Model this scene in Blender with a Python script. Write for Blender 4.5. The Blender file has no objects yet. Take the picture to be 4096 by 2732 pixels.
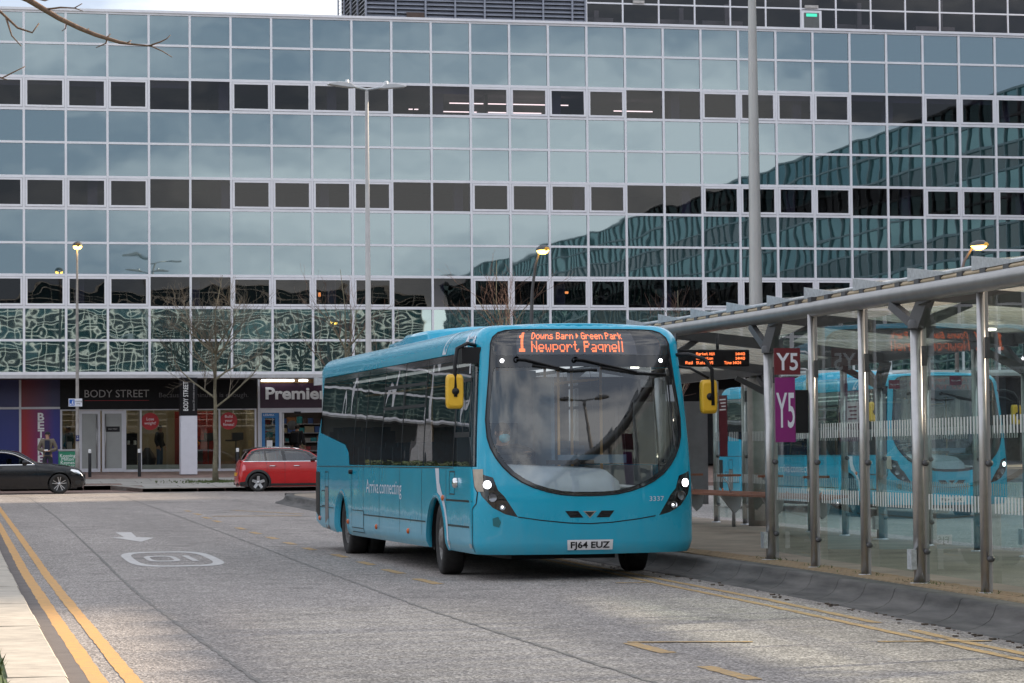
import bpy, math, random
from mathutils import Vector, Matrix
from mathutils.geometry import delaunay_2d_cdt
random.seed(7)
PI = math.pi
R = math.radians
scene = bpy.context.scene
col = scene.collection

# ------------------------------------------------------------------ camera
cam = bpy.data.cameras.new('camera')
cam.sensor_width = 36.0
cam.lens = 94.2
cam.clip_start = 0.5
cam.clip_end = 2000
cam_o = bpy.data.objects.new('camera', cam)
col.objects.link(cam_o)
cam_o.matrix_world = (Matrix.Translation((0, 0, 1.41)) @ Matrix.Rotation(R(-12.4), 4, 'Z')
                      @ Matrix.Rotation(R(92.415), 4, 'X') @ Matrix.Rotation(R(-0.52), 4, 'Z'))
scene.camera = cam_o

# ------------------------------------------------------------------ sky and sun
SUN_EL, SUN_AZ = R(22.7), R(76)      # azimuth clockwise from +Y : sun on the right, a little ahead of the camera
world = bpy.data.worlds.new('World')
scene.world = world
world.use_nodes = True
wn, wl = world.node_tree.nodes, world.node_tree.links
wn.clear()
w_out = wn.new('ShaderNodeOutputWorld')
w_bg = wn.new('ShaderNodeBackground')
w_sky = wn.new('ShaderNodeTexSky')
w_sky.sky_type = 'NISHITA'
w_sky.sun_disc = False
w_sky.sun_elevation = SUN_EL
w_sky.sun_rotation = SUN_AZ
w_sky.air_density = 1.0
w_sky.dust_density = 2.0
w_tc = wn.new('ShaderNodeTexCoord')
w_map = wn.new('ShaderNodeMapping')
w_map.inputs['Scale'].default_value = (1.0, 1.0, 3.2)
w_noise = wn.new('ShaderNodeTexNoise')
w_noise.inputs['Scale'].default_value = 5.5
w_noise.inputs['Detail'].default_value = 7
w_noise.inputs['Roughness'].default_value = 0.52
w_ramp = wn.new('ShaderNodeValToRGB')
w_ramp.color_ramp.elements[0].position = 0.42
w_ramp.color_ramp.elements[0].color = (4.5, 5.05, 6.15, 1)
w_ramp.color_ramp.elements[1].position = 0.62
w_ramp.color_ramp.elements[1].color = (12.6, 12.5, 12.5, 1)
w_mix = wn.new('ShaderNodeMixRGB')
w_mix.inputs['Fac'].default_value = 0.76
wl.new(w_tc.outputs['Generated'], w_map.inputs['Vector'])
wl.new(w_map.outputs['Vector'], w_noise.inputs['Vector'])
wl.new(w_noise.outputs['Fac'], w_ramp.inputs['Fac'])
wl.new(w_sky.outputs['Color'], w_mix.inputs['Color1'])
wl.new(w_ramp.outputs['Color'], w_mix.inputs['Color2'])
wl.new(w_mix.outputs['Color'], w_bg.inputs['Color'])
w_bg.inputs['Strength'].default_value = 0.066
wl.new(w_bg.outputs['Background'], w_out.inputs['Surface'])

sun = bpy.data.lights.new('sun', 'SUN')
sun.energy = 3.9
sun.angle = R(2.0)
sun.color = (1.0, 0.83, 0.63)
sun_o = bpy.data.objects.new('sun', sun)
col.objects.link(sun_o)
_sd = Vector((math.sin(SUN_AZ) * math.cos(SUN_EL), math.cos(SUN_AZ) * math.cos(SUN_EL), math.sin(SUN_EL)))
sun_o.rotation_euler = _sd.to_track_quat('Z', 'Y').to_euler()
sun_o.location = _sd * 150

vs = scene.view_settings
vs.view_transform = 'Standard'
vs.look = 'None'
vs.gamma = 1.0
vs.exposure = 1.35
vs.use_curve_mapping = False
scene.cycles.max_bounces = 10
scene.cycles.transparent_max_bounces = 24
scene.cycles.glossy_bounces = 5
scene.cycles.sample_clamp_indirect = 6.0
scene.cycles.caustics_reflective = False
scene.cycles.caustics_refractive = False

# ------------------------------------------------------------------ materials
MATS = {}
def newmat(name):
    m = bpy.data.materials.new(name)
    m.use_nodes = True
    nt = m.node_tree
    nt.nodes.clear()
    out = nt.nodes.new('ShaderNodeOutputMaterial')
    return m, nt, out
def node(nt, typ, **kw):
    n = nt.nodes.new(typ)
    for k, v in kw.items():
        if k in n.inputs: n.inputs[k].default_value = v
        else: setattr(n, k, v)
    return n
def c4(c): return (c[0], c[1], c[2], 1.0)
def mat(name, c, rough=0.5, metal=0.0, spec=0.5, coat=0.0, var=0.12, vscale=4.0, bump=0.0, bscale=60.0, dirt_sheen=None, c2=None, stretch=None, wave=None):
    """principled with noise colour variation, optional second colour, fine bump and low-down road dust with painted sheen"""
    if name in MATS: return MATS[name]
    m, nt, out = newmat(name)
    L = nt.links
    b = node(nt, 'ShaderNodeBsdfPrincipled', **{'Roughness': rough, 'Metallic': metal, 'Specular IOR Level': spec, 'Coat Weight': coat, 'Coat Roughness': 0.04})
    tc = node(nt, 'ShaderNodeTexCoord')
    n = node(nt, 'ShaderNodeTexNoise', Scale=vscale, Detail=6.0, Roughness=0.6)
    if stretch:
        st = node(nt, 'ShaderNodeMapping'); st.inputs['Scale'].default_value = stretch
        L.new(tc.outputs['Object'], st.inputs['Vector']); L.new(st.outputs['Vector'], n.inputs['Vector'])
    else: L.new(tc.outputs['Object'], n.inputs['Vector'])
    mix = node(nt, 'ShaderNodeMixRGB')
    a = c2 if c2 else tuple(max(0, v * (1 - var)) for v in c)
    bb = c if c2 else tuple(min(1, v * (1 + var)) for v in c)
    mix.inputs['Color1'].default_value = c4(a)
    mix.inputs['Color2'].default_value = c4(bb)
    rmp = node(nt, 'ShaderNodeMapRange')
    rmp.inputs['From Min'].default_value = 0.32
    rmp.inputs['From Max'].default_value = 0.68
    L.new(n.outputs['Fac'], rmp.inputs['Value'])
    L.new(rmp.outputs['Result'], mix.inputs['Fac'])
    colr = mix.outputs['Color']
    if dirt_sheen:
        dc, z0, z1, amt = dirt_sheen
        sx = node(nt, 'ShaderNodeSeparateXYZ')
        L.new(tc.outputs['Object'], sx.inputs[0])
        dn = node(nt, 'ShaderNodeTexNoise', Scale=9.0, Detail=8.0, Roughness=0.7)
        mp = node(nt, 'ShaderNodeMapping')
        mp.inputs['Scale'].default_value = (1, 1, 0.35)
        L.new(tc.outputs['Object'], mp.inputs['Vector'])
        L.new(mp.outputs['Vector'], dn.inputs['Vector'])
        mr = node(nt, 'ShaderNodeMapRange')
        mr.inputs['From Min'].default_value = z1
        mr.inputs['From Max'].default_value = z0
        L.new(sx.outputs['Z'], mr.inputs['Value'])
        mul = node(nt, 'ShaderNodeMath', operation='MULTIPLY')
        L.new(mr.outputs['Result'], mul.inputs[0])
        L.new(dn.outputs['Fac'], mul.inputs[1])
        mul2 = node(nt, 'ShaderNodeMath', operation='MULTIPLY')
        mul2.inputs[1].default_value = amt
        L.new(mul.outputs[0], mul2.inputs[0])
        mx = node(nt, 'ShaderNodeMixRGB')
        mx.inputs['Color2'].default_value = c4(dc)
        L.new(mul2.outputs[0], mx.inputs['Fac'])
        L.new(colr, mx.inputs['Color1'])
        colr = mx.outputs['Color']
        rr = node(nt, 'ShaderNodeMapRange')
        rr.inputs['To Min'].default_value = rough
        rr.inputs['To Max'].default_value = 0.75
        L.new(mul2.outputs[0], rr.inputs['Value'])
        L.new(rr.outputs['Result'], b.inputs['Roughness'])
    L.new(colr, b.inputs['Base Color'])
    if bump:
        bn = node(nt, 'ShaderNodeTexNoise', Scale=bscale, Detail=5.0)
        L.new(tc.outputs['Object'], bn.inputs['Vector'])
        bp = node(nt, 'ShaderNodeBump', Strength=bump, Distance=0.01)
        L.new(bn.outputs['Fac'], bp.inputs['Height'])
        L.new(bp.outputs['Normal'], b.inputs['Normal'])
    if wave:
        wn_ = node(nt, 'ShaderNodeTexNoise', Scale=wave[1], Detail=1.0)
        L.new(tc.outputs['Object'], wn_.inputs['Vector'])
        wp = node(nt, 'ShaderNodeBump', Strength=1.0, Distance=wave[0])
        L.new(wn_.outputs['Fac'], wp.inputs['Height'])
        L.new(wp.outputs['Normal'], b.inputs['Normal']); L.new(wp.outputs['Normal'], b.inputs['Coat Normal'])
    L.new(b.outputs['BSDF'], out.inputs['Surface'])
    MATS[name] = m
    return m
def emit(name, c, s):
    if name in MATS: return MATS[name]
    m, nt, out = newmat(name)
    e = node(nt, 'ShaderNodeEmission', Strength=s)
    e.inputs['Color'].default_value = c4(c)
    nt.links.new(e.outputs[0], out.inputs['Surface'])
    MATS[name] = m
    return m
def glass(name, tint, ior=1.5, boost=0.0, wav=0.0, wscale=2.0, haze=0.0, mult=1.5):
    """thin pane: fresnel mix of a mirror and a tinted see-through"""
    m, nt, out = newmat(name)
    L = nt.links
    fr = node(nt, 'ShaderNodeFresnel', IOR=ior)
    gl = node(nt, 'ShaderNodeBsdfGlossy', Roughness=0.0)
    gl.inputs['Color'].default_value = (1, 1, 1, 1)
    tr = node(nt, 'ShaderNodeBsdfTransparent')
    tr.inputs['Color'].default_value = c4(tint)
    add = node(nt, 'ShaderNodeMath', operation='MULTIPLY_ADD')
    add.use_clamp = True
    add.inputs[1].default_value = mult
    add.inputs[2].default_value = boost
    L.new(fr.outputs[0], add.inputs[0])
    geo = node(nt, 'ShaderNodeNewGeometry')      # only the outer face of a pane mirrors
    inv = node(nt, 'ShaderNodeMath', operation='SUBTRACT'); inv.inputs[0].default_value = 1.0
    L.new(geo.outputs['Backfacing'], inv.inputs[1])
    fm = node(nt, 'ShaderNodeMath', operation='MULTIPLY')
    L.new(add.outputs[0], fm.inputs[0]); L.new(inv.outputs[0], fm.inputs[1])
    mx = node(nt, 'ShaderNodeMixShader')
    L.new(fm.outputs[0], mx.inputs['Fac'])
    L.new(tr.outputs[0], mx.inputs[1])
    L.new(gl.outputs[0], mx.inputs[2])
    if wav:
        tc = node(nt, 'ShaderNodeTexCoord')
        oi = node(nt, 'ShaderNodeObjectInfo')
        va = node(nt, 'ShaderNodeVectorMath', operation='ADD')
        sc = node(nt, 'ShaderNodeVectorMath', operation='SCALE')
        sc.inputs['Scale'].default_value = 37.0
        cb = node(nt, 'ShaderNodeCombineXYZ')
        L.new(oi.outputs['Random'], cb.inputs[0]); L.new(oi.outputs['Random'], cb.inputs[2])
        L.new(cb.outputs[0], sc.inputs[0])
        L.new(tc.outputs['Object'], va.inputs[0]); L.new(sc.outputs[0], va.inputs[1])
        n = node(nt, 'ShaderNodeTexNoise', Scale=wscale, Detail=1.0, Roughness=0.4)
        L.new(va.outputs[0], n.inputs['Vector'])
        bp = node(nt, 'ShaderNodeBump', Strength=1.0, Distance=wav)
        L.new(n.outputs['Fac'], bp.inputs['Height'])
        L.new(bp.outputs['Normal'], gl.inputs['Normal'])
    last = mx
    if haze:
        df = node(nt, 'ShaderNodeBsdfDiffuse')
        df.inputs['Color'].default_value = (0.6, 0.6, 0.58, 1)
        mh = node(nt, 'ShaderNodeMixShader', Fac=haze)
        L.new(mx.outputs[0], mh.inputs[1]); L.new(df.outputs[0], mh.inputs[2])
        last = mh
    L.new(last.outputs[0], out.inputs['Surface'])
    MATS[name] = m
    return m
def mirror_panel(name, body, refl, wav, wscale):
    """opaque back-painted glass: coloured body under a strong wavy mirror coat; every pane warps in its own way"""
    m, nt, out = newmat(name)
    L = nt.links
    df = node(nt, 'ShaderNodeBsdfDiffuse')
    df.inputs['Color'].default_value = c4(body)
    gl = node(nt, 'ShaderNodeBsdfGlossy', Roughness=0.012)
    gl.inputs['Color'].default_value = c4(refl)
    fr = node(nt, 'ShaderNodeFresnel', IOR=1.5)
    ma = node(nt, 'ShaderNodeMath', operation='MULTIPLY_ADD')
    ma.use_clamp = True
    ma.inputs[1].default_value = 0.6; ma.inputs[2].default_value = 0.62
    L.new(fr.outputs[0], ma.inputs[0])
    mx = node(nt, 'ShaderNodeMixShader')
    L.new(ma.outputs[0], mx.inputs['Fac'])
    L.new(df.outputs[0], mx.inputs[1]); L.new(gl.outputs[0], mx.inputs[2])
    tc = node(nt, 'ShaderNodeTexCoord')
    oi = node(nt, 'ShaderNodeObjectInfo')
    cb = node(nt, 'ShaderNodeCombineXYZ')
    sc = node(nt, 'ShaderNodeVectorMath', operation='SCALE')
    sc.inputs['Scale'].default_value = 53.0
    va = node(nt, 'ShaderNodeVectorMath', operation='ADD')
    L.new(oi.outputs['Random'], cb.inputs[0]); L.new(oi.outputs['Random'], cb.inputs[2])
    L.new(cb.outputs[0], sc.inputs[0])
    L.new(tc.outputs['Object'], va.inputs[0]); L.new(sc.outputs[0], va.inputs[1])
    n = node(nt, 'ShaderNodeTexNoise', Scale=wscale, Detail=0.6, Roughness=0.4)
    L.new(va.outputs[0], n.inputs['Vector'])
    n2 = node(nt, 'ShaderNodeTexNoise', Scale=wscale * 3.1, Detail=0.0)
    L.new(va.outputs[0], n2.inputs['Vector'])
    m2 = node(nt, 'ShaderNodeMath', operation='MULTIPLY_ADD')
    m2.inputs[1].default_value = 0.05
    L.new(n2.outputs['Fac'], m2.inputs[0]); L.new(n.outputs['Fac'], m2.inputs[2])
    bp = node(nt, 'ShaderNodeBump', Strength=1.0, Distance=wav)
    L.new(m2.outputs[0], bp.inputs['Height'])
    L.new(bp.outputs['Normal'], gl.inputs['Normal'])
    L.new(mx.outputs[0], out.inputs['Surface'])
    MATS[name] = m
    return m

def road_mat():
    m, nt, out = newmat('asphalt_worn')
    L = nt.links
    b = node(nt, 'ShaderNodeBsdfPrincipled', Roughness=0.82)
    tc = node(nt, 'ShaderNodeTexCoord')
    # stone chippings
    v = node(nt, 'ShaderNodeTexVoronoi', Scale=62.0)
    L.new(tc.outputs['Object'], v.inputs['Vector'])
    rp = node(nt, 'ShaderNodeValToRGB')
    rp.color_ramp.elements[0].position = 0.0; rp.color_ramp.elements[0].color = (0.118, 0.100, 0.092, 1)
    rp.color_ramp.elements[1].position = 1.0; rp.color_ramp.elements[1].color = (0.56, 0.51, 0.475, 1)
    e = rp.color_ramp.elements.new(0.55); e.color = (0.245, 0.221, 0.207, 1)
    sp = node(nt, 'ShaderNodeSeparateColor')
    L.new(v.outputs['Color'], sp.inputs[0])
    L.new(sp.outputs[0], rp.inputs['Fac'])
    # broad patches: worn wheel tracks, darker oil
    mp = node(nt, 'ShaderNodeMapping')
    mp.inputs['Scale'].default_value = (0.55, 0.07, 1)
    L.new(tc.outputs['Object'], mp.inputs['Vector'])
    n = node(nt, 'ShaderNodeTexNoise', Scale=1.0, Detail=7.0, Roughness=0.6)
    L.new(mp.outputs['Vector'], n.inputs['Vector'])
    rp2 = node(nt, 'ShaderNodeMapRange')
    rp2.inputs['From Min'].default_value = 0.3; rp2.inputs['From Max'].default_value = 0.7
    rp2.inputs['To Min'].default_value = 0.80; rp2.inputs['To Max'].default_value = 1.14
    L.new(n.outputs['Fac'], rp2.inputs['Value'])
    n3 = node(nt, 'ShaderNodeTexNoise', Scale=2.3, Detail=8.0, Roughness=0.7)
    L.new(tc.outputs['Object'], n3.inputs['Vector'])
    rp3 = node(nt, 'ShaderNodeMapRange')
    rp3.inputs['From Min'].default_value = 0.3; rp3.inputs['From Max'].default_value = 0.7
    rp3.inputs['To Min'].default_value = 0.80; rp3.inputs['To Max'].default_value = 1.15
    L.new(n3.outputs['Fac'], rp3.inputs['Value'])
    mm = node(nt, 'ShaderNodeMath', operation='MULTIPLY')
    L.new(rp2.outputs['Result'], mm.inputs[0]); L.new(rp3.outputs['Result'], mm.inputs[1])
    # oil drips and old stains
    n4 = node(nt, 'ShaderNodeTexNoise', Scale=0.85, Detail=5.0, Roughness=0.62)
    L.new(tc.outputs['Object'], n4.inputs['Vector'])
    rp4 = node(nt, 'ShaderNodeMapRange')
    rp4.inputs['From Min'].default_value = 0.56; rp4.inputs['From Max'].default_value = 0.72
    rp4.inputs['To Min'].default_value = 1.0; rp4.inputs['To Max'].default_value = 0.62
    L.new(n4.outputs['Fac'], rp4.inputs['Value'])
    mm2 = node(nt, 'ShaderNodeMath', operation='MULTIPLY')
    L.new(mm.outputs[0], mm2.inputs[0]); L.new(rp4.outputs['Result'], mm2.inputs[1])
    mul = node(nt, 'ShaderNodeVectorMath', operation='SCALE')
    L.new(rp.outputs['Color'], mul.inputs[0]); L.new(mm2.outputs[0], mul.inputs['Scale'])
    L.new(mul.outputs[0], b.inputs['Base Color'])
    bp = node(nt, 'ShaderNodeBump', Strength=0.6, Distance=0.012)
    L.new(v.outputs['Distance'], bp.inputs['Height'])
    L.new(bp.outputs['Normal'], b.inputs['Normal'])
    L.new(b.outputs[0], out.inputs['Surface'])
    MATS['road'] = m
    return m

M_ROAD = road_mat()
M_WHITE_FRAME = mat('white_frame', (0.82, 0.82, 0.87), 0.4, var=0.05, vscale=1.5)
M_SPAN = mirror_panel('spandrel_glass', (0.035, 0.10, 0.105), (0.31, 0.372, 0.402), 0.0032, 0.8)
M_SPAN_LOW = mirror_panel('spandrel_glass_low', (0.03, 0.085, 0.09), (0.46, 0.57, 0.57), 0.0028, 1.25)
M_FARGLASS = mirror_panel('far_glazing', (0.025, 0.075, 0.078), (0.31, 0.44, 0.45), 0.004, 0.6)
M_VISION = glass('vision_glass', (0.50, 0.49, 0.58), 1.5, 0.0, 0.004, 0.8, mult=1.05)
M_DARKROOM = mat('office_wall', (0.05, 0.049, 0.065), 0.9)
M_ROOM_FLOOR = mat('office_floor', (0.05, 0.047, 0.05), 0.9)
M_BLIND = mat('blind_fabric', (0.24, 0.235, 0.26), 0.8)
M_GREYMETAL = mat('grey_steel', (0.36, 0.36, 0.37), 0.42, 0.55, var=0.1)
M_STEEL = mat('brushed_steel', (0.46, 0.45, 0.45), 0.34, 0.85, var=0.10, vscale=8)
M_GALV = mat('galvanised', (0.50, 0.52, 0.54), 0.5, 0.6, var=0.2, vscale=25)
M_DKSTEEL = mat('dark_painted_steel', (0.07, 0.07, 0.075), 0.45, 0.1)
M_BLACK = mat('black_plastic', (0.010, 0.010, 0.012), 0.45, spec=0.3, var=0.2)
M_BLACKGLOSS = mat('black_gloss', (0.010, 0.011, 0.013), 0.06, coat=0.6, var=0.1)
M_RUBBER = mat('rubber', (0.018, 0.017, 0.017), 0.8, var=0.3, vscale=12, bump=0.2)
M_CONC = mat('concrete', (0.30, 0.285, 0.26), 0.9, var=0.22, vscale=3, bump=0.3, bscale=40)
M_PLATFORM = mat('platform_paving', (0.235, 0.195, 0.155), 0.9, var=0.25, vscale=1.4, bump=0.3, bscale=80)
M_PAVER = mat('ribbed_paver', (0.30, 0.225, 0.145), 0.9, var=0.35, vscale=1.2, bump=0.2)
M_KERBDARK = mat('dirty_kerb', (0.125, 0.118, 0.112), 0.8, vscale=8.0, stretch=(1, .10, 1), c2=(0.036, 0.035, 0.034))
M_KERBPALE = mat('pale_kerb', (0.40, 0.36, 0.305), 0.9, var=0.18, vscale=5, bump=0.3, bscale=70)
M_YELLOW = mat('yellow_paint', (0.60, 0.315, 0.085), 0.75, c2=(0.42, 0.255, 0.11), vscale=9, bump=0.3, bscale=90)
M_YWORN = mat('yellow_paint_worn', (0.52, 0.31, 0.10), 0.8, c2=(0.26, 0.21, 0.15), vscale=14, bump=0.3, bscale=90)
M_WPAINT = mat('white_paint', (0.56, 0.54, 0.53), 0.75, c2=(0.40, 0.38, 0.365), vscale=11, bump=0.25, bscale=90)
M_WWORN = mat('white_paint_worn', (0.50, 0.47, 0.44), 0.8, c2=(0.30, 0.28, 0.26), vscale=16)
M_JOINT = mat('road_joint_tar', (0.16, 0.148, 0.138), 0.8, var=0.3)
M_SLAB = mat('pavement_slab', (0.36, 0.345, 0.32), 0.9, var=0.16, vscale=1.0, bump=0.15)
M_BRICKPAVE = mat('brick_paving', (0.24, 0.165, 0.14), 0.9, var=0.3, vscale=6, bump=0.2)
M_GRASS = mat('grass', (0.07, 0.10, 0.03), 0.9, var=0.35, vscale=6)
M_HEDGE = mat('hedge_leaf', (0.085, 0.13, 0.035), 0.7, var=0.4, vscale=2, c2=(0.16, 0.15, 0.04))
M_SOIL = mat('soil', (0.08, 0.06, 0.045), 0.95, var=0.3)
M_BARK = mat('bark', (0.22, 0.20, 0.135), 0.9, c2=(0.12, 0.105, 0.075), vscale=9, bump=0.5, bscale=30)
M_TWIG = mat('twig', (0.15, 0.125, 0.095), 0.85, var=0.25, vscale=3)
M_TWIGRED = mat('twig_red', (0.15, 0.085, 0.065), 0.85, var=0.25, vscale=3)

# ------------------------------------------------------------------ mesh helpers
def tag(o, label=None, cat=None, group=None, kind=None):
    if label: o['label'] = label
    if cat: o['category'] = cat
    if group: o['group'] = group
    if kind: o['kind'] = kind
    return o
def link(name, data, parent=None, loc=None, rot=None):
    o = bpy.data.objects.new(name, data)
    col.objects.link(o)
    if parent: o.parent = parent
    if loc is not None: o.location = loc
    if rot is not None: o.rotation_euler = rot
    return o
def empty(name, loc, rz=0.0, label=None, cat=None, group=None, parent=None):
    o = link(name, None, parent, loc, (0, 0, rz))
    o.empty_display_size = 0.2
    return tag(o, label, cat, group)
class MB:
    def __init__(s): s.v, s.f, s.sm = [], [], []
    def add(s, vs_, fs_, smooth=False):
        b = len(s.v)
        s.v += [tuple(p) for p in vs_]
        s.f += [tuple(i + b for i in f) for f in fs_]
        s.sm += [smooth] * len(fs_)
        return s
    def box(s, x0, x1, y0, y1, z0, z1, M=None):
        vs_ = [(x, y, z) for z in (z0, z1) for y in (y0, y1) for x in (x0, x1)]
        if M: vs_ = [M @ Vector(p) for p in vs_]
        return s.add(vs_, [(0, 2, 3, 1), (4, 5, 7, 6), (0, 1, 5, 4), (2, 6, 7, 3), (0, 4, 6, 2), (1, 3, 7, 5)])
    def tube(s, path, r, n=8, cap=True, smooth=True):
        P = [Vector(p) for p in path]
        rr = r if isinstance(r, (list, tuple)) else [r] * len(P)
        rings = []
        up = None
        for i, p in enumerate(P):
            d = (P[min(i + 1, len(P) - 1)] - P[max(i - 1, 0)]).normalized()
            if up is None:
                up = Vector((0, 0, 1)) if abs(d.z) < 0.9 else Vector((1, 0, 0))
            a = d.cross(up)
            if a.length < 1e-5: a = d.cross(Vector((0, 1, 0)))
            a.normalize()
            b = d.cross(a).normalized()
            up = -b if (-b).dot(up) > 0 else b
            rings.append([p + (a * math.cos(2 * PI * k / n) + b * math.sin(2 * PI * k / n)) * rr[i] for k in range(n)])
        vs_ = [q for rg in rings for q in rg]
        fs_ = []
        for i in range(len(P) - 1):
            for k in range(n):
                k2 = (k + 1) % n
                fs_.append((i * n + k, (i + 1) * n + k, (i + 1) * n + k2, i * n + k2))
        s.add(vs_, fs_, smooth)
        if cap:
            b = len(s.v) - len(vs_)
            s.f.append(tuple(b + k for k in range(n))); s.sm.append(False)
            s.f.append(tuple(b + (len(P) - 1) * n + k for k in reversed(range(n)))); s.sm.append(False)
        return s
    def lathe(s, prof, axis='X', c=(0, 0, 0), n=28, smooth=True):
        """prof = [(a along axis, r)]"""
        vs_, fs_ = [], []
        for (a, r) in prof:
            for k in range(n):
                u, w = r * math.cos(2 * PI * k / n), r * math.sin(2 * PI * k / n)
                p = (a, u, w) if axis == 'X' else ((u, a, w) if axis == 'Y' else (u, w, a))
                vs_.append((p[0] + c[0], p[1] + c[1], p[2] + c[2]))
        for i in range(len(prof) - 1):
            for k in range(n):
                k2 = (k + 1) % n
                fs_.append((i * n + k, i * n + k2, (i + 1) * n + k2, (i + 1) * n + k))
        return s.add(vs_, fs_, smooth)
    def prism(s, poly, y0, y1, M=None, axes='XZ'):
        """polygon extruded along the third axis"""
        n = len(poly)
        def mk(a, b, t):
            return (a, t, b) if axes == 'XZ' else ((a, b, t) if axes == 'XY' else (t, a, b))
        vs_ = [mk(a, b, y0) for a, b in poly] + [mk(a, b, y1) for a, b in poly]
        if M: vs_ = [M @ Vector(p) for p in vs_]
        fs_ = [tuple(range(n)), tuple(reversed(range(n, 2 * n)))]
        fs_ += [(i, i + n, (i + 1) % n + n, (i + 1) % n) for i in range(n)]
        return s.add(vs_, fs_)
    def mesh(s, name, m):
        me = bpy.data.meshes.new(name)
        me.from_pydata(s.v, [], s.f)
        me.polygons.foreach_set('use_smooth', s.sm)
        if m:
            for q in (m if isinstance(m, (list, tuple)) else [m]): me.materials.append(q)
        me.update()
        return me
    def build(s, name, m, parent=None, loc=None, rot=None, fix=True, bevel=0.0):
        me = s.mesh(name, m)
        if fix:
            import bmesh
            bm = bmesh.new(); bm.from_mesh(me)
            bmesh.ops.recalc_face_normals(bm, faces=bm.faces)
            if bevel:
                bmesh.ops.bevel(bm, geom=[e for e in bm.edges if len(e.link_faces) == 2 and e.calc_face_angle(0) > 0.6], offset=bevel, segments=2, affect='EDGES', profile=0.5)
            bm.to_mesh(me); bm.free()
        return link(name, me, parent, loc, rot)
def box_o(name, m, parent, x0, x1, y0, y1, z0, z1, bevel=0.0):
    return MB().box(x0, x1, y0, y1, z0, z1).build(name, m, parent, bevel=bevel)
def copy_tree(o, parent=None, skip=()):
    c = o.copy()
    col.objects.link(c)
    c.parent = parent
    for ch in list(o.children):
        if ch.name.split('.')[0] in skip: continue
        copy_tree(ch, c, skip)
    return c
def pip(p, poly):
    x, y = p; r = False; n = len(poly); j = n - 1
    for i in range(n):
        xi, yi = poly[i]; xj, yj = poly[j]
        if (yi > y) != (yj > y) and x < (xj - xi) * (y - yi) / (yj - yi) + xi: r = not r
        j = i
    return r
def densify(poly, step):
    out = []
    for i, p in enumerate(poly):
        q = poly[(i + 1) % len(poly)]
        n = max(1, int(math.hypot(q[0] - p[0], q[1] - p[1]) / step))
        for k in range(n): out.append((p[0] + (q[0] - p[0]) * k / n, p[1] + (q[1] - p[1]) * k / n))
    return out
def patch(outline, holes, mapf, step=0.15, pts=(), eps=1e-3, normals=True):
    """a trimmed sheet: outline and holes in 2D, mapped to 3D; returns a mesh with analytic normals"""
    V, E = [], []
    for poly in [outline] + list(holes):
        d = densify(poly, step); b = len(V)
        V += d
        E += [(b + i, b + (i + 1) % len(d)) for i in range(len(d))]
    V += [p for p in pts if pip(p, outline) and not any(pip(p, h) for h in holes)]
    r = delaunay_2d_cdt([Vector(p) for p in V], E, [], 0, 1e-5)
    vv, tris = r[0], r[2]
    keep = []
    for t in tris:
        c = ((vv[t[0]].x + vv[t[1]].x + vv[t[2]].x) / 3, (vv[t[0]].y + vv[t[1]].y + vv[t[2]].y) / 3)
        if pip(c, outline) and not any(pip(c, h) for h in holes): keep.append(t)
    v3 = [Vector(mapf(p.x, p.y)) for p in vv]
    nr = []
    for p in vv:
        a = Vector(mapf(p.x + eps, p.y)) - Vector(mapf(p.x - eps, p.y))
        b = Vector(mapf(p.x, p.y + eps)) - Vector(mapf(p.x, p.y - eps))
        n = a.cross(b)
        nr.append(n.normalized() if n.length > 1e-12 else Vector((0, 0, 1)))
    fs = []
    for t in keep:
        g = (v3[t[1]] - v3[t[0]]).cross(v3[t[2]] - v3[t[0]])
        fs.append(tuple(t) if g.dot(nr[t[0]] + nr[t[1]] + nr[t[2]]) >= 0 else tuple(reversed(t)))
    me = bpy.data.meshes.new('patch')
    me.from_pydata(v3, [], fs)
    me.polygons.foreach_set('use_smooth', [True] * len(me.polygons))
    if normals: me.normals_split_custom_set_from_vertices(nr)
    me.update()
    return me
def patch_o(name, m, parent, *a, **k):
    me = patch(*a, **k)
    me.materials.append(m)
    return link(name, me, parent)
def grid_pts(x0, x1, nx, z0, z1, nz):
    return [(x0 + (x1 - x0) * (i + .5) / nx, z0 + (z1 - z0) * (j + .5) / nz) for i in range(nx) for j in range(nz)]
_dg = None
def text_mesh(s, size=1.0, extrude=0.0, align='LEFT', bold=0.0, shear=0.0, space=1.0, lead=1.0):
    cu = bpy.data.curves.new('t', 'FONT')
    cu.body = s; cu.size = size; cu.extrude = extrude; cu.align_x = align; cu.offset = bold; cu.shear = shear
    cu.space_character = space; cu.space_line = lead; cu.resolution_u = 3
    o = bpy.data.objects.new('t', cu)
    col.objects.link(o)
    dg = bpy.context.evaluated_depsgraph_get()
    me = bpy.data.meshes.new_from_object(o.evaluated_get(dg))
    bpy.data.objects.remove(o); bpy.data.curves.remove(cu)
    return me
def text_o(name, s, m, parent, size, mapf, width=None, **k):
    """lettering mapped to a surface; mapf(u, v, d) -> xyz; width fits the line"""
    me = text_mesh(s, size, **k)
    if width:
        xs = [v.co.x for v in me.vertices]
        x0, w = min(xs), max(xs) - min(xs)
        for v in me.vertices: v.co.x = (v.co.x - x0) * width / w
    for v in me.vertices: v.co = mapf(v.co.x, v.co.y, v.co.z)
    me.materials.clear(); me.materials.append(m)
    return link(name, me, parent)
def lerp_tab(tab, x):
    if x <= tab[0][0]: return tab[0][1]
    for (a, b), (c, d) in zip(tab, tab[1:]):
        if x <= c: return b + (d - b) * (x - a) / (c - a)
    return tab[-1][1]
def gz(y):           # the ground climbs gently towards the far street
    return lerp_tab([(33, 0.0), (86, 0.27), (400, 0.27)], y)

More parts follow.
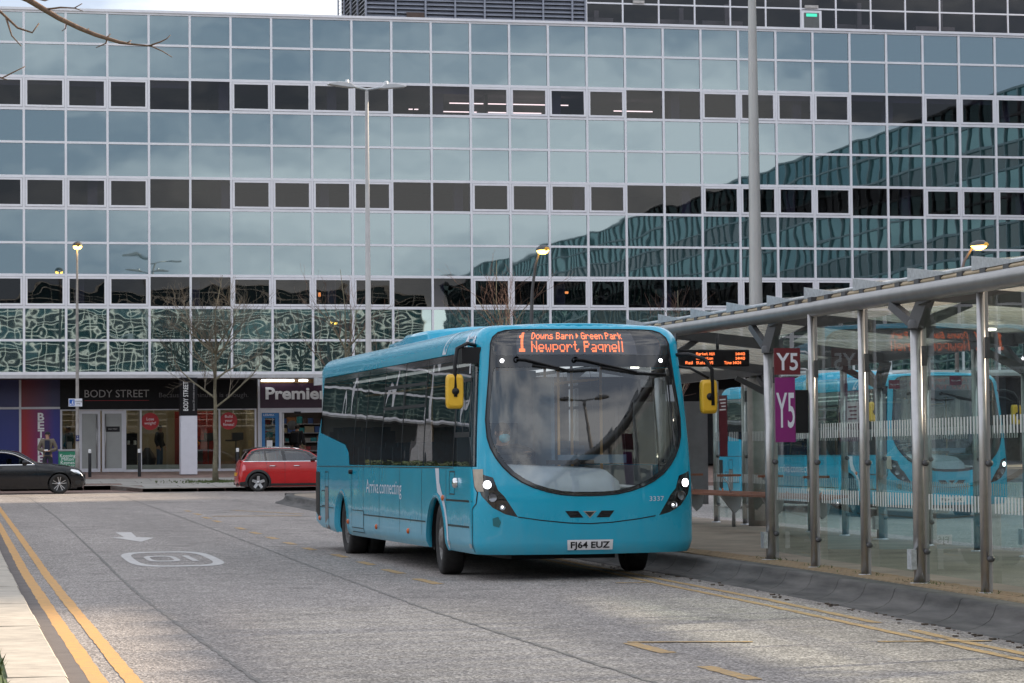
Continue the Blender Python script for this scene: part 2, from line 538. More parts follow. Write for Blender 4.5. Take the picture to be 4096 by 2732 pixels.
# ================================================================== GROUND
def sheet(name, rows, m, parent=None, kind=None):
    """rows: list of polylines with equal counts"""
    mb = MB(); n = len(rows[0])
    vs_ = [p for r in rows for p in r]
    fs_ = [(i * n + j, i * n + j + 1, (i + 1) * n + j + 1, (i + 1) * n + j) for i in range(len(rows) - 1) for j in range(n - 1)]
    mb.add(vs_, fs_)
    o = mb.build(name, m, parent, fix=False)
    return tag(o, kind=kind)
road = sheet('road', [[(x, y, gz(y)) for x in (-160, -40, 0, 20, 60, 160)] for y in (-160, -30, 15, 33, 50, 70, 86, 110, 300)], M_ROAD, kind='structure')
def strip(name, path, w, m, lift=0.004, jit=0.0, parent=None, step=0.5):
    """flat line along path [(x, y)] lying on the ground; jit roughens the painted edge"""
    P = []
    for a, b in zip(path, path[1:]):
        n = max(1, int(math.hypot(b[0] - a[0], b[1] - a[1]) / step))
        P += [(a[0] + (b[0] - a[0]) * k / n, a[1] + (b[1] - a[1]) * k / n) for k in range(n)]
    P.append(path[-1])
    l, r = [], []
    for i, p in enumerate(P):
        q0, q1 = P[max(0, i - 1)], P[min(len(P) - 1, i + 1)]
        d = Vector((q1[0] - q0[0], q1[1] - q0[1], 0)).normalized()
        nx, ny = -d.y, d.x
        j1, j2 = random.uniform(-jit, jit), random.uniform(-jit, jit)
        z = gz(p[1]) + lift
        l.append((p[0] + nx * (w / 2 + j1), p[1] + ny * (w / 2 + j1), z))
        r.append((p[0] - nx * (w / 2 + j2), p[1] - ny * (w / 2 + j2), z))
    return sheet(name, [r, l], m, parent or road)
# gutter of finer tarmac and double yellow lines on the left
M_GUTTER = mat('gutter_tarmac', (0.13, 0.112, 0.105), 0.85, var=0.2, vscale=3, bump=0.4, bscale=150)
strip('gutter', [(0.80, 10), (0.955, 17), (1.03, 27.4), (1.14, 39), (1.4, 62), (1.6, 84)], 0.20, M_GUTTER, 0.003)
strip('yellow_line', [(0.98, 8), (1.08, 17), (1.12, 22.6), (1.24, 35), (1.45, 53), (1.72, 78)], 0.115, M_YELLOW, jit=0.006, step=0.25)
strip('yellow_line', [(1.2, 8), (1.29, 17), (1.40, 28), (1.62, 46.7), (1.84, 67), (1.97, 78)], 0.105, M_YELLOW, jit=0.006, step=0.25)
# kerbside double lines and bay markings by the platform
strip('yellow_line', [(8.30, 36), (8.12, 30.7), (8.0, 27.7), (7.88, 24.6), (7.64, 20.9)], 0.09, M_YWORN, jit=0.007, step=0.2)
strip('yellow_line', [(7.6, 20.0), (7.5, 18.9), (7.42, 17.35), (7.2, 14)], 0.09, M_YWORN, jit=0.007, step=0.2)
strip('yellow_line', [(8.1, 36), (7.92, 30.8), (7.76, 27.8), (7.58, 23.6), (7.40, 20.6), (7.30, 18.8), (7.05, 14)], 0.085, M_YWORN, jit=0.007, step=0.2)
for a, b, w in [((5.13, 19.42), (6.02, 19.14), 0.10), ((6.89, 18.85), (7.7, 18.63), 0.09), ((7.36, 28.32), (7.76, 28.25), 0.10)]:
    strip('bay_line', [a, b], w, M_YWORN, jit=0.012, step=0.08, lift=0.006)
for x, y0, y1 in [(5.13, 19.35, 18.29), (5.03, 17.07, 15.97), (4.93, 14.6, 13.5), (5.5, 30.22, 28.88), (5.58, 32.9, 31.6), (5.64, 35.16, 34.1), (5.66, 37.6, 36.5), (5.6, 40.1, 39.2), (5.62, 42.4, 41.45), (5.66, 45.0, 43.9), (5.7, 47.6, 46.5), (5.74, 50.2, 49.1), (5.81, 55.0, 53.8), (5.88, 57.7, 56.5), (5.99, 60.75, 59.6), (6.05, 63.5, 62.6)]:
    strip('bay_dash', [(x, y0), (x, y1)], 0.125, M_YWORN, jit=0.010, step=0.1)
strip('bay_line', [(6.13, 58.3), (8.0, 57.7)], 0.35, M_YWORN, jit=0.05, step=0.15)
strip('bay_line', [(7.1, 63.2), (8.2, 59.2)], 0.14, M_YWORN, jit=0.03, step=0.15)
for y, x0, x1 in [(77.2, 2.5, 4.2), (76.9, 4.6, 7.6), (79.6, 3.0, 5.4), (74.5, 8.0, 9.1)]:
    strip('give_way_line', [(x0, y), (x1, y - 0.25)], 0.22, M_WWORN, jit=0.05, step=0.2)
strip('street_line', [(-10, 84.6), (40, 84.6)], 0.12, M_YWORN, jit=0.03, step=0.5)
# long tar joints between the lanes
strip('tar_joint', [(3.1, 82), (2.85, 60), (2.43, 38.9), (2.15, 27), (2.0, 12)], 0.03, M_JOINT, 0.0035, jit=0.012, step=0.12)
strip('tar_joint', [(5.94, 84), (5.45, 60), (5.05, 42), (4.79, 32.5), (4.5, 24), (4.3, 10)], 0.035, M_JOINT, 0.0035, jit=0.014, step=0.12)
# white arrow towards the camera and the 10 roundel, both meant for traffic coming this way
ar = [(3.43, 43.6), (3.11, 45.9), (3.33, 46.0), (3.36, 48.5), (3.63, 48.4), (3.53, 45.85), (3.79, 45.4)]
mb = MB(); mb.add([(x, y, gz(y) + 0.004) for x, y in ar], [(0, 6, 5, 2, 1), (2, 5, 4, 3)])
mb.build('direction_arrow', M_WPAINT, road, fix=False)
def ring_poly(cx, cy, a, b, n, k=72):
    return [(cx + a * math.copysign(abs(math.cos(t)) ** (2 / n), math.cos(t)), cy + b * math.copysign(abs(math.sin(t)) ** (2 / n), math.sin(t))) for t in [2 * PI * i / k for i in range(k)]]
def flat_ring(name, cx, cy, a, b, ta, tb, n, m, sk=0.02):
    o, i = ring_poly(cx, cy, a, b, n), ring_poly(cx, cy, a - ta, b - tb, n)
    f = lambda p: (p[0] + (p[1] - cy) * sk, p[1], gz(p[1]) + 0.004)
    k = len(o)
    mb = MB(); mb.add([f(p) for p in o] + [f(p) for p in i], [(j, (j + 1) % k, (j + 1) % k + k, j + k) for j in range(k)])
    return mb.build(name, m, road, fix=False)
flat_ring('speed_roundel', 3.32, 37.05, 0.63, 2.45, 0.135, 0.36, 3.6, M_WPAINT)
flat_ring('roundel_digit', 3.20, 37.1, 0.22, 0.92, 0.075, 0.26, 4.0, M_WPAINT)
strip('roundel_digit', [(3.60, 38.0), (3.58, 36.2)], 0.085, M_WPAINT)
# left kerb stones and verge
verge = sheet('verge', [[(x, y, gz(y) + 0.075 + (0.02 if x > -1 else 0)) for x in (-40, -3, lerp_tab([(5, 0.35), (17, 0.50), (40, 0.72), (84, 1.2)], y))] for y in range(4, 85, 4)], M_GRASS, kind='structure')
left_kerb = empty('left_kerb', (0, 0, 0)); tag(left_kerb, kind='structure')
lk = lambda y: lerp_tab([(5, 0.75), (17.1, 0.855), (27.4, 0.95), (39, 1.07), (84, 1.5)], y)
yy = 8.0
while yy < 83:
    ln = 1.68
    a, b = yy + 0.006, yy + ln - 0.006
    j = random.uniform(-0.006, 0.006)
    mb = MB()
    za, zb = gz(a), gz(b)
    pts = []
    for y_, z_ in ((a, za), (b, zb)):
        xr = lk(y_)
        pts += [(xr - 0.36 + j, y_, z_ - 0.1), (xr + j, y_, z_ - 0.1), (xr + j, y_, z_ + 0.085), (xr - 0.015 + j, y_, z_ + 0.1), (xr - 0.36 + j, y_, z_ + 0.1 + j)]
    mb.add(pts, [(0, 1, 2, 3, 4), (9, 8, 7, 6, 5)] + [(i, i + 5, (i + 1) % 5 + 5, (i + 1) % 5) for i in range(5)])
    mb.build('kerb_stone', M_KERBPALE, left_kerb)
    yy += ln
# grass tufts on the verge edge
mb = MB()
for i in range(900):
    y = random.uniform(11, 40); x = lk(y) - 0.37 - abs(random.gauss(0, 0.12)); h = random.uniform(0.03, 0.11)
    a = random.uniform(0, 6.28); dx, dy = math.cos(a) * 0.012, math.sin(a) * 0.012
    z = gz(y) + 0.08
    mb.add([(x - dx, y - dy, z), (x + dx, y + dy, z), (x + random.gauss(0, .03), y + random.gauss(0, .03), z + h)], [(0, 1, 2)])
tag(mb.build('verge_grass', M_GRASS, None, fix=False), 'tufts of short grass along the back of the pale left kerb', 'grass', kind='stuff')

# ------------------------------------------------------------------ bus platform (island)
kx = lambda y: lerp_tab([(-60, 3.0), (0, 6.35), (10, 7.15), (18.3, 7.80), (20.2, 7.97), (22.2, 8.10), (24.7, 8.26), (28.2, 8.41), (31.4, 8.47), (60, 8.75), (70, 9.0), (72.2, 9.3), (73.4, 10.2)], y)
rx = lambda y: lerp_tab([(-60, 10.4), (20, 12.5), (30, 12.85), (43, 13.5), (60, 13.6), (70, 13.0), (72.2, 12.3), (73.4, 11.2)], y)
PZ = 0.2
ys = [-60, -30, -10, 0, 5, 10, 14, 18.3, 20.2, 22.2, 24.7, 28.2, 31.4, 36, 43, 50, 60, 66, 70, 71.4, 72.2, 72.9, 73.4]
platform = sheet('platform', [[(kx(y) + 0.3, y, gz(y) + PZ), ((kx(y) + rx(y)) / 2, y, gz(y) + PZ + 0.004), (rx(y) - 0.1, y, gz(y) + PZ), (rx(y), y, gz(y) - 0.02)] for y in ys], M_PLATFORM, kind='structure')
prof = [(0.0, -0.02), (0.0, 0.0), (0.04, 0.012), (0.10, 0.026), (0.16, 0.048), (0.21, 0.080), (0.24, 0.120), (0.257, 0.165), (0.265, 0.19), (0.285, 0.205), (0.50, 0.206), (0.50, 0.1)]
def sweep_piece(name, m, parent, fx, a, b, prof_, smooth=True, n=2):
    mb = MB(); rings = []
    for k in range(n + 1):
        y = a + (b - a) * k / n
        rings.append([(fx(y) + u, y, gz(y) + w) for u, w in prof_])
    q = len(prof_)
    vs_ = [p for r in rings for p in r]
    fs_ = [(i * q + j, i * q + j + 1, (i + 1) * q + j + 1, (i + 1) * q + j) for i in range(n) for j in range(q - 1)]
    mb.add(vs_, fs_, smooth)
    for rg in (rings[0], rings[-1]): mb.add(rg, [tuple(range(q))])
    return mb.build(name, m, parent)
yy = 6.0
while yy < 72.8:
    ln = 0.915 if yy < 68 else 0.45
    sweep_piece('kerb_stone', M_KERBDARK, platform, kx, yy + 0.007, min(73.3, yy + ln - 0.007), prof, n=1)
    yy += ln
# rounded nose of the island
nose = [(kx(y), y) for y in (72.6, 73.0, 73.4)] + [(rx(y), y) for y in (73.4, 73.0, 72.6)]
mb = MB(); zt = gz(73) + PZ + 0.006
mb.add([(x, y, zt) for x, y in nose] + [(x, y, zt - 0.24) for x, y in nose], [tuple(range(6))] + [(i, i + 1, i + 7, i + 6) for i in range(5)])
mb.build('kerb_nose', M_KERBDARK, platform)
# ribbed buff pavers along the edge (four courses, bonded)
pav = MB().box(-0.049, 0.049, -0.102, 0.102, -0.03, 0.0)
for s in (-0.066, -0.022, 0.022, 0.066): pav.box(-0.046, 0.046, s - 0.013, s + 0.013, 0.0, 0.006)
pav_me = pav.mesh('paver', M_PAVER)
n = 0
for r_ in range(4):
    y = 17.6 + (0.1 if r_ % 2 else 0)
    while y < 32.6 and n < 300:
        slope = (kx(y + 0.5) - kx(y - 0.5))
        link('paver', pav_me, platform, (kx(y) + 0.56 + r_ * 0.104, y, gz(y) + PZ + 0.010 + random.uniform(-0.002, 0.003)), (random.uniform(-.01, .01), random.uniform(-.01, .01), -math.atan(slope)))
        y += 0.207; n += 1
# a yellow-white scuff and small debris in the gutter
mb = MB()
for i in range(70):
    y = random.uniform(15, 33); x = kx(y) - abs(random.gauss(0, 0.10)) - 0.01; s = random.uniform(0.008, 0.028)
    a = random.uniform(0, 6.28)
    M_ = Matrix.Translation((x, y, gz(y) + 0.006)) @ Matrix.Rotation(a, 4, 'Z')
    mb.box(-s, s, -s * 0.6, s * 0.6, -0.004, s * 0.3, M_)
tag(mb.build('gutter_debris', M_SOIL, None), 'dead leaves and grit lying in the platform gutter', 'debris', kind='stuff')
mb = MB()
for i in range(300):
    # weeds at the feet of the shelter posts
    cy = random.choice([28.67, 26.56, 24.78, 22.97, 21.17, 28.67, 22.97]); cx0 = lerp_tab([(21.17, 8.7), (22.97, 8.81), (24.78, 8.94), (26.56, 9.03), (28.67, 9.24)], cy)
    y = cy + random.gauss(0, 0.30); x = cx0 + random.gauss(0, 0.05) + 0.03; h = random.uniform(0.01, 0.045)
    a = random.uniform(0, 6.28); dx, dy = math.cos(a) * 0.008, math.sin(a) * 0.008
    z = gz(y) + PZ + 0.005
    mb.add([(x - dx, y - dy, z), (x + dx, y + dy, z), (x + random.gauss(0, .03), y + random.gauss(0, .03), z + h)], [(0, 1, 2)])
tag(mb.build('platform_weeds', M_GRASS, None, fix=False), 'small weeds and moss at the feet of the shelter posts', 'weeds', kind='stuff')

# ------------------------------------------------------------------ far pavement with lay-by
KY = 89.6
pz = lambda y: 0.39 + (y - KY) * 0.0442
pts = [(7.1, KY), (60, KY), (60, 110), (-40, 110), (-40, 91.7), (6.2, 91.7)]
mb = MB()
zf = lambda p: pz(p[1])
mb.add([(x, y, pz(y)) for x, y in pts] + [(x, y, 0.2) for x, y in pts], [(0, 1, 2, 5), (2, 3, 4, 5)] + [(i, (i + 1) % 6, (i + 1) % 6 + 6, i + 6) for i in range(6)])
pavement = tag(mb.build('pavement', M_BRICKPAVE, None, fix=False), kind='structure')
sl = math.atan(0.0442)
slab_me = {}
def slab(x0, x1, y0, y1):
    k = (round(x1 - x0, 2), round(y1 - y0, 2))
    if k not in slab_me:
        w, d = k[0] / 2 - 0.012, k[1] / 2 - 0.012
        slab_me[k] = MB().box(-w, w, -d, d, -0.03, 0.012).mesh('paving_slab', M_SLAB)
    yc = (y0 + y1) / 2
    link('paving_slab', slab_me[k], pavement, ((x0 + x1) / 2, yc, pz(yc) + random.uniform(-.002, .003)), (sl, random.uniform(-.004, .004), 0))
for r_, (y0, y1) in enumerate([(89.92, 91.4), (91.4, 92.9), (92.9, 94.4), (94.4, 95.9)]):
    x = (7.2 if r_ == 0 else 1.2) + (0.6 if r_ % 2 else 0)
    if r_ == 1:
        x = 6.6
    while x < 17.5:
        slab(x, x + 1.2, y0, y1); x += 1.2
# kerb stones: straight run, chamfered corner, lay-by back
def kstone(a, b, w=0.30):
    d = Vector((b[0] - a[0], b[1] - a[1], 0)); L = d.length; an = math.atan2(d.y, d.x)
    za, zb = pz(a[1]), pz(b[1])
    me = MB()
    me.add([(0.008, 0, 0.18 - za), (L - .008, 0, 0.18 - za), (L - .008, 0, -.004 + zb - za), (0.008, 0, -.004), (0.008, .02, .016), (L - .008, .02, .016 + zb - za), (L - .008, w, .016 + zb - za), (0.008, w, .016)],
           [(0, 1, 2, 3), (3, 2, 5, 4), (4, 5, 6, 7), (0, 3, 4, 7), (1, 6, 5, 2)])
    me.build('kerb_stone', M_CONC, pavement, (a[0], a[1], za), (0, 0, an))
x = 7.1
while x < 24:
    kstone((x, KY), (x + 0.915, KY)); x += 0.915
kstone((6.2, 91.7), (6.65, 90.65), 0.45); kstone((6.65, 90.65), (7.1, KY), 0.45)
x = 6.2
while x > -2:
    kstone((x - 0.915, 91.7), (x, 91.7)); x -= 0.915
layby = sheet('layby', [[(-30, 89.6, 0.276), (7.1, 89.6, 0.276)], [(-30, 91.7, 0.33), (6.2, 91.7, 0.33)]], M_BRICKPAVE, kind='structure')

# ================================================================== GLASS OFFICE BLOCK (straight ahead)
FY = 98.4
CX0, CM = 5.06, 1.505
RZ = [4.50, 5.70, 6.90, 8.07, 9.25, 10.50, 11.66, 12.91, 14.13, 15.30, 16.54, 17.69]
VIS = {2, 5, 8}
K0, K1 = -3, 28
office = empty('glass_office_block', (0, FY, 0), 0, 'long office block faced in a white grid of teal mirror glass above dark shopfronts', 'building')
XA, XB = CX0 + CM * K0, CX0 + CM * K1
# panes
pane_me = {}
def pane_mesh(w, h, m, key):
    if key not in pane_me:
        pane_me[key] = MB().box(-w / 2, w / 2, 0, 0.02, -h / 2, h / 2).mesh('pane', m)
    return pane_me[key]
for r_ in range(11):
    z0, z1 = RZ[r_], RZ[r_ + 1]
    for k in range(K0, K1):
        xc = CX0 + CM * (k + 0.5); zc = (z0 + z1) / 2
        tilt = (random.gauss(0, 0.0006), 0, random.gauss(0, 0.0006))
        if r_ in VIS:
            framed = ((k + 2) % 6) < 4
            op = (r_ == 8 and k == 12)
            if framed:
                # opening light: its own frame, proud of the grid
                w, h, b = CM - 0.10, (z1 - z0) - 0.12, 0.075
                key = ('f', r_)
                if key not in pane_me:
                    fm = MB()
                    fm.box(-w / 2, w / 2, -0.075, -0.01, h / 2 - b, h / 2).box(-w / 2, w / 2, -0.075, -0.01, -h / 2, -h / 2 + b)
                    fm.box(-w / 2, -w / 2 + b, -0.074, -0.011, -h / 2 + b, h / 2 - b).box(w / 2 - b, w / 2, -0.074, -0.011, -h / 2 + b, h / 2 - b)
                    pane_me[key] = fm.mesh('window_frame', M_WHITE_FRAME)
                f = link('window_frame', pane_me[key], office, (xc, 0, zc), (-0.05 if op else 0, 0, 0))
                me = pane_mesh(w - 2 * b + .02, h - 2 * b + .02, M_VISION, ('vf', r_))
                p = link('window_pane', me, f, (0, -0.03, 0), tilt)
            else:
                me = pane_mesh(CM - 0.05, z1 - z0 - 0.05, M_VISION, ('v', r_))
                link('window_pane', me, office, (xc, 0, zc), tilt)
        else:
            m = M_SPAN_LOW if r_ < 2 else M_SPAN
            me = pane_mesh(CM - 0.03, z1 - z0 - 0.03, m, ('s', r_))
            link('spandrel_panel', me, office, (xc, 0, zc), tilt)
mul_me = MB().box(-0.041, 0.041, -0.065, 0.03, RZ[0] - 0.02, RZ[-1] + 0.02).mesh('mullion', M_WHITE_FRAME)
for k in range(K0, K1 + 1):
    link('mullion', mul_me, office, (CX0 + CM * k, 0, 0))
for i, z in enumerate(RZ):
    hh = 0.048 if (i in VIS or i - 1 in VIS) else 0.041
    if i == 0: hh = 0.05
    box_o('transom', M_WHITE_FRAME, office, XA, XB, -0.058, 0.028, z - hh, z + hh)
box_o('parapet_coping', M_WHITE_FRAME, office, XA - 0.1, XB, -0.12, 0.5, RZ[-1] + 0.04, RZ[-1] + 0.13)
box_o('soffit_edge', mat('soffit_edge', (0.48, 0.48, 0.50), 0.5), office, XA, XB, -0.05, 0.08, 4.32, 4.445)
box_o('soffit', mat('soffit', (0.16, 0.155, 0.16), 0.8), office, XA, XB, 0.09, 9.0, 4.34, 4.42)
# backing behind the spandrels and real rooms behind the windows
for r_ in range(11):
    if r_ in VIS: continue
    box_o('spandrel_backing', M_DKSTEEL, office, XA, XB, 0.06, 0.12, RZ[r_], RZ[r_ + 1])
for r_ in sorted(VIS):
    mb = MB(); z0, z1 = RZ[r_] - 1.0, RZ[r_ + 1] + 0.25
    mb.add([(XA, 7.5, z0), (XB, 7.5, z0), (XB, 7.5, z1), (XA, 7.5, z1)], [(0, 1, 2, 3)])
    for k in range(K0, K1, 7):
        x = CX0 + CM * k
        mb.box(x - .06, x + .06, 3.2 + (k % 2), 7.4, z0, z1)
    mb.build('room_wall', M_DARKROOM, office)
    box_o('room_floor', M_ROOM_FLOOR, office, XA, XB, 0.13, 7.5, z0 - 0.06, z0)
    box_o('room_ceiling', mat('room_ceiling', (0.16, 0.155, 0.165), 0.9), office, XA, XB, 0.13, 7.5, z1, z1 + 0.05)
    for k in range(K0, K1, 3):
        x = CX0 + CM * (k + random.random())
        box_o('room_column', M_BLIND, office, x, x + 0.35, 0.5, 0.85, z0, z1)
for k in list(range(-2, 3)) + [9, 17, 18, 19, 20, 21, 22, 23]:
    h = random.choice([0.26, 0.30, 0.30])
    box_o('roller_blind', M_BLIND, office, CX0 + CM * k + 0.06, CX0 + CM * (k + 1) - 0.06, 0.16, 0.18, RZ[9] - h, RZ[9] + 0.1)
M_STRIPLIGHT = emit('strip_light', (1.0, 0.82, 0.62), 2.2)
for x0, x1, y, z in [(20.2, 25.0, 4.5, 15.22), (20.2, 24.2, 5.8, 15.05), (27.0, 28.6, 5.0, 15.1), (11.2, 12.0, 4.0, 14.6), (18.3, 18.45, 3.0, 14.75), (18.52, 18.67, 3.0, 14.75)]:
    box_o('office_light', M_STRIPLIGHT, office, x0, x1, y, y + 0.06, z, z + 0.035)
box_o('office_light', emit('amber_lamp', (1.0, 0.35, 0.08), 1.6), office, 14.6, 14.68, 2.0, 2.1, 7.45, 7.6)
box_o('office_light', emit('amber_lamp', (1.0, 0.35, 0.08), 1.6), office, 24.2, 24.32, 2.0, 2.1, 7.6, 7.68)
box_o('roof_deck', M_CONC, office, XA, XB, 0.5, 22, RZ[-1] - 0.2, RZ[-1])
box_o('end_wall', M_DKSTEEL, office, XA - 0.1, XA, 0.13, 22, 0.2, RZ[-1])

# ------------------------------------------------------------------ plant screen and glazed storey on the roof
plant = empty('rooftop_plant_screen', (0, 101.5, RZ[-1]), 0, 'blue-grey louvred plant screen standing on the office roof', 'plant screen')
M_LOUVRE = mat('louvre_metal', (0.27, 0.29, 0.35), 0.45, 0.2, var=0.08)
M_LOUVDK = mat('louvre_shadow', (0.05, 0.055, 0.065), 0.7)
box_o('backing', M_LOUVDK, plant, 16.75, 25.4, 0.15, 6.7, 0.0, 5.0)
slat = MB().prism([(-0.02, 0.0), (0.12, 0.11), (0.12, 0.125), (-0.02, 0.02)], 0, 1, axes='YZ')
# front slats run along X, the return along Y
z = 0.18
while z < 4.9:
    fm = MB(); fm.add([(16.68, -0.02, z), (25.4, -0.02, z), (25.4, 0.12, z + 0.12), (16.68, 0.12, z + 0.12), (16.68, -0.02, z - 0.03), (25.4, -0.02, z - 0.03)], [(0, 1, 2, 3), (0, 4, 5, 1)])
    fm.build('louvre_slat', M_LOUVRE, plant, fix=False)
    fm = MB(); fm.add([(16.63, 0, z), (16.63, 6.6, z), (16.75, 6.6, z + 0.12), (16.75, 0, z + 0.12), (16.63, 0, z - 0.03), (16.63, 6.6, z - 0.03)], [(0, 1, 2, 3), (0, 4, 5, 1)])
    fm.build('louvre_slat', M_LOUVRE, plant, fix=False)
    z += 0.165
for x in [16.66, 17.83, 19.0, 20.17, 21.34, 22.5, 23.68, 24.85, 25.38]:
    box_o('louvre_post', M_LOUVRE, plant, x - 0.035, x + 0.035, -0.06, 0.02, 0, 5.0)
for y in (1.6, 3.3, 5.0, 6.6):
    box_o('louvre_post', M_LOUVRE, plant, 16.57, 16.625, y - 0.035, y + 0.035, 0, 5.0)
box_o('vent_opening', mat('vent_brown', (0.10, 0.07, 0.06), 0.8), plant, 18.25, 18.95, -0.05, 0.0, 0.35, 0.85)
top = empty('rooftop_storey', (0, 101.5, RZ[-1]), 0, 'set-back dark glazed storey with thin white bars on the office roof', 'building')
M_TOPGLASS = glass('top_glass', (0.6, 0.58, 0.6), 1.5, 0.0, 0.004, 0.8, mult=1.2)
xs = [25.42 + 1.472 * i for i in range(16)]
zr = [0.35, 1.42, 3.1, 4.8]
for x0, x1 in zip(xs, xs[1:]):
    for z0, z1 in zip(zr, zr[1:]):
        link('window_pane', pane_mesh(x1 - x0 - .03, z1 - z0 - .03, M_TOPGLASS, ('t', round(z1 - z0, 2))), top, ((x0 + x1) / 2, 0, (z0 + z1) / 2))
for x in xs: box_o('mullion', M_WHITE_FRAME, top, x - .03, x + .03, -.05, .05, 0.3, 5.0)
for z in zr: box_o('transom', M_WHITE_FRAME, top, xs[0], xs[-1], -.045, .045, z - .03, z + .03)
box_o('room_wall', M_DARKROOM, top, xs[0], xs[-1], 6, 6.1, 0.0, 5.0)
box_o('room_floor', M_ROOM_FLOOR, top, xs[0], xs[-1], 0.05, 6, -0.05, 0.0)
box_o('room_ceiling', M_DARKROOM, top, xs[0], xs[-1], 0.05, 6, 4.95, 5.0)
box_o('plinth', M_GREYMETAL, top, xs[0], xs[-1], -0.02, 0.06, -0.05, 0.31)
dr = box_o('door', M_WHITE_FRAME, top, 34.25, 35.1, -0.09, -0.055, 0.05, 1.35)
box_o('door_glass', mat('door_glass_dark', (0.10, 0.11, 0.11), 0.12), dr, 34.36, 34.99, -0.11, -0.092, 0.12, 1.25)
box_o('exit_sign', emit('exit_green', (0.05, 0.45, 0.30), 0.9), dr, 34.45, 34.9, -0.118, -0.112, 1.10, 1.22)
box_o('lamp_box', M_WPAINT, top, 34.4, 34.95, -0.16, -0.055, 1.44, 1.55)
box_o('lamp_box', M_WPAINT, top, 27.3, 27.75, -0.16, -0.055, 1.44, 1.55)
for i, x in enumerate((26.0, 29.5, 31.4, 37.0, 40.5)):
    box_o('roof_duct', M_GREYMETAL, top, x, x + 0.18, 1.0, 1.2, 0, 1.3 + 0.2 * i)
    box_o('roof_duct', M_GREYMETAL, top, x - 0.8, x + 0.9, 1.5, 1.8, 0.9, 1.1)

# ------------------------------------------------------------------ wing on the right and block behind the camera
M_FARDARK = mirror_panel('far_glazing_dark', (0.02, 0.055, 0.055), (0.13, 0.19, 0.20), 0.004, 0.6)
def mirror_block(name, label, loc, rz, length, ground, storeys_z, setback=None, lit=None, bar=.05, dark=False, mod=CM, half=False):
    """the same curtain wall as seen in the mirror glass; local x along the wall, wall faces -y"""
    b = empty(name, loc, rz, label, 'building')
    mb = MB(); k = 0
    mbv = MB()
    for r_ in range(11):
        z0, z1 = RZ[r_], RZ[r_ + 1]
        t = mbv if r_ in VIS else mb
        t.add([(0, 0, z0), (length, 0, z0), (length, 0, z1), (0, 0, z1)], [(0, 1, 2, 3)])
    mb.build('spandrel_glazing', M_FARDARK if dark else M_FARGLASS, b, fix=False)
    mbv.build('window_glazing', mat('far_window', (0.03, 0.03, 0.035), 0.08, var=0.3, vscale=0.7), b, fix=False)
    g = MB()
    x = 0.0
    while x <= length + .01:
        g.box(x - bar, x + bar, -.09, .02, RZ[0], RZ[-1]); x += mod
    g.build('mullion_grid', lit or M_WHITE_FRAME, b)
    g = MB()
    for z in (sorted(RZ + [(a + c) / 2 for a, c in zip(RZ, RZ[1:])]) if half else RZ): g.box(0, length, -.08, .02, z - bar, z + bar)
    g.build('transom_grid', lit or M_WHITE_FRAME, b)
    box_o('ground_floor', mat('shop_dark', (0.045, 0.043, 0.045), 0.4), b, 0, length, 2.5, 2.6, 0.0, 4.4)
    box_o('soffit', M_GREYMETAL, b, 0, length, -0.05, 2.5, 4.36, 4.46)
    box_o('core', M_DKSTEEL, b, 0, length, 0.1, 16, 4.5, RZ[-1])
    x = 3.0
    while x < length:
        box_o('ground_column', M_WPAINT, b, x - .3, x + .3, 0.1, 0.7, 0, 4.36); x += 9.03
    if setback:
        for (a, c, h) in setback: box_o('rooftop_storey', M_LOUVRE, b, a, c, 5.5, 14, RZ[-1], h)
    return b
# wall plane X = 48 facing -X, running from the office towards and past the camera
mirror_block('side_wing', 'long glass office wing beside the square, on the right of the bus platform', (48.0, FY, 0.0), -PI / 2, 150, 0, RZ, lit=mat('wing_frame_shaded', (0.30, 0.33, 0.34), 0.5))  # frame colour darkened to stand for shade on the wing
# block behind the camera, facing +Y
mirror_block('rear_block', 'glass office block closing the square behind the camera', (48.0, -62.0, 0.0), PI, 120, 0, RZ, lit=mat('white_frame_sunlit', (0.90, 0.89, 0.84), 0.4, var=0.05), bar=.045, dark=True, mod=1.3, half=True)  # frame colour brightened and warmed to look sunlit
tw = empty('shadow_caster_block', (75, 46, 0), 0, 'unseen slab block added beyond the side wing to shade the bus lane', 'building')  # added out of frame to cast the shadow band across the road
box_o('wall', M_CONC, tw, 0, 15, 0, 47, 0, 36)
for i in range(9): box_o('window_band', M_FARGLASS, tw, -.05, 0, .5, 46.5, 4 + i * 3.3, 5.8 + i * 3.3)
box_o('roof', M_GREYMETAL, tw, -.2, 15.2, -.2, 47.2, 36.004, 36.4)

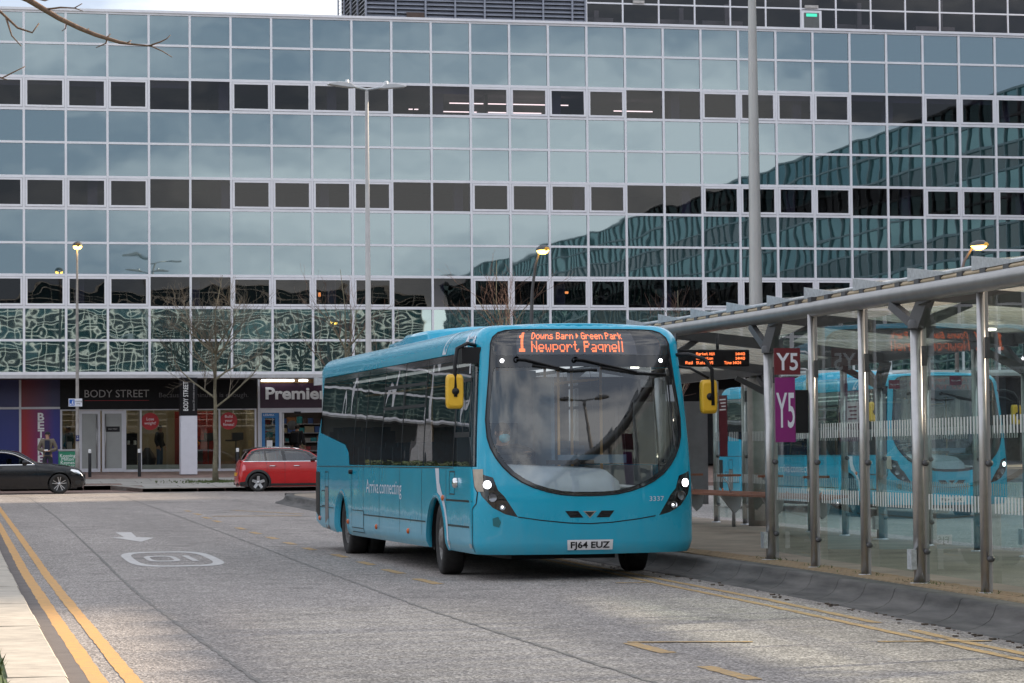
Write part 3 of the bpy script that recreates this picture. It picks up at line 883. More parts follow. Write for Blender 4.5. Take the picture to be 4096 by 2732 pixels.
# ================================================================== SHOPS under the office block
SY = 100.9
SB = 0.89                       # floor level at the shop line
def wall_map(y):                # lettering upright on a wall facing -y
    return lambda ox, oz: (lambda u, v, d: (ox + u, y - d, oz + v))
M_SHOPGLASS = glass('shop_glass', (0.74, 0.76, 0.73), 1.5, 0.0)
M_ALU = mat('white_aluminium', (0.62, 0.62, 0.66), 0.4, var=0.05)
M_FASCIA = mat('black_fascia', (0.009, 0.0085, 0.010), 0.5, spec=0.2, var=0.2)
M_LETTER = mat('white_letter', (0.85, 0.85, 0.85), 0.5, var=0.04)
M_LETTERDIM = mat('grey_letter', (0.42, 0.41, 0.41), 0.5, var=0.04)
M_RED = mat('sign_red', (0.42, 0.015, 0.02), 0.45, var=0.08)
M_NAVY = mat('sign_navy', (0.018, 0.028, 0.12), 0.4, var=0.1)
def grad_mat(name, a, b, x0, x1):
    m, nt, out = newmat(name); L = nt.links
    tc = node(nt, 'ShaderNodeTexCoord'); sx = node(nt, 'ShaderNodeSeparateXYZ')
    L.new(tc.outputs['Object'], sx.inputs[0])
    mr = node(nt, 'ShaderNodeMapRange'); mr.inputs['From Min'].default_value = x0; mr.inputs['From Max'].default_value = x1
    L.new(sx.outputs['X'], mr.inputs['Value'])
    mx = node(nt, 'ShaderNodeMixRGB'); mx.inputs['Color1'].default_value = c4(a); mx.inputs['Color2'].default_value = c4(b)
    L.new(mr.outputs['Result'], mx.inputs['Fac'])
    p = node(nt, 'ShaderNodeBsdfPrincipled', Roughness=0.4)
    L.new(mx.outputs['Color'], p.inputs['Base Color']); L.new(p.outputs[0], out.inputs['Surface'])
    return m
bet = empty('betting_shop', (0, SY, SB), 0, 'betting shop front in blue and red panels with tall white vertical lettering', 'shop')
box_o('lower_panel', grad_mat('bet_print_b', (0.02, 0.05, 0.30), (0.03, 0.04, 0.22), 1, 3.4), bet, 0.8, 3.46, 0, 0.05, 0, 2.36)
box_o('lower_panel', grad_mat('bet_print', (0.36, 0.012, 0.02), (0.03, 0.03, 0.24), 3.7, 4.75), bet, 3.54, 4.96, 0, 0.05, 0, 2.36)
box_o('fascia', grad_mat('bet_print_c', (0.02, 0.03, 0.14), (0.03, 0.03, 0.13), 1, 3.4), bet, 0.8, 3.46, -0.02, 0.05, 2.44, 3.48)
box_o('fascia', grad_mat('bet_print_d', (0.20, 0.015, 0.02), (0.035, 0.03, 0.10), 3.5, 4.7), bet, 3.54, 4.96, -0.02, 0.05, 2.44, 3.48)
box_o('divider', M_ALU, bet, 3.46, 3.54, -0.05, 0.06, 0, 3.48)
box_o('sill_bar', M_ALU, bet, 0.8, 3.46, -0.05, 0.06, 2.36, 2.44)
box_o('sill_bar', M_ALU, bet, 3.54, 4.96, -0.05, 0.06, 2.36, 2.44)
for i, ch in enumerate('BETFRED'):
    text_o('letter', ch, M_LETTER, bet, 0.40, wall_map(-0.004)(4.14, 1.94 - i * 0.315), width=0.24, extrude=0.002, bold=0.012)

fit = empty('fitness_studio', (0, SY, SB), 0, 'fitness studio front with black fascia, frosted double doors and red round window stickers', 'shop')
box_o('fascia', M_FASCIA, fit, 4.96, 12.3, -0.06, 0.05, 2.34, 3.48)
text_o('sign_letters', 'BODY STREET', M_LETTERDIM, fit, 0.40, wall_map(-0.066)(5.86, 2.79), width=2.39, extrude=0.004)
text_o('slogan', 'Because 20 minutes is enough.', mat('dim_letter', (0.14, 0.135, 0.14), 0.5), fit, 0.25, wall_map(-0.064)(8.62, 2.78), width=3.35, extrude=0.002)
box_o('underline', M_RED, fit, 5.86, 8.25, -0.066, -0.062, 2.66, 2.675)
def pane_o(parent, x0, x1, z0, z1, y=0.0, m=None, name='window_pane'):
    return box_o(name, m or M_SHOPGLASS, parent, x0, x1, y, y + 0.012, z0, z1)
for x in (5.0, 7.36, 7.94, 9.46, 10.88, 12.24): box_o('mullion', M_ALU, fit, x - 0.035, x + 0.035, -0.05, 0.05, 0, 2.34)
box_o('head_bar', M_ALU, fit, 5.0, 12.24, -0.04, 0.04, 2.30, 2.338)
for a, b in ((7.395, 7.905), (7.975, 9.425), (9.495, 10.845), (10.915, 12.205)):
    box_o('sill_bar', M_ALU, fit, a, b, -0.045, 0.045, 0.0, 0.09)
    pane_o(fit, a, b, 0.09, 2.30)
    box_o('frosted_band', mat('frosted_film', (0.55, 0.56, 0.55), 0.7), fit, a, b, 0.014, 0.017, 0.09, 0.26)
pane_o(fit, 5.035, 5.62, 0.0, 2.30)
M_FROST = mat('frosted_glass', (0.36, 0.37, 0.36), 0.25, var=0.08, vscale=1.2, c2=(0.30, 0.31, 0.30))
for a, b in ((5.66, 6.44), (6.50, 7.33)):
    d = empty('door', (0, 0, 0), parent=fit)
    box_o('door_glass', M_FROST, d, a + .1, b - .1, -0.01, 0.01, 0.14, 2.18)
    box_o('door_rail', M_ALU, d, a, b, -0.03, 0.03, 2.18, 2.29)
    box_o('door_rail', M_ALU, d, a, b, -0.03, 0.03, 0.01, 0.14)
    box_o('door_stile', M_ALU, d, a, a + .1, -0.03, 0.03, 0.14, 2.18)
    box_o('door_stile', M_ALU, d, b - .1, b, -0.03, 0.03, 0.14, 2.18)
    hx = b - .13 if a < 6 else a + .13
    MB().tube([(hx, -0.08, 0.15), (hx, -0.08, 2.15)], 0.018).build('door_handle', M_STEEL, d)
sg = box_o('door_sign', M_BLACK, fit, 6.65, 7.16, -0.016, -0.011, 1.50, 1.70)
text_o('sign_text', 'BODY STREET', M_LETTERDIM, sg, 0.07, wall_map(-0.0175)(6.74, 1.58), width=0.33)
def disc(name, m, parent, x, z, r_, y, n=40):
    mb = MB(); mb.add([(x + r_ * math.cos(2 * PI * k / n), y, z + r_ * math.sin(2 * PI * k / n)) for k in range(n)], [tuple(range(n))])
    return mb.build(name, m, parent, fix=False)
for x, t in ((8.29, 'Lose\nweight!'), (11.23, 'Build\nyour\nfitness!')):
    s = disc('round_sticker', M_RED, fit, x, 1.88, 0.325, -0.006)
    text_o('sticker_text', t, M_LETTER, s, 0.15, wall_map(-0.009)(x, 1.92 if 'Lo' in t else 2.0), align='CENTER')
# studio interior
M_FITWALL = mat('studio_wall', (0.38, 0.33, 0.24), 0.9, var=0.15, vscale=0.8)
box_o('back_wall', M_FITWALL, fit, 4.96, 12.3, 5.0, 5.1, 0, 3.2)
box_o('side_wall', M_FITWALL, fit, 4.9, 4.96, 0.1, 5.0, 0, 3.4)
box_o('side_wall', M_FITWALL, fit, 12.3, 12.36, 0.1, 5.0, 0, 3.4)
box_o('partition', mat('studio_red', (0.20, 0.018, 0.016), 0.6), fit, 9.5, 11.1, 3.2, 3.28, 0, 2.3)
box_o('floor', mat('studio_floor', (0.16, 0.14, 0.12), 0.5), fit, 4.96, 12.3, 0.06, 5.0, -0.05, 0.0)
box_o('ceiling', M_FITWALL, fit, 4.96, 12.3, 0.06, 5.0, 3.2, 3.25)
M_SHOPLIGHT = emit('shop_light', (1.0, 0.88, 0.7), 11.0)
for x in (6.2, 8.4, 10.4, 11.8): box_o('ceiling_light', M_SHOPLIGHT, fit, x, x + 0.5, 2.2, 2.45, 3.17, 3.2)
MB().lathe([(-.24, .05), (-.18, .16), (-.05, .235), (.08, .22), (.18, .15), (.24, .04)], 'Z', (10.15, 2.6, 1.08), 20).build('exercise_ball', mat('orange_ball', (0.75, 0.25, 0.03), 0.5), fit)
box_o('ball_stand', M_DKSTEEL, fit, 9.8, 10.5, 2.4, 2.8, 0, 0.82)
for x in (10.55, 11.6):
    MB().tube([(x, 0.9, 0.0), (x, 0.9, 1.15)], 0.022).tube([(x - .35, 1.2, 1.15), (x, 0.9, 1.15), (x + .3, 1.2, 1.2)], 0.03).box(x - .12, x + .3, 1.0, 1.3, 1.18, 1.45).build('training_machine', M_DKSTEEL, fit)
mb = MB().box(7.45, 7.85, 0.6, 1.0, 0, 0.9).box(7.42, 7.88, 0.9, 1.05, 0.9, 1.45)
mb.build('training_machine', M_BLACK, fit)
for dx in (-.12, .12): MB().lathe([(0, .05), (.14, .05), (.16, .03)], 'Z', (7.65 + dx, .62, 1.02), 12).build('shaker_bottle', M_LETTER, fit)
box_o('reception_desk', mat('desk_white', (.5, .5, .5), .5), fit, 5.25, 5.42, 0.5, 0.75, 0, 1.15)
mb = MB(); mb.lathe([(0, .22), (.5, .34), (.55, .30), (.9, .10)], 'Z', (8.3, 1.4, 0.0), 16); mb.build('training_bag', M_BLACK, fit)

pre = empty('convenience_store', (0, SY, SB), 0, 'convenience store front with maroon fascia, white lettering and open sliding door', 'shop')
M_MAROON = mat('maroon_fascia', (0.035, 0.009, 0.026), 0.5, var=0.12)
box_o('fascia', M_MAROON, pre, 12.42, 16.6, -0.06, 0.05, 2.36, 3.30)
box_o('fascia_top', mat('brown_trim', (0.14, 0.07, 0.02), 0.6), pre, 12.42, 16.6, -0.09, 0.02, 3.30, 3.48)
text_o('sign_letters', 'Premier', M_LETTER, pre, 0.62, wall_map(-0.068)(12.62, 2.70), width=2.35, extrude=0.006, bold=0.02)
M_TUBE = emit('fluorescent', (0.9, 0.95, 1.0), 5.0)
for a, b in ((12.45, 13.69), (13.88, 14.21), (14.6, 15.9)):
    MB().tube([(a, -0.17, 3.39), (b, -0.17, 3.39)], 0.028).build('tube_light', M_TUBE, pre)
box_o('divider', M_ALU, pre, 12.33, 12.41, -0.05, 0.06, 0, 3.48)
box_o('header', M_ALU, pre, 12.42, 16.6, -0.05, 0.05, 2.18, 2.355)
box_o('door_post', M_ALU, pre, 13.14, 13.24, -0.05, 0.05, 0, 2.18)
box_o('door_post', M_ALU, pre, 12.42, 12.47, -0.05, 0.05, 0, 2.18)
box_o('sliding_door_frame', M_STEEL, pre, 13.27, 13.33, 0.06, 0.10, 0, 2.16)
box_o('door_sensor', M_BLACK, pre, 13.7, 13.95, -0.14, -0.052, 2.13, 2.22)
M_PBLUE = mat('poster_blue', (0.02, 0.17, 0.42), 0.4, var=0.1)
p = pane_o(pre, 12.47, 13.14, 0.0, 2.18)
box_o('poster_surround', M_PBLUE, pre, 12.48, 12.60, -0.006, -0.002, 0.0, 2.17)
box_o('poster_surround', M_PBLUE, pre, 12.99, 13.13, -0.006, -0.002, 0.0, 2.17)
box_o('poster_surround', M_PBLUE, pre, 12.60, 12.99, -0.006, -0.002, 1.98, 2.17)
text_o('poster_text', 'LEBARA', M_LETTER, pre, 0.11, wall_map(-0.010)(12.55, 2.06), width=0.4)
box_o('notice', M_LETTER, pre, 12.66, 12.88, -0.008, -0.003, 0.86, 1.14)
shelf_cols = [(0.3, .03, .03), (.05, .12, .35), (.35, .3, .2), (.02, .25, .28), (.3, .3, .3), (.28, .12, .04), (.08, .05, .05)]
SC = [mat('stock_%d' % i, c, 0.5) for i, c in enumerate(shelf_cols)]
box_o('back_wall', mat('store_wall', (0.12, 0.10, 0.09), 0.8), pre, 12.4, 16.6, 3.6, 3.7, 0, 3.2)
box_o('floor', M_ROOM_FLOOR, pre, 12.4, 16.6, 0.06, 3.6, -0.05, 0)
box_o('ceiling', M_ROOM_FLOOR, pre, 12.4, 16.6, 0.06, 3.6, 2.9, 2.95)
for i, z in enumerate((0.4, 0.75, 1.1, 1.45, 1.8)):
    box_o('shelf', M_GREYMETAL, pre, 12.5, 16.5, 3.1, 3.6, z - .03, z)
    x = 12.55
    while x < 16.3:
        w = random.uniform(0.12, 0.4)
        box_o('stock_item', random.choice(SC), pre, x, x + w - .02, 3.15, 3.4, z, z + random.uniform(.12, .28)); x += w
for x, z, q in ((12.62, 1.75, 0), (12.66, 1.5, 4), (12.7, 1.25, 3), (12.64, 0.95, 1)):
    box_o('stock_item', SC[q], pre, x, x + 0.24, 0.35, 0.55, z, z + 0.2)
box_o('ceiling_light', emit('store_light', (1, .93, .82), 3.5), pre, 13.4, 14.6, 1.4, 1.6, 2.86, 2.9)
# round cap on a stand in the doorway
disc('round_mirror', mat('mirror_dark', (0.08, .08, .085), .15), pre, 13.9, 1.72, .19, 2.0)
row = empty('shopfront_row', (0, SY, SB), 0, 'dark recessed shopfronts running on to the right under the office block', 'shop')
x = 16.7
while x < 47:
    box_o('window_pane', mat('dark_shop_glass', (0.02, 0.022, 0.024), 0.08, var=0.3), row, x + .05, x + 2.35, 0, .03, 0.1, 2.4)
    box_o('mullion', M_DKSTEEL, row, x - .05, x + .05, -.04, .05, 0, 2.5)
    x += 2.4
box_o('fascia', M_FASCIA, row, 16.65, 48, -0.05, .05, 2.5, 3.48)
box_o('back_wall', M_BLACK, row, 16.65, 48, .5, .6, 0, 3.4)
# facade-line columns: the white one carries a vertical sign
pil = empty('sign_pillar', (9.45, 98.2, 0.79), 0, 'square white pillar on the shop pavement with a black vertical sign on its upper part', 'pillar')
M_PILLAR = mat('pillar_white', (0.66, 0.66, 0.72), 0.5, var=0.04)
box_o('shaft', M_PILLAR, pil, -.30, .30, -.30, .30, 0, 2.14, bevel=0.012)
box_o('sign_casing', M_FASCIA, pil, -.305, .305, -.305, .305, 2.142, 3.53)
vt = lambda u, v, d: (-0.03 - v, -0.309 - d, 2.32 + u)
text_o('sign_letters', 'BODY STREET', M_LETTER, pil, 0.25, vt, width=1.06, extrude=0.002)
vt2 = lambda u, v, d: (0.20 - v, -0.309 - d, 2.32 + u)
text_o('slogan', 'Because 20 minutes is enough', M_LETTERDIM, pil, 0.09, vt2, width=1.03, extrude=0.001)
k = 0
for x in (0.42, 18.48, 27.51, 36.54, 45.57):
    box_o('pillar', M_PILLAR, office, x - .3, x + .3, -.5, .1, 0.75, 4.31)

# ================================================================== SINGLE-DECK BUS
# local frame: origin on the ground under the middle of the front; +x nearside (kerb), +y towards the rear
BW, BL = 1.29, 11.30
def _plan():
    P = []
    n = 3.2; D = 0.42
    for i in range(41):
        t = PI / 2 * i / 40
        P.append((BW * math.sin(t) ** (2 / n), D * (1 - max(0, math.cos(t)) ** (2 / n))))
    for i in range(1, 60): P.append((BW, D + (BL - 0.28 - D) * i / 60))
    n = 4.0; D2 = 0.28
    for i in range(31):
        t = PI / 2 * i / 30
        P.append((BW * max(0, math.cos(t)) ** (2 / n), BL - D2 + D2 * math.sin(t) ** (2 / n)))
    S_ = [0.0]
    for a, b in zip(P, P[1:]): S_.append(S_[-1] + math.hypot(b[0] - a[0], b[1] - a[1]))
    return P, S_
PLAN, PS = _plan()
BT = PS[-1]
import bisect
def plan_at(t):
    s = min(max(abs(t), 0), BT - 1e-9)
    i = min(bisect.bisect_right(PS, s) - 1, len(PS) - 2)
    k = (s - PS[i]) / max(1e-9, PS[i + 1] - PS[i])
    x = PLAN[i][0] + (PLAN[i + 1][0] - PLAN[i][0]) * k
    y = PLAN[i][1] + (PLAN[i + 1][1] - PLAN[i][1]) * k
    return math.copysign(x, t), y
def tx(x):              # arc length of a front x
    a = abs(x)
    for i in range(40):
        if PLAN[i + 1][0] >= a:
            k = (a - PLAN[i][0]) / max(1e-9, PLAN[i + 1][0] - PLAN[i][0])
            return math.copysign(PS[i] + k * (PS[i + 1] - PS[i]), x)
    return math.copysign(PS[40], x)
def ty(y):              # arc length of a side y
    for i in range(len(PLAN) - 1):
        if PLAN[i + 1][1] >= y:
            k = (y - PLAN[i][1]) / max(1e-9, PLAN[i + 1][1] - PLAN[i][1])
            return PS[i] + k * (PS[i + 1] - PS[i])
    return BT
VC = 2.64; CR = 0.23; VM = VC + CR * PI / 2
def profv(v):
    ins = 0.10 * min(1, max(0, (v - 1.0) / 1.6)) ** 1.5
    if v < 0.44: ins += 0.05 * ((0.44 - v) / 0.14) ** 2
    if v <= VC: return ins, v
    a = (v - VC) / CR
    return 0.10 + CR * (1 - math.cos(a)), VC + CR * math.sin(a)
def BS(t, v, off=0.0):
    x, y = plan_at(t)
    ins, z = profv(v)
    ins -= off
    k = (BW - ins) / BW
    iy = (.03 * ((0.44 - v) / 0.14) ** 2 if v < .44 else 0) + (.11 * (1 - math.cos((v - VC) / CR)) if v > VC else 0) - off
    yy_ = iy + y * (BL - 2 * iy) / BL
    rk = 0.30 * min(1, max(0, (z - 0.9) / 1.9)) ** 1.3 * max(0, 1 - y / 0.9)
    return (x * k, yy_ + rk, z)
def bmap(off=0.0): return lambda t, v: BS(t, v, off)
def fpoly(pts): return [(tx(x), z) for x, z in pts]
def sym(half): return fpoly([(x * 1.055, z) for x, z in half] + [(-x * 1.055, z) for x, z in reversed(half) if abs(x) > 1e-6])
def spoly(pts, side=-1): return [(side * ty(y), z) for y, z in pts]
MASK = [(0, .936), (.16, .939), (.31, .952), (.46, .985), (.61, 1.035), (.73, 1.095), (.84, 1.175), (.93, 1.27), (1.0, 1.37), (1.055, 1.48), (1.09, 1.60), (1.108, 1.80), (1.10, 2.0), (1.09, 2.2), (1.083, 2.4), (1.08, 2.55), (1.075, 2.66), (1.06, 2.74), (1.02, 2.805), (.95, 2.838), (.85, 2.85), (.7, 2.855), (0, 2.858)]
WS = [(0, .985), (.16, .988), (.30, 1.0), (.45, 1.034), (.59, 1.083), (.70, 1.142), (.80, 1.215), (.89, 1.31), (.955, 1.40), (1.01, 1.50), (1.045, 1.61), (1.065, 1.80), (1.058, 2.0), (1.045, 2.2), (1.035, 2.36), (1.01, 2.385), (0, 2.395)]
DEST = [(0, 2.525), (1.01, 2.525), (1.04, 2.545), (1.043, 2.62), (1.035, 2.69), (1.01, 2.76), (.96, 2.802), (.88, 2.82), (.65, 2.826), (0, 2.828)]
def zfix(h): return h
M_BUS = mat('bus_turquoise', (0.0, 0.235, 0.36), 0.16, coat=1.0, var=0.05, vscale=1.2, dirt_sheen=((0.14, 0.20, 0.20), 0.28, 0.95, 0.75))
M_BUSSIDE = mat('bus_turquoise_side', (0.0, 0.37, 0.56), 0.22, spec=0.35, coat=0.65, wave=(0.0035, 1.7), var=0.05, vscale=1.5, dirt_sheen=((0.17, 0.27, 0.29), 0.25, 1.0, 0.5))  # pale tint low down: road dust plus whitish reflections put into the colour
M_SEAM = mat('panel_gap', (0.008, 0.03, 0.036), 0.6)
M_BUSGLASS = glass('bus_side_glass', (0.46, 0.49, 0.48), 1.5, 0.0, 0.003, 1.1, mult=1.15)
M_SCREEN = glass('windscreen_glass', (0.84, 0.89, 0.91), 1.5, 0.03)
M_TRIMGREY = mat('cab_moulding', (0.34, 0.36, 0.37), 0.6, var=0.08)
M_SEATFAB = mat('seat_fabric', (0.02, 0.07, 0.11), 0.85, var=0.3, vscale=20)
M_RAIL = mat('grab_rail', (0.55, 0.30, 0.10), 0.4)
M_LINING = mat('bus_lining', (0.30, 0.32, 0.33), 0.7, var=0.1)
M_MIRROR = mat('mirror_yellow', (0.72, 0.42, 0.025), 0.38, var=0.06)
M_WHITEST = mat('white_vinyl', (0.66, 0.68, 0.76), 0.3, var=0.04)
M_CREAM = mat('bare_filler', (0.46, 0.40, 0.33), 0.7, var=0.15, vscale=8)
M_AMBER = mat('amber_lens', (0.55, 0.11, 0.02), 0.2)
M_HEADON = emit('headlamp_lit', (0.95, 0.95, 1.0), 3.2)
M_CHROME = mat('chrome', (0.75, 0.75, 0.76), 0.08, 1.0, var=0.03)
M_LENS = mat('lamp_lens', (0.22, 0.23, 0.25), 0.05, 0.6)
M_LED = emit('led_orange', (1.0, 0.20, 0.06), 1.15)
M_LEDBACK = mat('led_board', (0.055, 0.058, 0.068), 0.35)
M_LEDDIM = emit('led_dim', (0.5, 0.06, 0.03), 0.22)

LED5 = {'D': '7F4141221C', 'o': '3844444438', 'w': '3C4030403C', 'n': '7C08040478', 's': '4854545420', 'B': '7F49494936', 'a': '2054545478', 'r': '7C08040408', 'G': '3E4149497A', 'e': '3854545418', 'P': '7F09090906', 'k': '7F10284400', 'N': '7F0408107F', 'p': 'FC24242418', 't': '043F444020', 'g': '18A4A4A47C', 'l': '7F00000000', '1': '00427F4000', 'M': '7F020C027F', 'H': '7F0808087F', 'i': '00447D4000', 'W': '3F4038403F', 'v': '1C2040201C', 'R': '7F09192946', 'S': '4649494931', 'Y': '0708700807', '5': '2745454539', 'T': '01017F0101', 'm': '7C04180478', '4': '1814127F10', '0': '3E4141413E', ':': '0036360000', '3': '2141454B31', '>': '003E1C0800', ' ': '0000000000', 'h': '7F08040478', 'c': '3844444420', 'y': '1CA0A0A07C', 'b': '7F48444438', '2': '4261514946', 'd': '3844447F00', '6': '3C4A494930', '7': '0171090503', '8': '3649494936', '9': '064949291E', 'C': '3E41414122', 'f': '087E090102'}
def led_cells(s, sx=1, sy=1.0, bold=0, gap=1):
    cells = set(); x = 0
    for ch in s:
        h = LED5[ch]; cols_ = [int(h[i:i + 2], 16) for i in range(0, 10, 2)]
        while len(cols_) > 2 and cols_[-1] == 0: cols_.pop()
        while len(cols_) > 2 and cols_[0] == 0: cols_.pop(0)
        if ch == ' ': cols_ = [0, 0]
        w = int(round(len(cols_) * sx))
        for c in range(w):
            bits = cols_[min(len(cols_) - 1, int(c / sx))]
            for r in range(int(round(8 * sy))):
                if bits >> min(7, int(r / sy)) & 1:
                    for b in range(bold + 1): cells.add((x + c + b, r))
        x += w + gap + bold
    return cells, x - gap
def led_text(name, s, m, parent, mapf, x0, x1, ztop, pitch_z, dot=0.42, sx=1, sy=1.0, bold=0, gap=1):
    """LED dots fitted between x0 and x1; mapf(x, z) -> xyz"""
    cells, w = led_cells(s, sx, sy, bold, gap)
    px_ = (x1 - x0) / w
    mb = MB()
    for (c, r) in cells:
        cx_, cz = x0 + (c + .5) * px_, ztop - (r + .5) * pitch_z
        dx, dz = px_ * dot, pitch_z * dot
        mb.add([mapf(cx_ - dx, cz - dz), mapf(cx_ + dx, cz - dz), mapf(cx_ + dx, cz + dz), mapf(cx_ - dx, cz + dz)], [(0, 1, 2, 3)])
    return mb.build(name, m, parent, fix=False)

def build_bus(loc, rz, label):
    bus = empty('bus', loc, rz, label, 'bus')
    WIN = [(-.0, 0)]
    ARC = []
    def arch(yc, r_, zc, side):
        out = []
        n = 18
        a0 = math.asin((zc - 0.30) / r_) if zc > .3 else 0
        for i in range(n + 1):
            a = PI + a0 - (PI + 2 * a0) * i / n
            out.append((yc + r_ * math.cos(a) * -1, zc + r_ * math.sin(a)))
        return out
    # outline of the whole skin, unrolled
    bot = []
    side_pts = []
    y_list = [(0.45, .30)]
    fa = [(2.22 + .555 * math.cos(a), .36 + .555 * math.sin(a)) for a in [PI + .1 - (PI + .2) * i / 20 for i in range(21)]]
    ra = [(8.84 + .53 * math.cos(a), .37 + .53 * math.sin(a)) for a in [PI + .13 - (PI + .26) * i / 20 for i in range(21)]]
    lower = [(0.45, .30)] + fa + [(3.2, .30), (5, .30), (8.0, .30)] + ra + [(9.6, .31), (10.6, .36), (11.0, .44)]
    nb = [(-ty(y), z) for y, z in reversed(lower)]
    pb = [(ty(y), z) for y, z in lower]
    outline = [(-BT, .48)] + nb + [(-tx(.9), .295), (0, .29), (tx(.9), .295)] + pb + [(BT, .48), (BT, VM), (-BT, VM)]
    band = [(.21, 1.275), (.21, 2.585), (10.83, 2.585), (10.83, 1.76), (8.62, 1.57), (8.32, 1.46), (8.22, 1.285)]
    holeL, holeR = spoly(band, -1), spoly([(.34, .42), (.34, 2.40), (1.62, 2.40), (1.62, 2.585), (10.83, 2.585), (10.83, 1.76), (8.62, 1.57), (8.32, 1.46), (8.22, 1.285), (1.62, 1.275), (1.62, .42)], 1)
    mask = sym(MASK)
    hl = [(1.225, 1.205), (1.08, 1.155), (1.03, 1.015), (.965, .948), (.815, .712), (.95, .745), (1.09, .82), (1.20, .95), (1.235, 1.06)]
    hlR, hlL = fpoly(hl), fpoly([(-x, z) for x, z in reversed(hl)])
    pts = []
    for i in range(110):
        t = -1.9 + 3.8 * (i + .5) / 110
        pts += [(t, .30 + 2.3 * (j + .5) / 26) for j in range(26)]
    for i in range(170):
        t = -BT + 2 * BT * (i + .5) / 170
        pts += [(t, VC - .03 + (VM - VC + .03) * (j + .5) / 9) for j in range(9)]
        if abs(t) > 1.75: pts += [(t, z) for z in (.36, .42, .5, .7, .95, 1.15, 1.4, 1.65)]
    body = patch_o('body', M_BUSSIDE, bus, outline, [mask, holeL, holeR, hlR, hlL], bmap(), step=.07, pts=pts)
    # roof
    mb = MB(); N = 90
    ts = [BT * i / N for i in range(N + 1)]
    rows = []
    for s in (1, .8, .5, .2, -.2, -.5, -.8, -1):
        rows.append([(BS(t, VM)[0] * s, BS(t, VM)[1], BS(t, VM)[2] + .025 * (1 - s * s) * min(1, BS(t, VM)[0] / .6)) for t in ts])
    vs_ = [p for r in rows for p in r]; q = N + 1
    mb.add(vs_, [(i * q + j, i * q + j + 1, (i + 1) * q + j + 1, (i + 1) * q + j) for i in range(7) for j in range(N)], True)
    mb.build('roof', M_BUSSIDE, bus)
    pod = MB()
    n = 10
    podsec = []
    for y, h, w in ((4.95, .0, .70), (5.0, .13, .77), (5.12, .20, .80), (6.55, .20, .80), (6.85, .13, .80), (7.85, .105, .78), (7.9, .0, .76)):
        podsec.append([(w * math.cos(a) if abs(math.cos(a)) < .8 else w * math.copysign(.9 + .1 * abs(math.cos(a)), math.cos(a)), y, 2.865 + (h + .02) * math.sin(a) ** .6 if math.sin(a) > 0 else 2.865) for a in [PI * k / n for k in range(n + 1)]])
    q = n + 1
    pod.add([p for s in podsec for p in s], [(i * q + j, i * q + j + 1, (i + 1) * q + j + 1, (i + 1) * q + j) for i in range(len(podsec) - 1) for j in range(n)], True)
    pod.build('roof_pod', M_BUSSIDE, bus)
    # ---------------- front
    ws, dest = sym(WS), sym(DEST)
    fp = [(-1.5 + 3.0 * (i + .5) / 44, .95 + 1.95 * (j + .5) / 32) for i in range(44) for j in range(32)]
    patch_o('windscreen_surround', M_BLACKGLOSS, bus, mask, [ws, dest], bmap(.003), step=.05, pts=fp)
    # rubber rim round the mask
    rim = MB(); o_ = densify(mask, .05); c0 = (0, 1.9)
    inn = [(p[0] * .985, 1.9 + (p[1] - 1.9) * .985) for p in o_]
    vs_ = [BS(*p, .001) for p in o_] + [BS(*p, .012) for p in [(a[0] * .5 + b[0] * .5, a[1] * .5 + b[1] * .5) for a, b in zip(o_, inn)]] + [BS(*p, .004) for p in inn]
    k = len(o_)
    rim.add(vs_, [(i, (i + 1) % k, (i + 1) % k + k, i + k) for i in range(k)] + [(i + k, (i + 1) % k + k, (i + 1) % k + 2 * k, i + 2 * k) for i in range(k)], True)
    rim.build('screen_rubber', M_BLACK, bus)
    glass_o = patch_o('windscreen', M_SCREEN, bus, ws, [], bmap(-.004), step=.05, pts=fp)
    patch_o('destination_glass', glass('dest_glass', (.75, .75, .78), 1.5, .02) if 'dest_glass' not in MATS else MATS['dest_glass'], bus, dest, [], bmap(.001), step=.06, pts=fp)
    bd = [(-.83, 2.535), (.73, 2.535), (.70, 2.81), (-.84, 2.81)]
    patch_o('destination_board', M_LEDBACK, bus, fpoly(bd), [], bmap(-.035), step=.1, pts=fp)
    patch_o('destination_box', M_BLACK, bus, sym([(x * 1.0, z) for x, z in DEST]), [], bmap(-.06), step=.1, pts=fp)
    for x in (-.99, .99):
        q = Vector(BS(tx(x), 2.462, .004)); MB().lathe([(-.004, .0), (-.004, .022), (.004, .022), (.008, .012), (.008, 0)], 'Y', q, 14).build('marker_lamp', M_HEADON, bus)
    # wipers, parked along the top
    for pth in ([(-.80, 2.48), (-.70, 2.475), (-.20, 2.35), (.16, 2.355)], [(-.10, 2.475), (.0, 2.47), (.64, 2.325), (1.02, 2.30)]):
        pp = [BS(tx(x), z, .035) for x, z in pth]
        w = MB().tube(pp[:3], .013, 6).build('wiper', M_BLACK, bus)
        a, b = pth[2], pth[3]
        bl = [(a[0] - .42, a[1] + .06), (a[0], a[1] - .005), b]
        MB().tube([BS(tx(x), z, .018) for x, z in bl], .016, 6).build('wiper_blade', M_BLACK, w)
        MB().lathe([(0, .03), (.04, .028), (.05, .0)], 'Y', BS(tx(pth[0][0]), pth[0][1], .045), 12).build('wiper_pivot', M_BLACK, w)
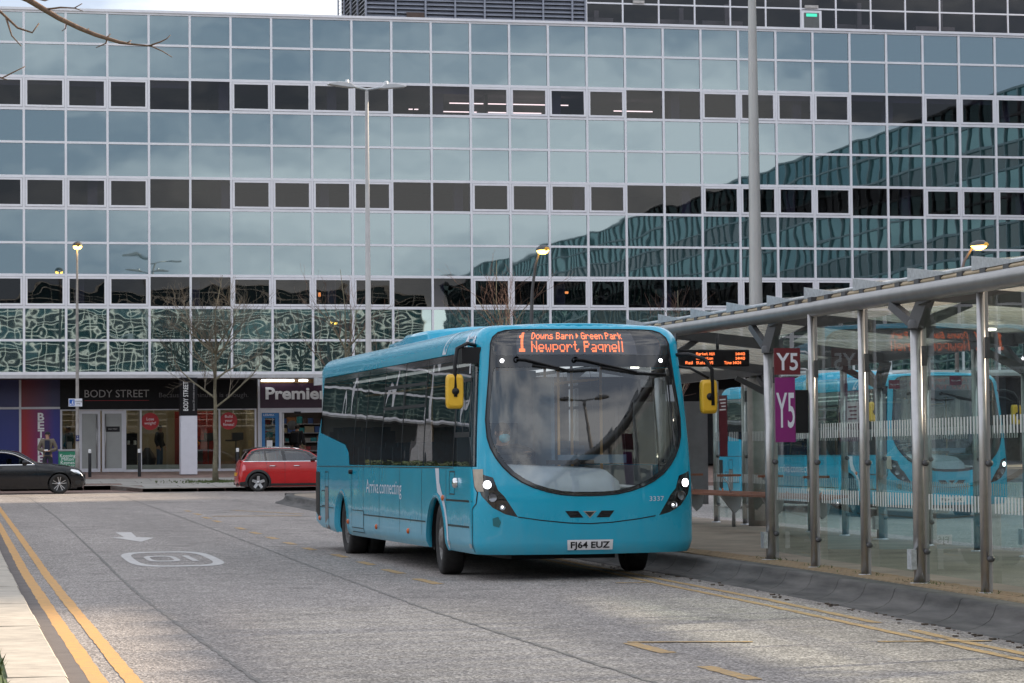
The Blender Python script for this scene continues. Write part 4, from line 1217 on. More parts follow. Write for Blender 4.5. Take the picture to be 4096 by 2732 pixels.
    # head lamps: black housings wrapped into the corners
    for s in (1, -1):
        poly = hlR if s > 0 else hlL
        h = patch_o('headlamp', M_BLACKGLOSS, bus, poly, [], bmap(-.002), step=.04, pts=[p for p in grid_pts(-1.5, 1.5, 90, .7, 1.25, 18)])
        for x, z, r_, m in ((1.135, 1.075, .042, M_HEADON), (1.085, .932, .045, M_LENS), (.985, .828, .034, M_LENS)):
            q = Vector(BS(tx(s * x), z, .002)); a = Vector(BS(tx(s * x) + .01, z)) - Vector(BS(tx(s * x) - .01, z))
            ang = math.atan2(a.y, a.x)
            MB().lathe([(-.03, r_ * 1.18), (.004, r_ * 1.18), (.004, r_)], 'Y', (0, 0, 0), 24).build('lamp_bezel', M_CHROME, h, q, (0, 0, ang))
            MB().lathe([(-.012, r_ * 1.02), (-.008, r_ * .8), (-.002, r_ * .4), (0.0, .0001)][::1], 'Y', (0, 0, 0), 24).build('lamp_lens', m, h, q, (PI if False else 0, 0, ang + 0))
        if True:
            q = BS(tx(s * .985), .828, .006)
            MB().lathe([(-.003, .0), (-.003, .011), (.0, .011), (.0, 0)], 'Y', q, 10).build('lamp_bulb', M_HEADON, h)
    # panel line under the lamps, grilles, badge, number plate
    ln = [(-.815, .715), (-.56, .676), (-.26, .643), (0, .631), (.26, .643), (.56, .676), (.815, .715)]
    lp = densify([(x, z) for x, z in ln], .05)[:-1]
    lp = []
    for (a, b), (c, d) in zip(ln, ln[1:]):
        for kk in range(6): lp.append((a + (c - a) * kk / 6, b + (d - b) * kk / 6))
    mb = MB(); mb.add([BS(tx(x), z - .006, .002) for x, z in lp] + [BS(tx(x), z + .006, .002) for x, z in lp], [(i, i + 1, i + 1 + len(lp), i + len(lp)) for i in range(len(lp) - 1)])
    mb.build('bumper_seam', M_BLACK, bus)
    for s in (1, -1):
        g = [(s * .285, .775), (s * .135, .775), (s * .075, .70), (s * .225, .70)]
        patch_o('grille', M_BLACK, bus, fpoly(g if s < 0 else g[::-1]), [], bmap(.003), step=.03)
        for kk in range(3):
            z = .715 + kk * .022
            gg = [(s * (.235 - .0 + kk * .012), z), (s * (.115 + kk * .012), z), (s * (.108 + kk * .012), z - .006), (s * (.23 + kk * .012), z - .006)]
            patch_o('grille_bar', M_BLACKGLOSS, bus, fpoly(gg), [], bmap(.007), step=.05)
    tri = [(-.078, .772), (.078, .772), (0, .695)]
    b_ = patch_o('badge', M_CHROME, bus, fpoly(tri), [], bmap(.004), step=.05)
    patch_o('badge_face', M_BLACKGLOSS, b_, fpoly([(x * .72, .752 + (z - .757) * .72) for x, z in tri]), [], bmap(.007), step=.05)
    pl = patch_o('number_plate', mat('plate_white', (.72, .72, .74), .35, var=.03), bus, fpoly([(-.262, .34), (.262, .34), (.262, .452), (-.262, .452)]), [], bmap(.012), step=.1)
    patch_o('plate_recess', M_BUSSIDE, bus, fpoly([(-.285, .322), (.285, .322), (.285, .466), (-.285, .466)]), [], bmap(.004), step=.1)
    # fleet number
    # front corner repair plate
    patch_o('scuff_patch', mat('green_primer', (.01, .13, .15), .5), bus, fpoly([(-1.09, .70), (-1.03, .72), (-1.0, .66), (-1.02, .60), (-1.085, .62)]), [], bmap(.004), step=.03, pts=grid_pts(-1.3, -.9, 20, .5, .8, 15))
    # ---------------- offside glazing, pane by pane
    divs = [.225, 1.28, 3.02, 4.42, 5.80, 7.02, 7.90]
    def zb(y): return 1.285
    for side in (-1, 1):
        if side < 0: cells = list(zip(divs, divs[1:]))
        else: cells = [(1.64, 3.02), (3.02, 4.42), (4.42, 5.80), (5.80, 7.02), (7.02, 7.90)]
        for a, b in cells:
            patch_o('window_pane', M_BUSGLASS, bus, spoly([(a + .012, 1.285), (b - .012, 1.285), (b - .012, 2.575), (a + .012, 2.575)], side), [], bmap(-.002), step=.12, pts=[(side * ty(a + (b - a) * (i + .5) / 6), 1.3 + .2 * j) for i in range(6) for j in range(7)])
        patch_o('window_pane', M_BUSGLASS, bus, spoly([(7.915, 1.295), (8.2, 1.295), (8.30, 1.47), (8.61, 1.58), (10.82, 1.77), (10.82, 2.575), (7.915, 2.575)], side), [], bmap(-.002), step=.12, pts=[(side * ty(8 + .35 * i), 1.6 + .2 * j) for i in range(9) for j in range(5)])
        for y in divs[1:]:
            if side > 0 and y < 1.6: continue
            mb = MB(); w = .014
            mb.add([BS(side * ty(y - w), 1.285, .002), BS(side * ty(y + w), 1.285, .002)] + [BS(side * ty(y + (w if i % 2 else -w)), 1.285 + 1.29 * (i // 2) / 6, .002) for i in range(2, 14)], [(2 * i, 2 * i + 1, 2 * i + 3, 2 * i + 2) for i in range(6)])
            mb.build('window_divider', M_BLACK, bus, fix=False)
        # dark band along the top of the glazing
        patch_o('window_header', M_BLACKGLOSS, bus, spoly([(1.30 if side < 0 else 1.66, 2.50), (10.82, 2.50), (10.82, 2.577), (1.30 if side < 0 else 1.66, 2.577)], side), [], bmap(.0005), step=.2)
        for a, b in ((3.04, 4.41), (4.43, 5.78)):
            fr = []
            for (p, q2, r2, s2) in ((a, b, 2.27, 2.31), (a, b, 2.00, 2.04), (a, a + .04, 2.04, 2.27), (b - .04, b, 2.04, 2.27)):
                fr.append([(p, r2), (q2, r2), (q2, s2), (p, s2)])
            f0 = empty('hopper_window', (0, 0, 0), parent=bus)
            for q3 in fr: patch_o('hopper_frame', M_BLACK, f0, spoly(q3, side), [], bmap(.006), step=.2)
    f0 = empty('cab_window', (0, 0, 0), parent=bus)
    for q3 in ([(.40, 1.61), (1.24, 1.61), (1.24, 1.67), (.40, 1.67)], [(.40, 2.24), (1.24, 2.24), (1.24, 2.28), (.40, 2.28)], [(.40, 1.67), (.44, 1.67), (.44, 2.24), (.40, 2.24)], [(1.2, 1.67), (1.24, 1.67), (1.24, 2.24), (1.2, 2.24)], [(.80, 1.67), (.83, 1.67), (.83, 2.24), (.80, 2.24)]):
        patch_o('cab_window_frame', M_BLACK, f0, spoly(q3, -1), [], bmap(.006), step=.1)
    # nearside entrance doors
    for a, b in ((.36, .97), (.99, 1.60)):
        d = patch_o('entrance_door', M_BLACK, bus, spoly([(a, .43), (b, .43), (b, 2.39), (a, 2.39)], 1), [spoly([(a + .07, .52), (b - .07, .52), (b - .07, 2.30), (a + .07, 2.30)], 1)], bmap(-.01), step=.15)
        patch_o('door_glass', M_BUSGLASS, d, spoly([(a + .07, .52), (b - .07, .52), (b - .07, 2.30), (a + .07, 2.30)], 1), [], bmap(-.012), step=.15)
    # ---------------- offside skirt detail
    def seam(y0, z0, y1, z1, w=.007, m=M_SEAM, name='panel_seam', off=.0025, side=-1):
        n = 8
        P = [(y0 + (y1 - y0) * i / n, z0 + (z1 - z0) * i / n) for i in range(n + 1)]
        dy, dz = y1 - y0, z1 - z0; l = math.hypot(dy, dz); nx, nz = -dz / l * w, dy / l * w
        mb = MB(); mb.add([BS(side * ty(a + nx), b + nz, off) for a, b in P] + [BS(side * ty(a - nx), b - nz, off) for a, b in P], [(i, i + 1, i + n + 2, i + n + 1) for i in range(n)])
        return mb.build(name, m, bus, fix=False)
    for side in (-1, 1):
        for y in (8.0, 7.09, 5.91, 4.5, 3.09):
            seam(y, .34, y, 1.26, .006, side=side)
        seam(2.86, .61, 7.07, .61, .009, side=side); seam(.29, 1.262, 10.9, 1.262, .006, side=side)
        seam(7.07, .36, 7.07, .66, .012, side=side)
        for y0, y1, z in ((7.1, 8.0, .36), (7.1, 8.0, .42), (7.1, 8.0, .66), (9.5, 11.1, .66)): seam(y0, z, y1, z, .006, side=side)
    seam(1.65, .31, 1.65, 1.25, .006); seam(.29, .32, .29, .80, .007); seam(.29, .89, 1.65, .89, .011, M_BLACK); seam(.29, .60, 1.65, .60, .012)
    for q3 in ([(.29, .80), (.22, .86), (.20, .99), (.24, 1.06), (.27, 1.25)],):
        for p, q4 in zip(q3, q3[1:]): seam(p[0], p[1], q4[0], q4[1], .006, M_BLACK)
    patch_o('filler_panel', M_CREAM, bus, spoly([(.265, 1.25), (.15, 1.25), (.145, 1.0), (.20, 1.0), (.235, 1.06)], -1), [], bmap(.004), step=.03, pts=grid_pts(-2, -1, 40, .9, 1.3, 20))
    hatch = [(1.46, .96), (1.18, .96), (1.18, 1.22), (1.46, 1.22)]
    for p, q4 in zip(hatch, hatch[1:] + hatch[:1]): seam(p[0], p[1], q4[0], q4[1], .008)
    MB().lathe([(0, .06), (-.03, .06), (-.045, .045), (-.05, 0)], 'X', BS(-ty(1.06), 1.09, .003), 18).build('filler_cap', M_CHROME, bus)
    for a, b in ((10.26, .96), (10.57, .68)):
        hq = [(a, b), (a - .29, b), (a - .29, b + .22), (a, b + .22)]
        for p, q4 in zip(hq, hq[1:] + hq[:1]): seam(p[0], p[1], q4[0], q4[1], .008)
    patch_o('rear_vent', M_BLACK, bus, spoly([(10.72, .47), (10.72, 1.18), (11.1, 1.18), (11.1, .58)], -1), [], bmap(.004), step=.1)
    patch_o('rubbing_strip', mat('grime_grey', (.16, .15, .15), .7), bus, spoly([(9.95, .34), (9.95, .95), (10.25, .95), (10.25, .345)], -1), [], bmap(.004), step=.1)
    for y, z in ((10.74, .49), (8.28, .49), (6.1, .47), (3.92, .47), (1.81, .91)):
        MB().lathe([(0, .036), (-.016, .033), (-.024, .018), (-.026, 0)], 'X', BS(-ty(y), z, .0), 14).build('side_marker', M_AMBER, bus)
    for y, z in ((1.57, .37), (.42, .365)): patch_o('jacking_plate', M_TRIMGREY, bus, spoly([(y, z), (y - .10, z), (y - .10, z + .05), (y, z + .05)], -1), [], bmap(.003), step=.1)
    MB().lathe([(0, .035), (-.05, .03), (-.055, 0)], 'X', BS(-ty(7.98), 1.19, 0), 12).build('door_release', M_BLACK, bus)
    # white swoosh: roof, waist and wheel arch
    patch_o('swoosh', M_WHITEST, bus, spoly([(2.26, 2.60), (2.06, 2.60), (1.62, 2.99), (1.86, 2.99)], -1), [], bmap(.003), step=.06)
    patch_o('swoosh', M_WHITEST, bus, spoly([(2.28, 1.255), (2.06, 1.255), (2.02, 1.09)] + [(2.22 - .70 * math.cos(R(a)), .36 + .70 * math.sin(R(a))) for a in (62, 48, 36, 24, 12, 0)] + [(1.57, .32), (1.605, .32)] + [(2.22 - .615 * math.cos(R(a)), .36 + .615 * math.sin(R(a))) for a in (0, 14, 28, 42, 56, 70, 82)], -1), [], bmap(.0028), step=.05)
    # wheel-arch lips and wells
    for yc, r_, zc in ((2.22, .555, .36), (8.84, .53, .37)):
        for s in (-1, 1):
            aa = [-.1 + (PI + .2) * i / 24 for i in range(25)]
            inr = [(yc + r_ * math.cos(a), zc + r_ * math.sin(a)) for a in aa]; out_ = [(yc + (r_ + .045) * math.cos(a), zc + (r_ + .045) * math.sin(a)) for a in aa]
            mb = MB(); mb.add([BS(s * ty(y), z, .018) for y, z in inr] + [BS(s * ty(y), z, .002) for y, z in out_] + [BS(s * ty(y), z, -.06) for y, z in inr], [(i, i + 1, i + 26, i + 25) for i in range(24)] + [(i, i + 1, i + 51, i + 50) for i in range(24)], True)
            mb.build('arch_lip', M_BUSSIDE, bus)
            mb = MB(); w_in = s * .70
            mb.add([(s * 1.23, y, z) for y, z in inr] + [(w_in, y, z) for y, z in inr], [(i, i + 1, i + 26, i + 25) for i in range(24)])
            mb.add([(w_in, y, z) for y, z in inr], [tuple(range(25))])
            mb.build('wheel_well', M_BLACK, bus, fix=False)
    # wheels
    RW = .425
    for yc, dual in ((2.20, False), (8.84, True)):
        for s in (-1, 1):
            w = empty('wheel', (s * (1.13 if not dual else 1.10), yc, RW), R(-5) if not dual else 0, parent=bus)
            tw = .25
            MB().lathe([(s * .10, .255), (s * .12, .30), (s * .125, .36), (s * .11, RW - .012), (s * .08, RW), (-s * .10, RW), (-s * .13, RW - .02), (-s * .14, .30), (-s * .12, .255)], 'X', n=40).build('tyre', M_RUBBER, w)
            rp_ = [(s * .10, .258), (s * .085, .235), (s * .05, .225), (s * .045, .17), (s * .085, .13), (s * .12, .105), (s * .125, .06), (s * .125, 0.001)] if not dual else [(s * .10, .258), (s * .03, .24), (-s * .06, .2), (-s * .07, .12), (s * .03, .10), (s * .05, .0001)]
            rim_ = MB().lathe(rp_, 'X', n=32).build('rim', mat('dirty_rim', (.17, .165, .16), .55, .3, var=.3, vscale=12), w)
            nb_ = MB()
            for kq in range(8):
                a = 2 * PI * kq / 8
                nb_.lathe([(s * .05, .022), (s * .085, .022), (s * .09, .0)], 'X', (0, .165 * math.cos(a), .165 * math.sin(a)), 6)
            nb_.build('wheel_nuts', mat('nut_steel', (.16, .15, .14), .5, .6), rim_)
            if dual:
                MB().lathe([(-s * .16, .25), (-s * .17, RW), (-s * .38, RW), (-s * .39, .25)], 'X', n=40).build('inner_tyre', M_RUBBER, w)
    # chassis, floor, bulkheads
    mb = MB().box(-1.0, 1.0, .5, 10.9, .33, .39); mb.build('floor', mat('bus_floor', (.06, .06, .065), .8), bus)
    MB().box(-.62, .62, 1.2, 10.9, .20, .34).box(-1.1, 1.1, 2.15, 2.29, .34, .46).box(-.9, .9, 8.75, 8.95, .3, .5).box(-1.15, 1.15, 3.0, 3.06, .26, .9).build('chassis', M_BLACK, bus)
    mb = MB(); mb.add([(-1.02, 1.2, 2.52), (1.02, 1.2, 2.52), (1.02, 11, 2.52), (-1.02, 11, 2.52)], [(0, 1, 2, 3)]); mb.build('ceiling', M_LINING, bus, fix=False)
    for s in (-.75, .75): MB().box(s - .05, s + .05, 2.2, 10.6, 2.495, 2.515).build('ceiling_light', emit('saloon_light', (.95, .97, 1.0), .3), bus)
    MB().box(-1.2, 1.2, 10.95, 11.05, .4, 2.5).build('rear_bulkhead', M_LINING, bus)
    MB().box(-1.1, 1.1, .80, 1.15, 2.44, 2.56).build('front_header', mat('header_grey', (.16, .17, .19), .7), bus)
    for s in (-1, 1): MB().box(s * 1.235, s * 1.215, 1.7 if s > 0 else .9, 10.9, .98, 1.27).build('side_lining', M_LINING, bus)
    # cab: moulded dash, wheel, partition
    dash = MB()
    dp = [(-1.05, 1.18), (-.5, 1.18), (-.1, 1.18), (.25, 1.16), (.42, 1.06), (.5, .9)]
    sec = []
    for x, zt_ in ((-1.08, 1.26), (-.75, 1.30), (-.35, 1.28), (.05, 1.27), (.35, 1.24), (.50, 1.12), (.56, .85)):
        sec.append([(x, .50, .55), (x, .42, .92), (x, .47, zt_ - .16), (x, .58, zt_ - .02), (x, .80, zt_), (x, .92, zt_ - .06), (x, .95, .5)])
    q = 7
    dash.add([p for s_ in sec for p in s_], [(i * q + j, i * q + j + 1, (i + 1) * q + j + 1, (i + 1) * q + j) for i in range(6) for j in range(6)] + [tuple(range(7)), tuple(range(42, 49))], True)
    dash.build('dashboard', mat('dash_pale', (.42, .46, .49), .55, var=.06), bus)
    MB().lathe([(0, .02), (.03, .05), (.06, .05), (.09, .0)], 'Z', (.02, .62, 1.27), 14).build('ticket_camera', M_BLACK, bus)
    MB().box(-.28, .25, .72, .86, 1.29, 1.34).build('ticket_shelf', M_BLACK, bus)
    sw = MB(); ring = []
    for kq in range(25):
        a = 2 * PI * kq / 24; ring.append((-.62 + .24 * math.cos(a), 1.02 + .17 * math.sin(a) * .5, 1.42 + .24 * math.sin(a) * .35))
    sw.tube(ring, .018, 6).tube([(-.62, 1.02, 1.42), (-.62, .85, 1.1)], .03, 6).tube([(-.84, 1.02, 1.42), (-.4, 1.02, 1.42)], .015, 5)
    sw.build('steering_wheel', M_BLACK, bus)
    MB().box(-.18, -.14, 1.0, 1.9, .5, 2.3).box(-1.1, -.14, 1.88, 1.92, .5, 2.4).build('cab_partition', mat('partition_blue', (.09, .16, .22), .4), bus)
    MB().box(-.10, .72, 1.02, 1.05, 1.30, 1.40).build('cab_rail', mat('partition_blue', (.09, .16, .22), .4), bus)
    MB().box(-.86, -.40, 1.42, 1.86, .82, .95).box(-.86, -.40, 1.74, 1.86, .95, 1.78).build('driver_seat', M_SEATFAB, bus)
    for x, y in ((-.08, 1.05), (.30, 1.9), (.62, 1.75), (-.30, 3.2), (.30, 3.2), (-.30, 5.2), (.30, 5.2), (-.3, 7.2), (.3, 7.2)):
        MB().tube([(x, y, .39), (x, y, 2.52)], .017, 8).build('grab_pole', M_RAIL, bus)
    for s in (-.62, .62): MB().tube([(s, 1.9, 2.3), (s, 10.5, 2.3)], .016, 8).build('grab_rail', M_RAIL, bus)
    MB().tube([(.35, .75, 1.05), (1.05, .62, 1.0)], .022, 8).tube([(.52, .75, .5), (.52, .75, 1.04)], .022, 8).build('entrance_rail', mat('pale_rail', (.6, .6, .58), .4), bus)
    st = MB().box(-.21, .21, -.02, .40, .86, .93).box(-.20, .20, .38, .47, .92, 1.52).box(-.13, .13, .385, .465, 1.52, 1.58).box(-.19, .19, .1, .3, .39, .86)
    st_me = st.mesh('seat', M_SEATFAB)
    for y in (3.4, 4.25, 5.1, 5.95, 6.8, 7.65, 9.3, 10.1):
        for x in (-.98, -.54, .54, .98):
            if x > 0 and y < 4: continue
            link('seat', st_me, bus, (x, y, .0 if y < 9 else .25))
    # mirrors on long black arms
    for s in (-1, 1):
        mr = empty('mirror', (0, 0, 0), parent=bus)
        if s < 0: c = Vector((-1.46, .34, 2.12)); arm = [(-1.17, .50, 2.64), (-1.30, .38, 2.66), (-1.43, .33, 2.60), (-1.46, .315, 2.42), (-1.46, .29, 2.06)]
        else: c = Vector((1.50, .30, 2.05)); arm = [(1.10, .42, 2.53), (1.28, .34, 2.535), (1.44, .27, 2.48), (1.53, .255, 2.36), (1.535, .25, 1.95)]
        mb = MB(); nx_, nz_ = .098, .195
        o8 = ring_poly(0, 0, nx_, nz_, 6, 28)
        rings_ = []
        for yo, sc in ((-.055, .80), (-.045, .93), (-.02, 1.0), (.035, 1.0), (.04, .95)):
            rings_.append([(c.x + a * sc, c.y + yo, c.z + b * sc) for a, b in o8])
        k8 = len(o8)
        mb.add([p for r in rings_ for p in r], [(i * k8 + j, i * k8 + (j + 1) % k8, (i + 1) * k8 + (j + 1) % k8, (i + 1) * k8 + j) for i in range(4) for j in range(k8)], True)
        mb.add(rings_[0], [tuple(range(k8))]); mb.add(rings_[-1], [tuple(range(k8))])
        hs = mb.build('mirror_housing', M_MIRROR, mr)
        mb = MB().tube(arm, .022, 8)
        if s > 0: mb.tube([(1.14, .42, 2.40), (1.30, .36, 2.38), (1.50, .28, 2.26)], .016, 8)
        else: mb.box(-1.36, -1.14, .40, .62, 2.44, 2.62)
        mb.lathe([(-.06, .0), (-.055, .04), (-.02, .045)], 'Y', (c.x, c.y - .01, c.z), 14)
        mb.build('mirror_arm', M_BLACK, mr)
    return bus
def bus_lettering(bus, dest1, dest2, route, plate, lit=True, fleet=None):
    m = M_LED if lit else M_LEDDIM
    fm = lambda x, z: BS(tx(x), z, -.031)
    led_text('destination_leds', dest1, m, bus, fm, -.645, .545, 2.795, .0125, sx=1, dot=.5)
    led_text('destination_leds', dest2, m, bus, fm, -.645, .560, 2.688, .0128, sx=2, sy=1.3, gap=2)
    led_text('route_leds', route, m, bus, fm, -.80, -.725, 2.795, .0122, sx=2, sy=2.6, bold=1)
    text_o('plate_text', plate, M_BLACK, bus, .098, lambda u, v, d: BS(tx(-.225 + u), .362 + v, .014), width=.45, bold=.0025)
    if fleet: text_o('fleet_number', fleet, M_WHITEST, bus, .075, lambda u, v, d: BS(tx(.70 + u), .875 + v, .003), width=.175)
    text_o('side_lettering', 'Arriva', M_WHITEST, bus, .26, lambda u, v, d: BS(-ty(6.86 - u), .915 + v, .003), width=.92)
    text_o('side_lettering', 'connecting', M_WHITEST, bus, .26, lambda u, v, d: BS(-ty(5.86 - u), .915 + v, .003), width=1.5)
    # operator name and leaping mark on the cove
    text_o('roof_lettering', 'arriva', M_WHITEST, bus, .22, lambda u, v, d: BS(-ty(.90 - u), 2.665 + v * .9, .004), width=.58, shear=.2, bold=.004)
    mk = [(-ty(y), z) for y, z in [(1.06, 2.60), (.99, 2.72), (.95, 2.84), (.91, 2.84), (.90, 2.70), (.87, 2.60), (.93, 2.60), (.94, 2.67), (.975, 2.67), (1.0, 2.60)]]
    patch_o('roof_mark', M_WHITEST, bus, mk, [], bmap(.003), step=.06)
    patch_o('safety_sticker', M_WHITEST, bus, spoly([(.62, 2.33), (.52, 2.33), (.52, 2.47), (.62, 2.47)], -1), [], bmap(.001), step=.2)
bus1 = build_bus((7.27, 29.101, 0.0), R(1.0), 'turquoise single-deck bus with lit orange route 1 display stopped at the kerb')
bus2 = copy_tree(bus1)
bus2.location = (19.6, 49.3, 0.06); bus2.rotation_euler = (0, 0, R(0.6))
bus2['label'] = 'turquoise single-deck bus parked beyond the glass shelter with its display dark'
for b in (bus1, bus2): b['group'] = 'single-deck buses at the bus station'
bus_lettering(bus1, 'Downs Barn > Green Park', 'Newport Pagnell', '1', 'FJ64 EUZ', True, '3337')
bus_lettering(bus2, 'Wolverton', 'Wolverton', '6', 'FJ64 EUK', False, None)
for o in bus2.children_recursive:
    if o.type == 'MESH' and len(o.material_slots) and o.data.materials[0] == M_HEADON and not (o.name.startswith('lamp_lens') and o.location.x > 0):
        o.material_slots[0].link = 'OBJECT'; o.material_slots[0].material = M_LENS

# ================================================================== GLASS BUS SHELTER on the platform
M_SHGLASS = glass('shelter_glass', (0.90, 0.965, 0.945), 1.5, 0.0, 0.0006, 0.9, mult=0.75)
def stripe_mat():
    m, nt, out = newmat('white_stripe_print'); L = nt.links
    tc = node(nt, 'ShaderNodeTexCoord'); sx = node(nt, 'ShaderNodeSeparateXYZ')
    L.new(tc.outputs['Object'], sx.inputs[0])
    mu = node(nt, 'ShaderNodeMath', operation='MULTIPLY'); mu.inputs[1].default_value = 1 / 0.085
    L.new(sx.outputs['X'], mu.inputs[0])
    fr = node(nt, 'ShaderNodeMath', operation='FRACT'); L.new(mu.outputs[0], fr.inputs[0])
    gt = node(nt, 'ShaderNodeMath', operation='GREATER_THAN'); gt.inputs[1].default_value = 0.58
    L.new(fr.outputs[0], gt.inputs[0])
    tr = node(nt, 'ShaderNodeBsdfTransparent'); df = node(nt, 'ShaderNodeBsdfDiffuse'); df.inputs['Color'].default_value = (.50, .52, .51, 1)
    mx = node(nt, 'ShaderNodeMixShader'); L.new(gt.outputs[0], mx.inputs['Fac']); L.new(tr.outputs[0], mx.inputs[1]); L.new(df.outputs[0], mx.inputs[2])
    L.new(mx.outputs[0], out.inputs['Surface'])
    return m
M_STRIPE = stripe_mat()
def translucent(name, c, f_, clear=0.0):
    m, nt, out = newmat(name); L = nt.links
    tc = node(nt, 'ShaderNodeTexCoord'); n = node(nt, 'ShaderNodeTexNoise', Scale=1.6, Detail=5.0)
    L.new(tc.outputs['Object'], n.inputs['Vector'])
    mx = node(nt, 'ShaderNodeMixRGB'); mx.inputs['Color1'].default_value = c4([v * .82 for v in c]); mx.inputs['Color2'].default_value = c4(c)
    L.new(n.outputs['Fac'], mx.inputs['Fac'])
    d = node(nt, 'ShaderNodeBsdfDiffuse'); t = node(nt, 'ShaderNodeBsdfTranslucent'); ms = node(nt, 'ShaderNodeMixShader', Fac=f_)
    L.new(mx.outputs['Color'], d.inputs['Color']); L.new(mx.outputs['Color'], t.inputs['Color'])
    L.new(d.outputs[0], ms.inputs[1]); L.new(t.outputs[0], ms.inputs[2])
    tp = node(nt, 'ShaderNodeBsdfTransparent'); mc = node(nt, 'ShaderNodeMixShader', Fac=clear)
    L.new(ms.outputs[0], mc.inputs[1]); L.new(tp.outputs[0], mc.inputs[2]); L.new(mc.outputs[0], out.inputs['Surface'])
    return m
M_SOFFIT = translucent('soffit_board', (0.66, 0.62, 0.53), .5, .52)
M_TRAY = translucent('roof_sheet', (0.70, 0.72, 0.70), .55, .85)
M_BRACKET = mat('bracket_grey', (0.085, 0.085, 0.09), 0.5, 0.2)
shelter = empty('bus_shelter', (9.0, 25.0, PZ), 0, 'long glass bus shelter with steel posts and tubular roof edge on the platform', 'bus shelter')
SO = Vector((9.0, 25.0, PZ))
front = [(9.24, 28.67, 1), (9.03, 26.56, 0), (8.94, 24.78, 0), (8.81, 22.97, 1), (8.70, 21.17, 0), (8.56, 19.33, 0), (8.40, 17.47, 1), (8.24, 15.6, 0), (8.08, 13.8, 0), (7.92, 12.0, 1), (7.7, 10.2, 0), (7.5, 8.4, 0), (7.3, 6.6, 1), (7.0, 3.0, 0), (6.75, 0.0, 1), (6.3, -5.5, 1), (5.8, -11.0, 1)]
far_front = [(9.50, 34.2, 1), (9.66, 39.7, 1), (9.80, 45.2, 1)]
rear = [(12.9, 42.96, 0), (12.95, 41.52, 0), (12.9, 39.92, 1), (12.8, 37.8, 0), (12.76, 36.18, 0), (12.72, 34.6, 1), (12.5, 32.27, 0), (12.32, 30.21, 0), (12.2, 28.4, 1), (12.05, 26.5, 0), (11.9, 24.7, 0), (11.75, 22.9, 1), (11.5, 17.4, 1), (11.1, 10, 1), (10.6, 0, 1), (9.8, -11, 1)]
fxy = lambda y: lerp_tab([(p[1], p[0]) for p in sorted(front + far_front, key=lambda p: p[1])], y)
rxy = lambda y: lerp_tab([(p[1], p[0]) for p in sorted(rear, key=lambda p: p[1])], y)
tz = lambda y: 2.745 + 0.0145 * (y - 19)
def Ls(p): return Vector(p) - SO
def post(x, y, main, rearp=False):
    g = gz(y) + PZ
    top_ = tz(y) if not rearp else 2.62
    r_ = 0.054 if main else 0.036
    p = empty('post', Ls((x, y, g)), 0, parent=shelter)
    hz = (2.55 if main else top_) - g + (0 if not rearp or not main else -.25)
    MB().tube([(0, 0, 0), (0, 0, hz)], r_, 18).build('shaft', M_STEEL, p)
    # flat fin that carries the glass, on the platform side
    MB().box(r_ * .3, r_ * 1.7, -.014, .014, .02, hz - .02).build('fin', M_GREYMETAL, p)
    MB().lathe([(0, .11 if main else .075), (.012, .11 if main else .075), (.02, .07 if main else .05)], 'Z', n=18).build('base_plate', M_GALV, p)
    for z in (.30, 1.10):
        for s in (-1, 1):
            if ('c', s, r_) not in pane_me: pane_me[('c', s, r_)] = MB().lathe([(s * (r_ * .6), .028), (s * (r_ * .6 + .05), .028), (s * (r_ * .6 + .058), .018), (s * (r_ * .6 + .06), 0)], 'Y', (r_ * .9, 0, 0), 14).mesh('clamp', M_DKSTEEL)
            link('clamp', pane_me[('c', s, r_)], p, (0, 0, z))
    for s in (-1, 1): MB().box(r_ * .9 - .02, r_ * .9 + .02, s * r_ - .012 + s * .012, s * r_ + .012 + s * .012, 1.98, 2.16).build('clamp_plate', M_DKSTEEL, p)
    if main:
        MB().box(-.10, -.05, -.06, .05, .14, .32).build('socket_box', M_GALV, p)
        z0 = hz
        br = MB()
        br.lathe([(z0 - .03, .075), (z0 + .03, .075), (z0 + .05, .06)], 'Z', n=18)
        s = -1 if not rearp else 1
        zt_ = (tz(y) if not rearp else 2.62) - g - .03
        def plate(a, b, w0, w1, th):
            a, b = Vector(a), Vector(b); d = (b - a).normalized()
            sd = d.cross(Vector((0, 0, 1)));  sd = sd.normalized() if sd.length > .01 else Vector((1, 0, 0))
            up = sd.cross(d).normalized()
            v = []
            for c, w in ((a, w0), (b, w1)):
                for e, f_ in ((-1, -1), (1, -1), (1, 1), (-1, 1)): v.append(c + sd * th * e + up * w * f_)
            br.add(v, [(0, 1, 2, 3), (7, 6, 5, 4), (0, 4, 5, 1), (1, 5, 6, 2), (2, 6, 7, 3), (3, 7, 4, 0)])
        plate((0, 0, z0), (0, .62, zt_), .05, .04, .03)
        plate((0, 0, z0), (.06, -.12, zt_ + .02), .07, .06, .05)
        plate((0, -.10, zt_ - .01), (.0, -.42, zt_ + .0), .035, .02, .03)
        plate((0, 0, z0), (.55 * -s if rearp else .55, .05, zt_ - .02), .05, .035, .03)
        br.build('bracket', M_BRACKET, p)
    return p
for x, y, m_ in front + far_front: post(x, y, m_)
for x, y, m_ in rear: post(x, y, m_, True)
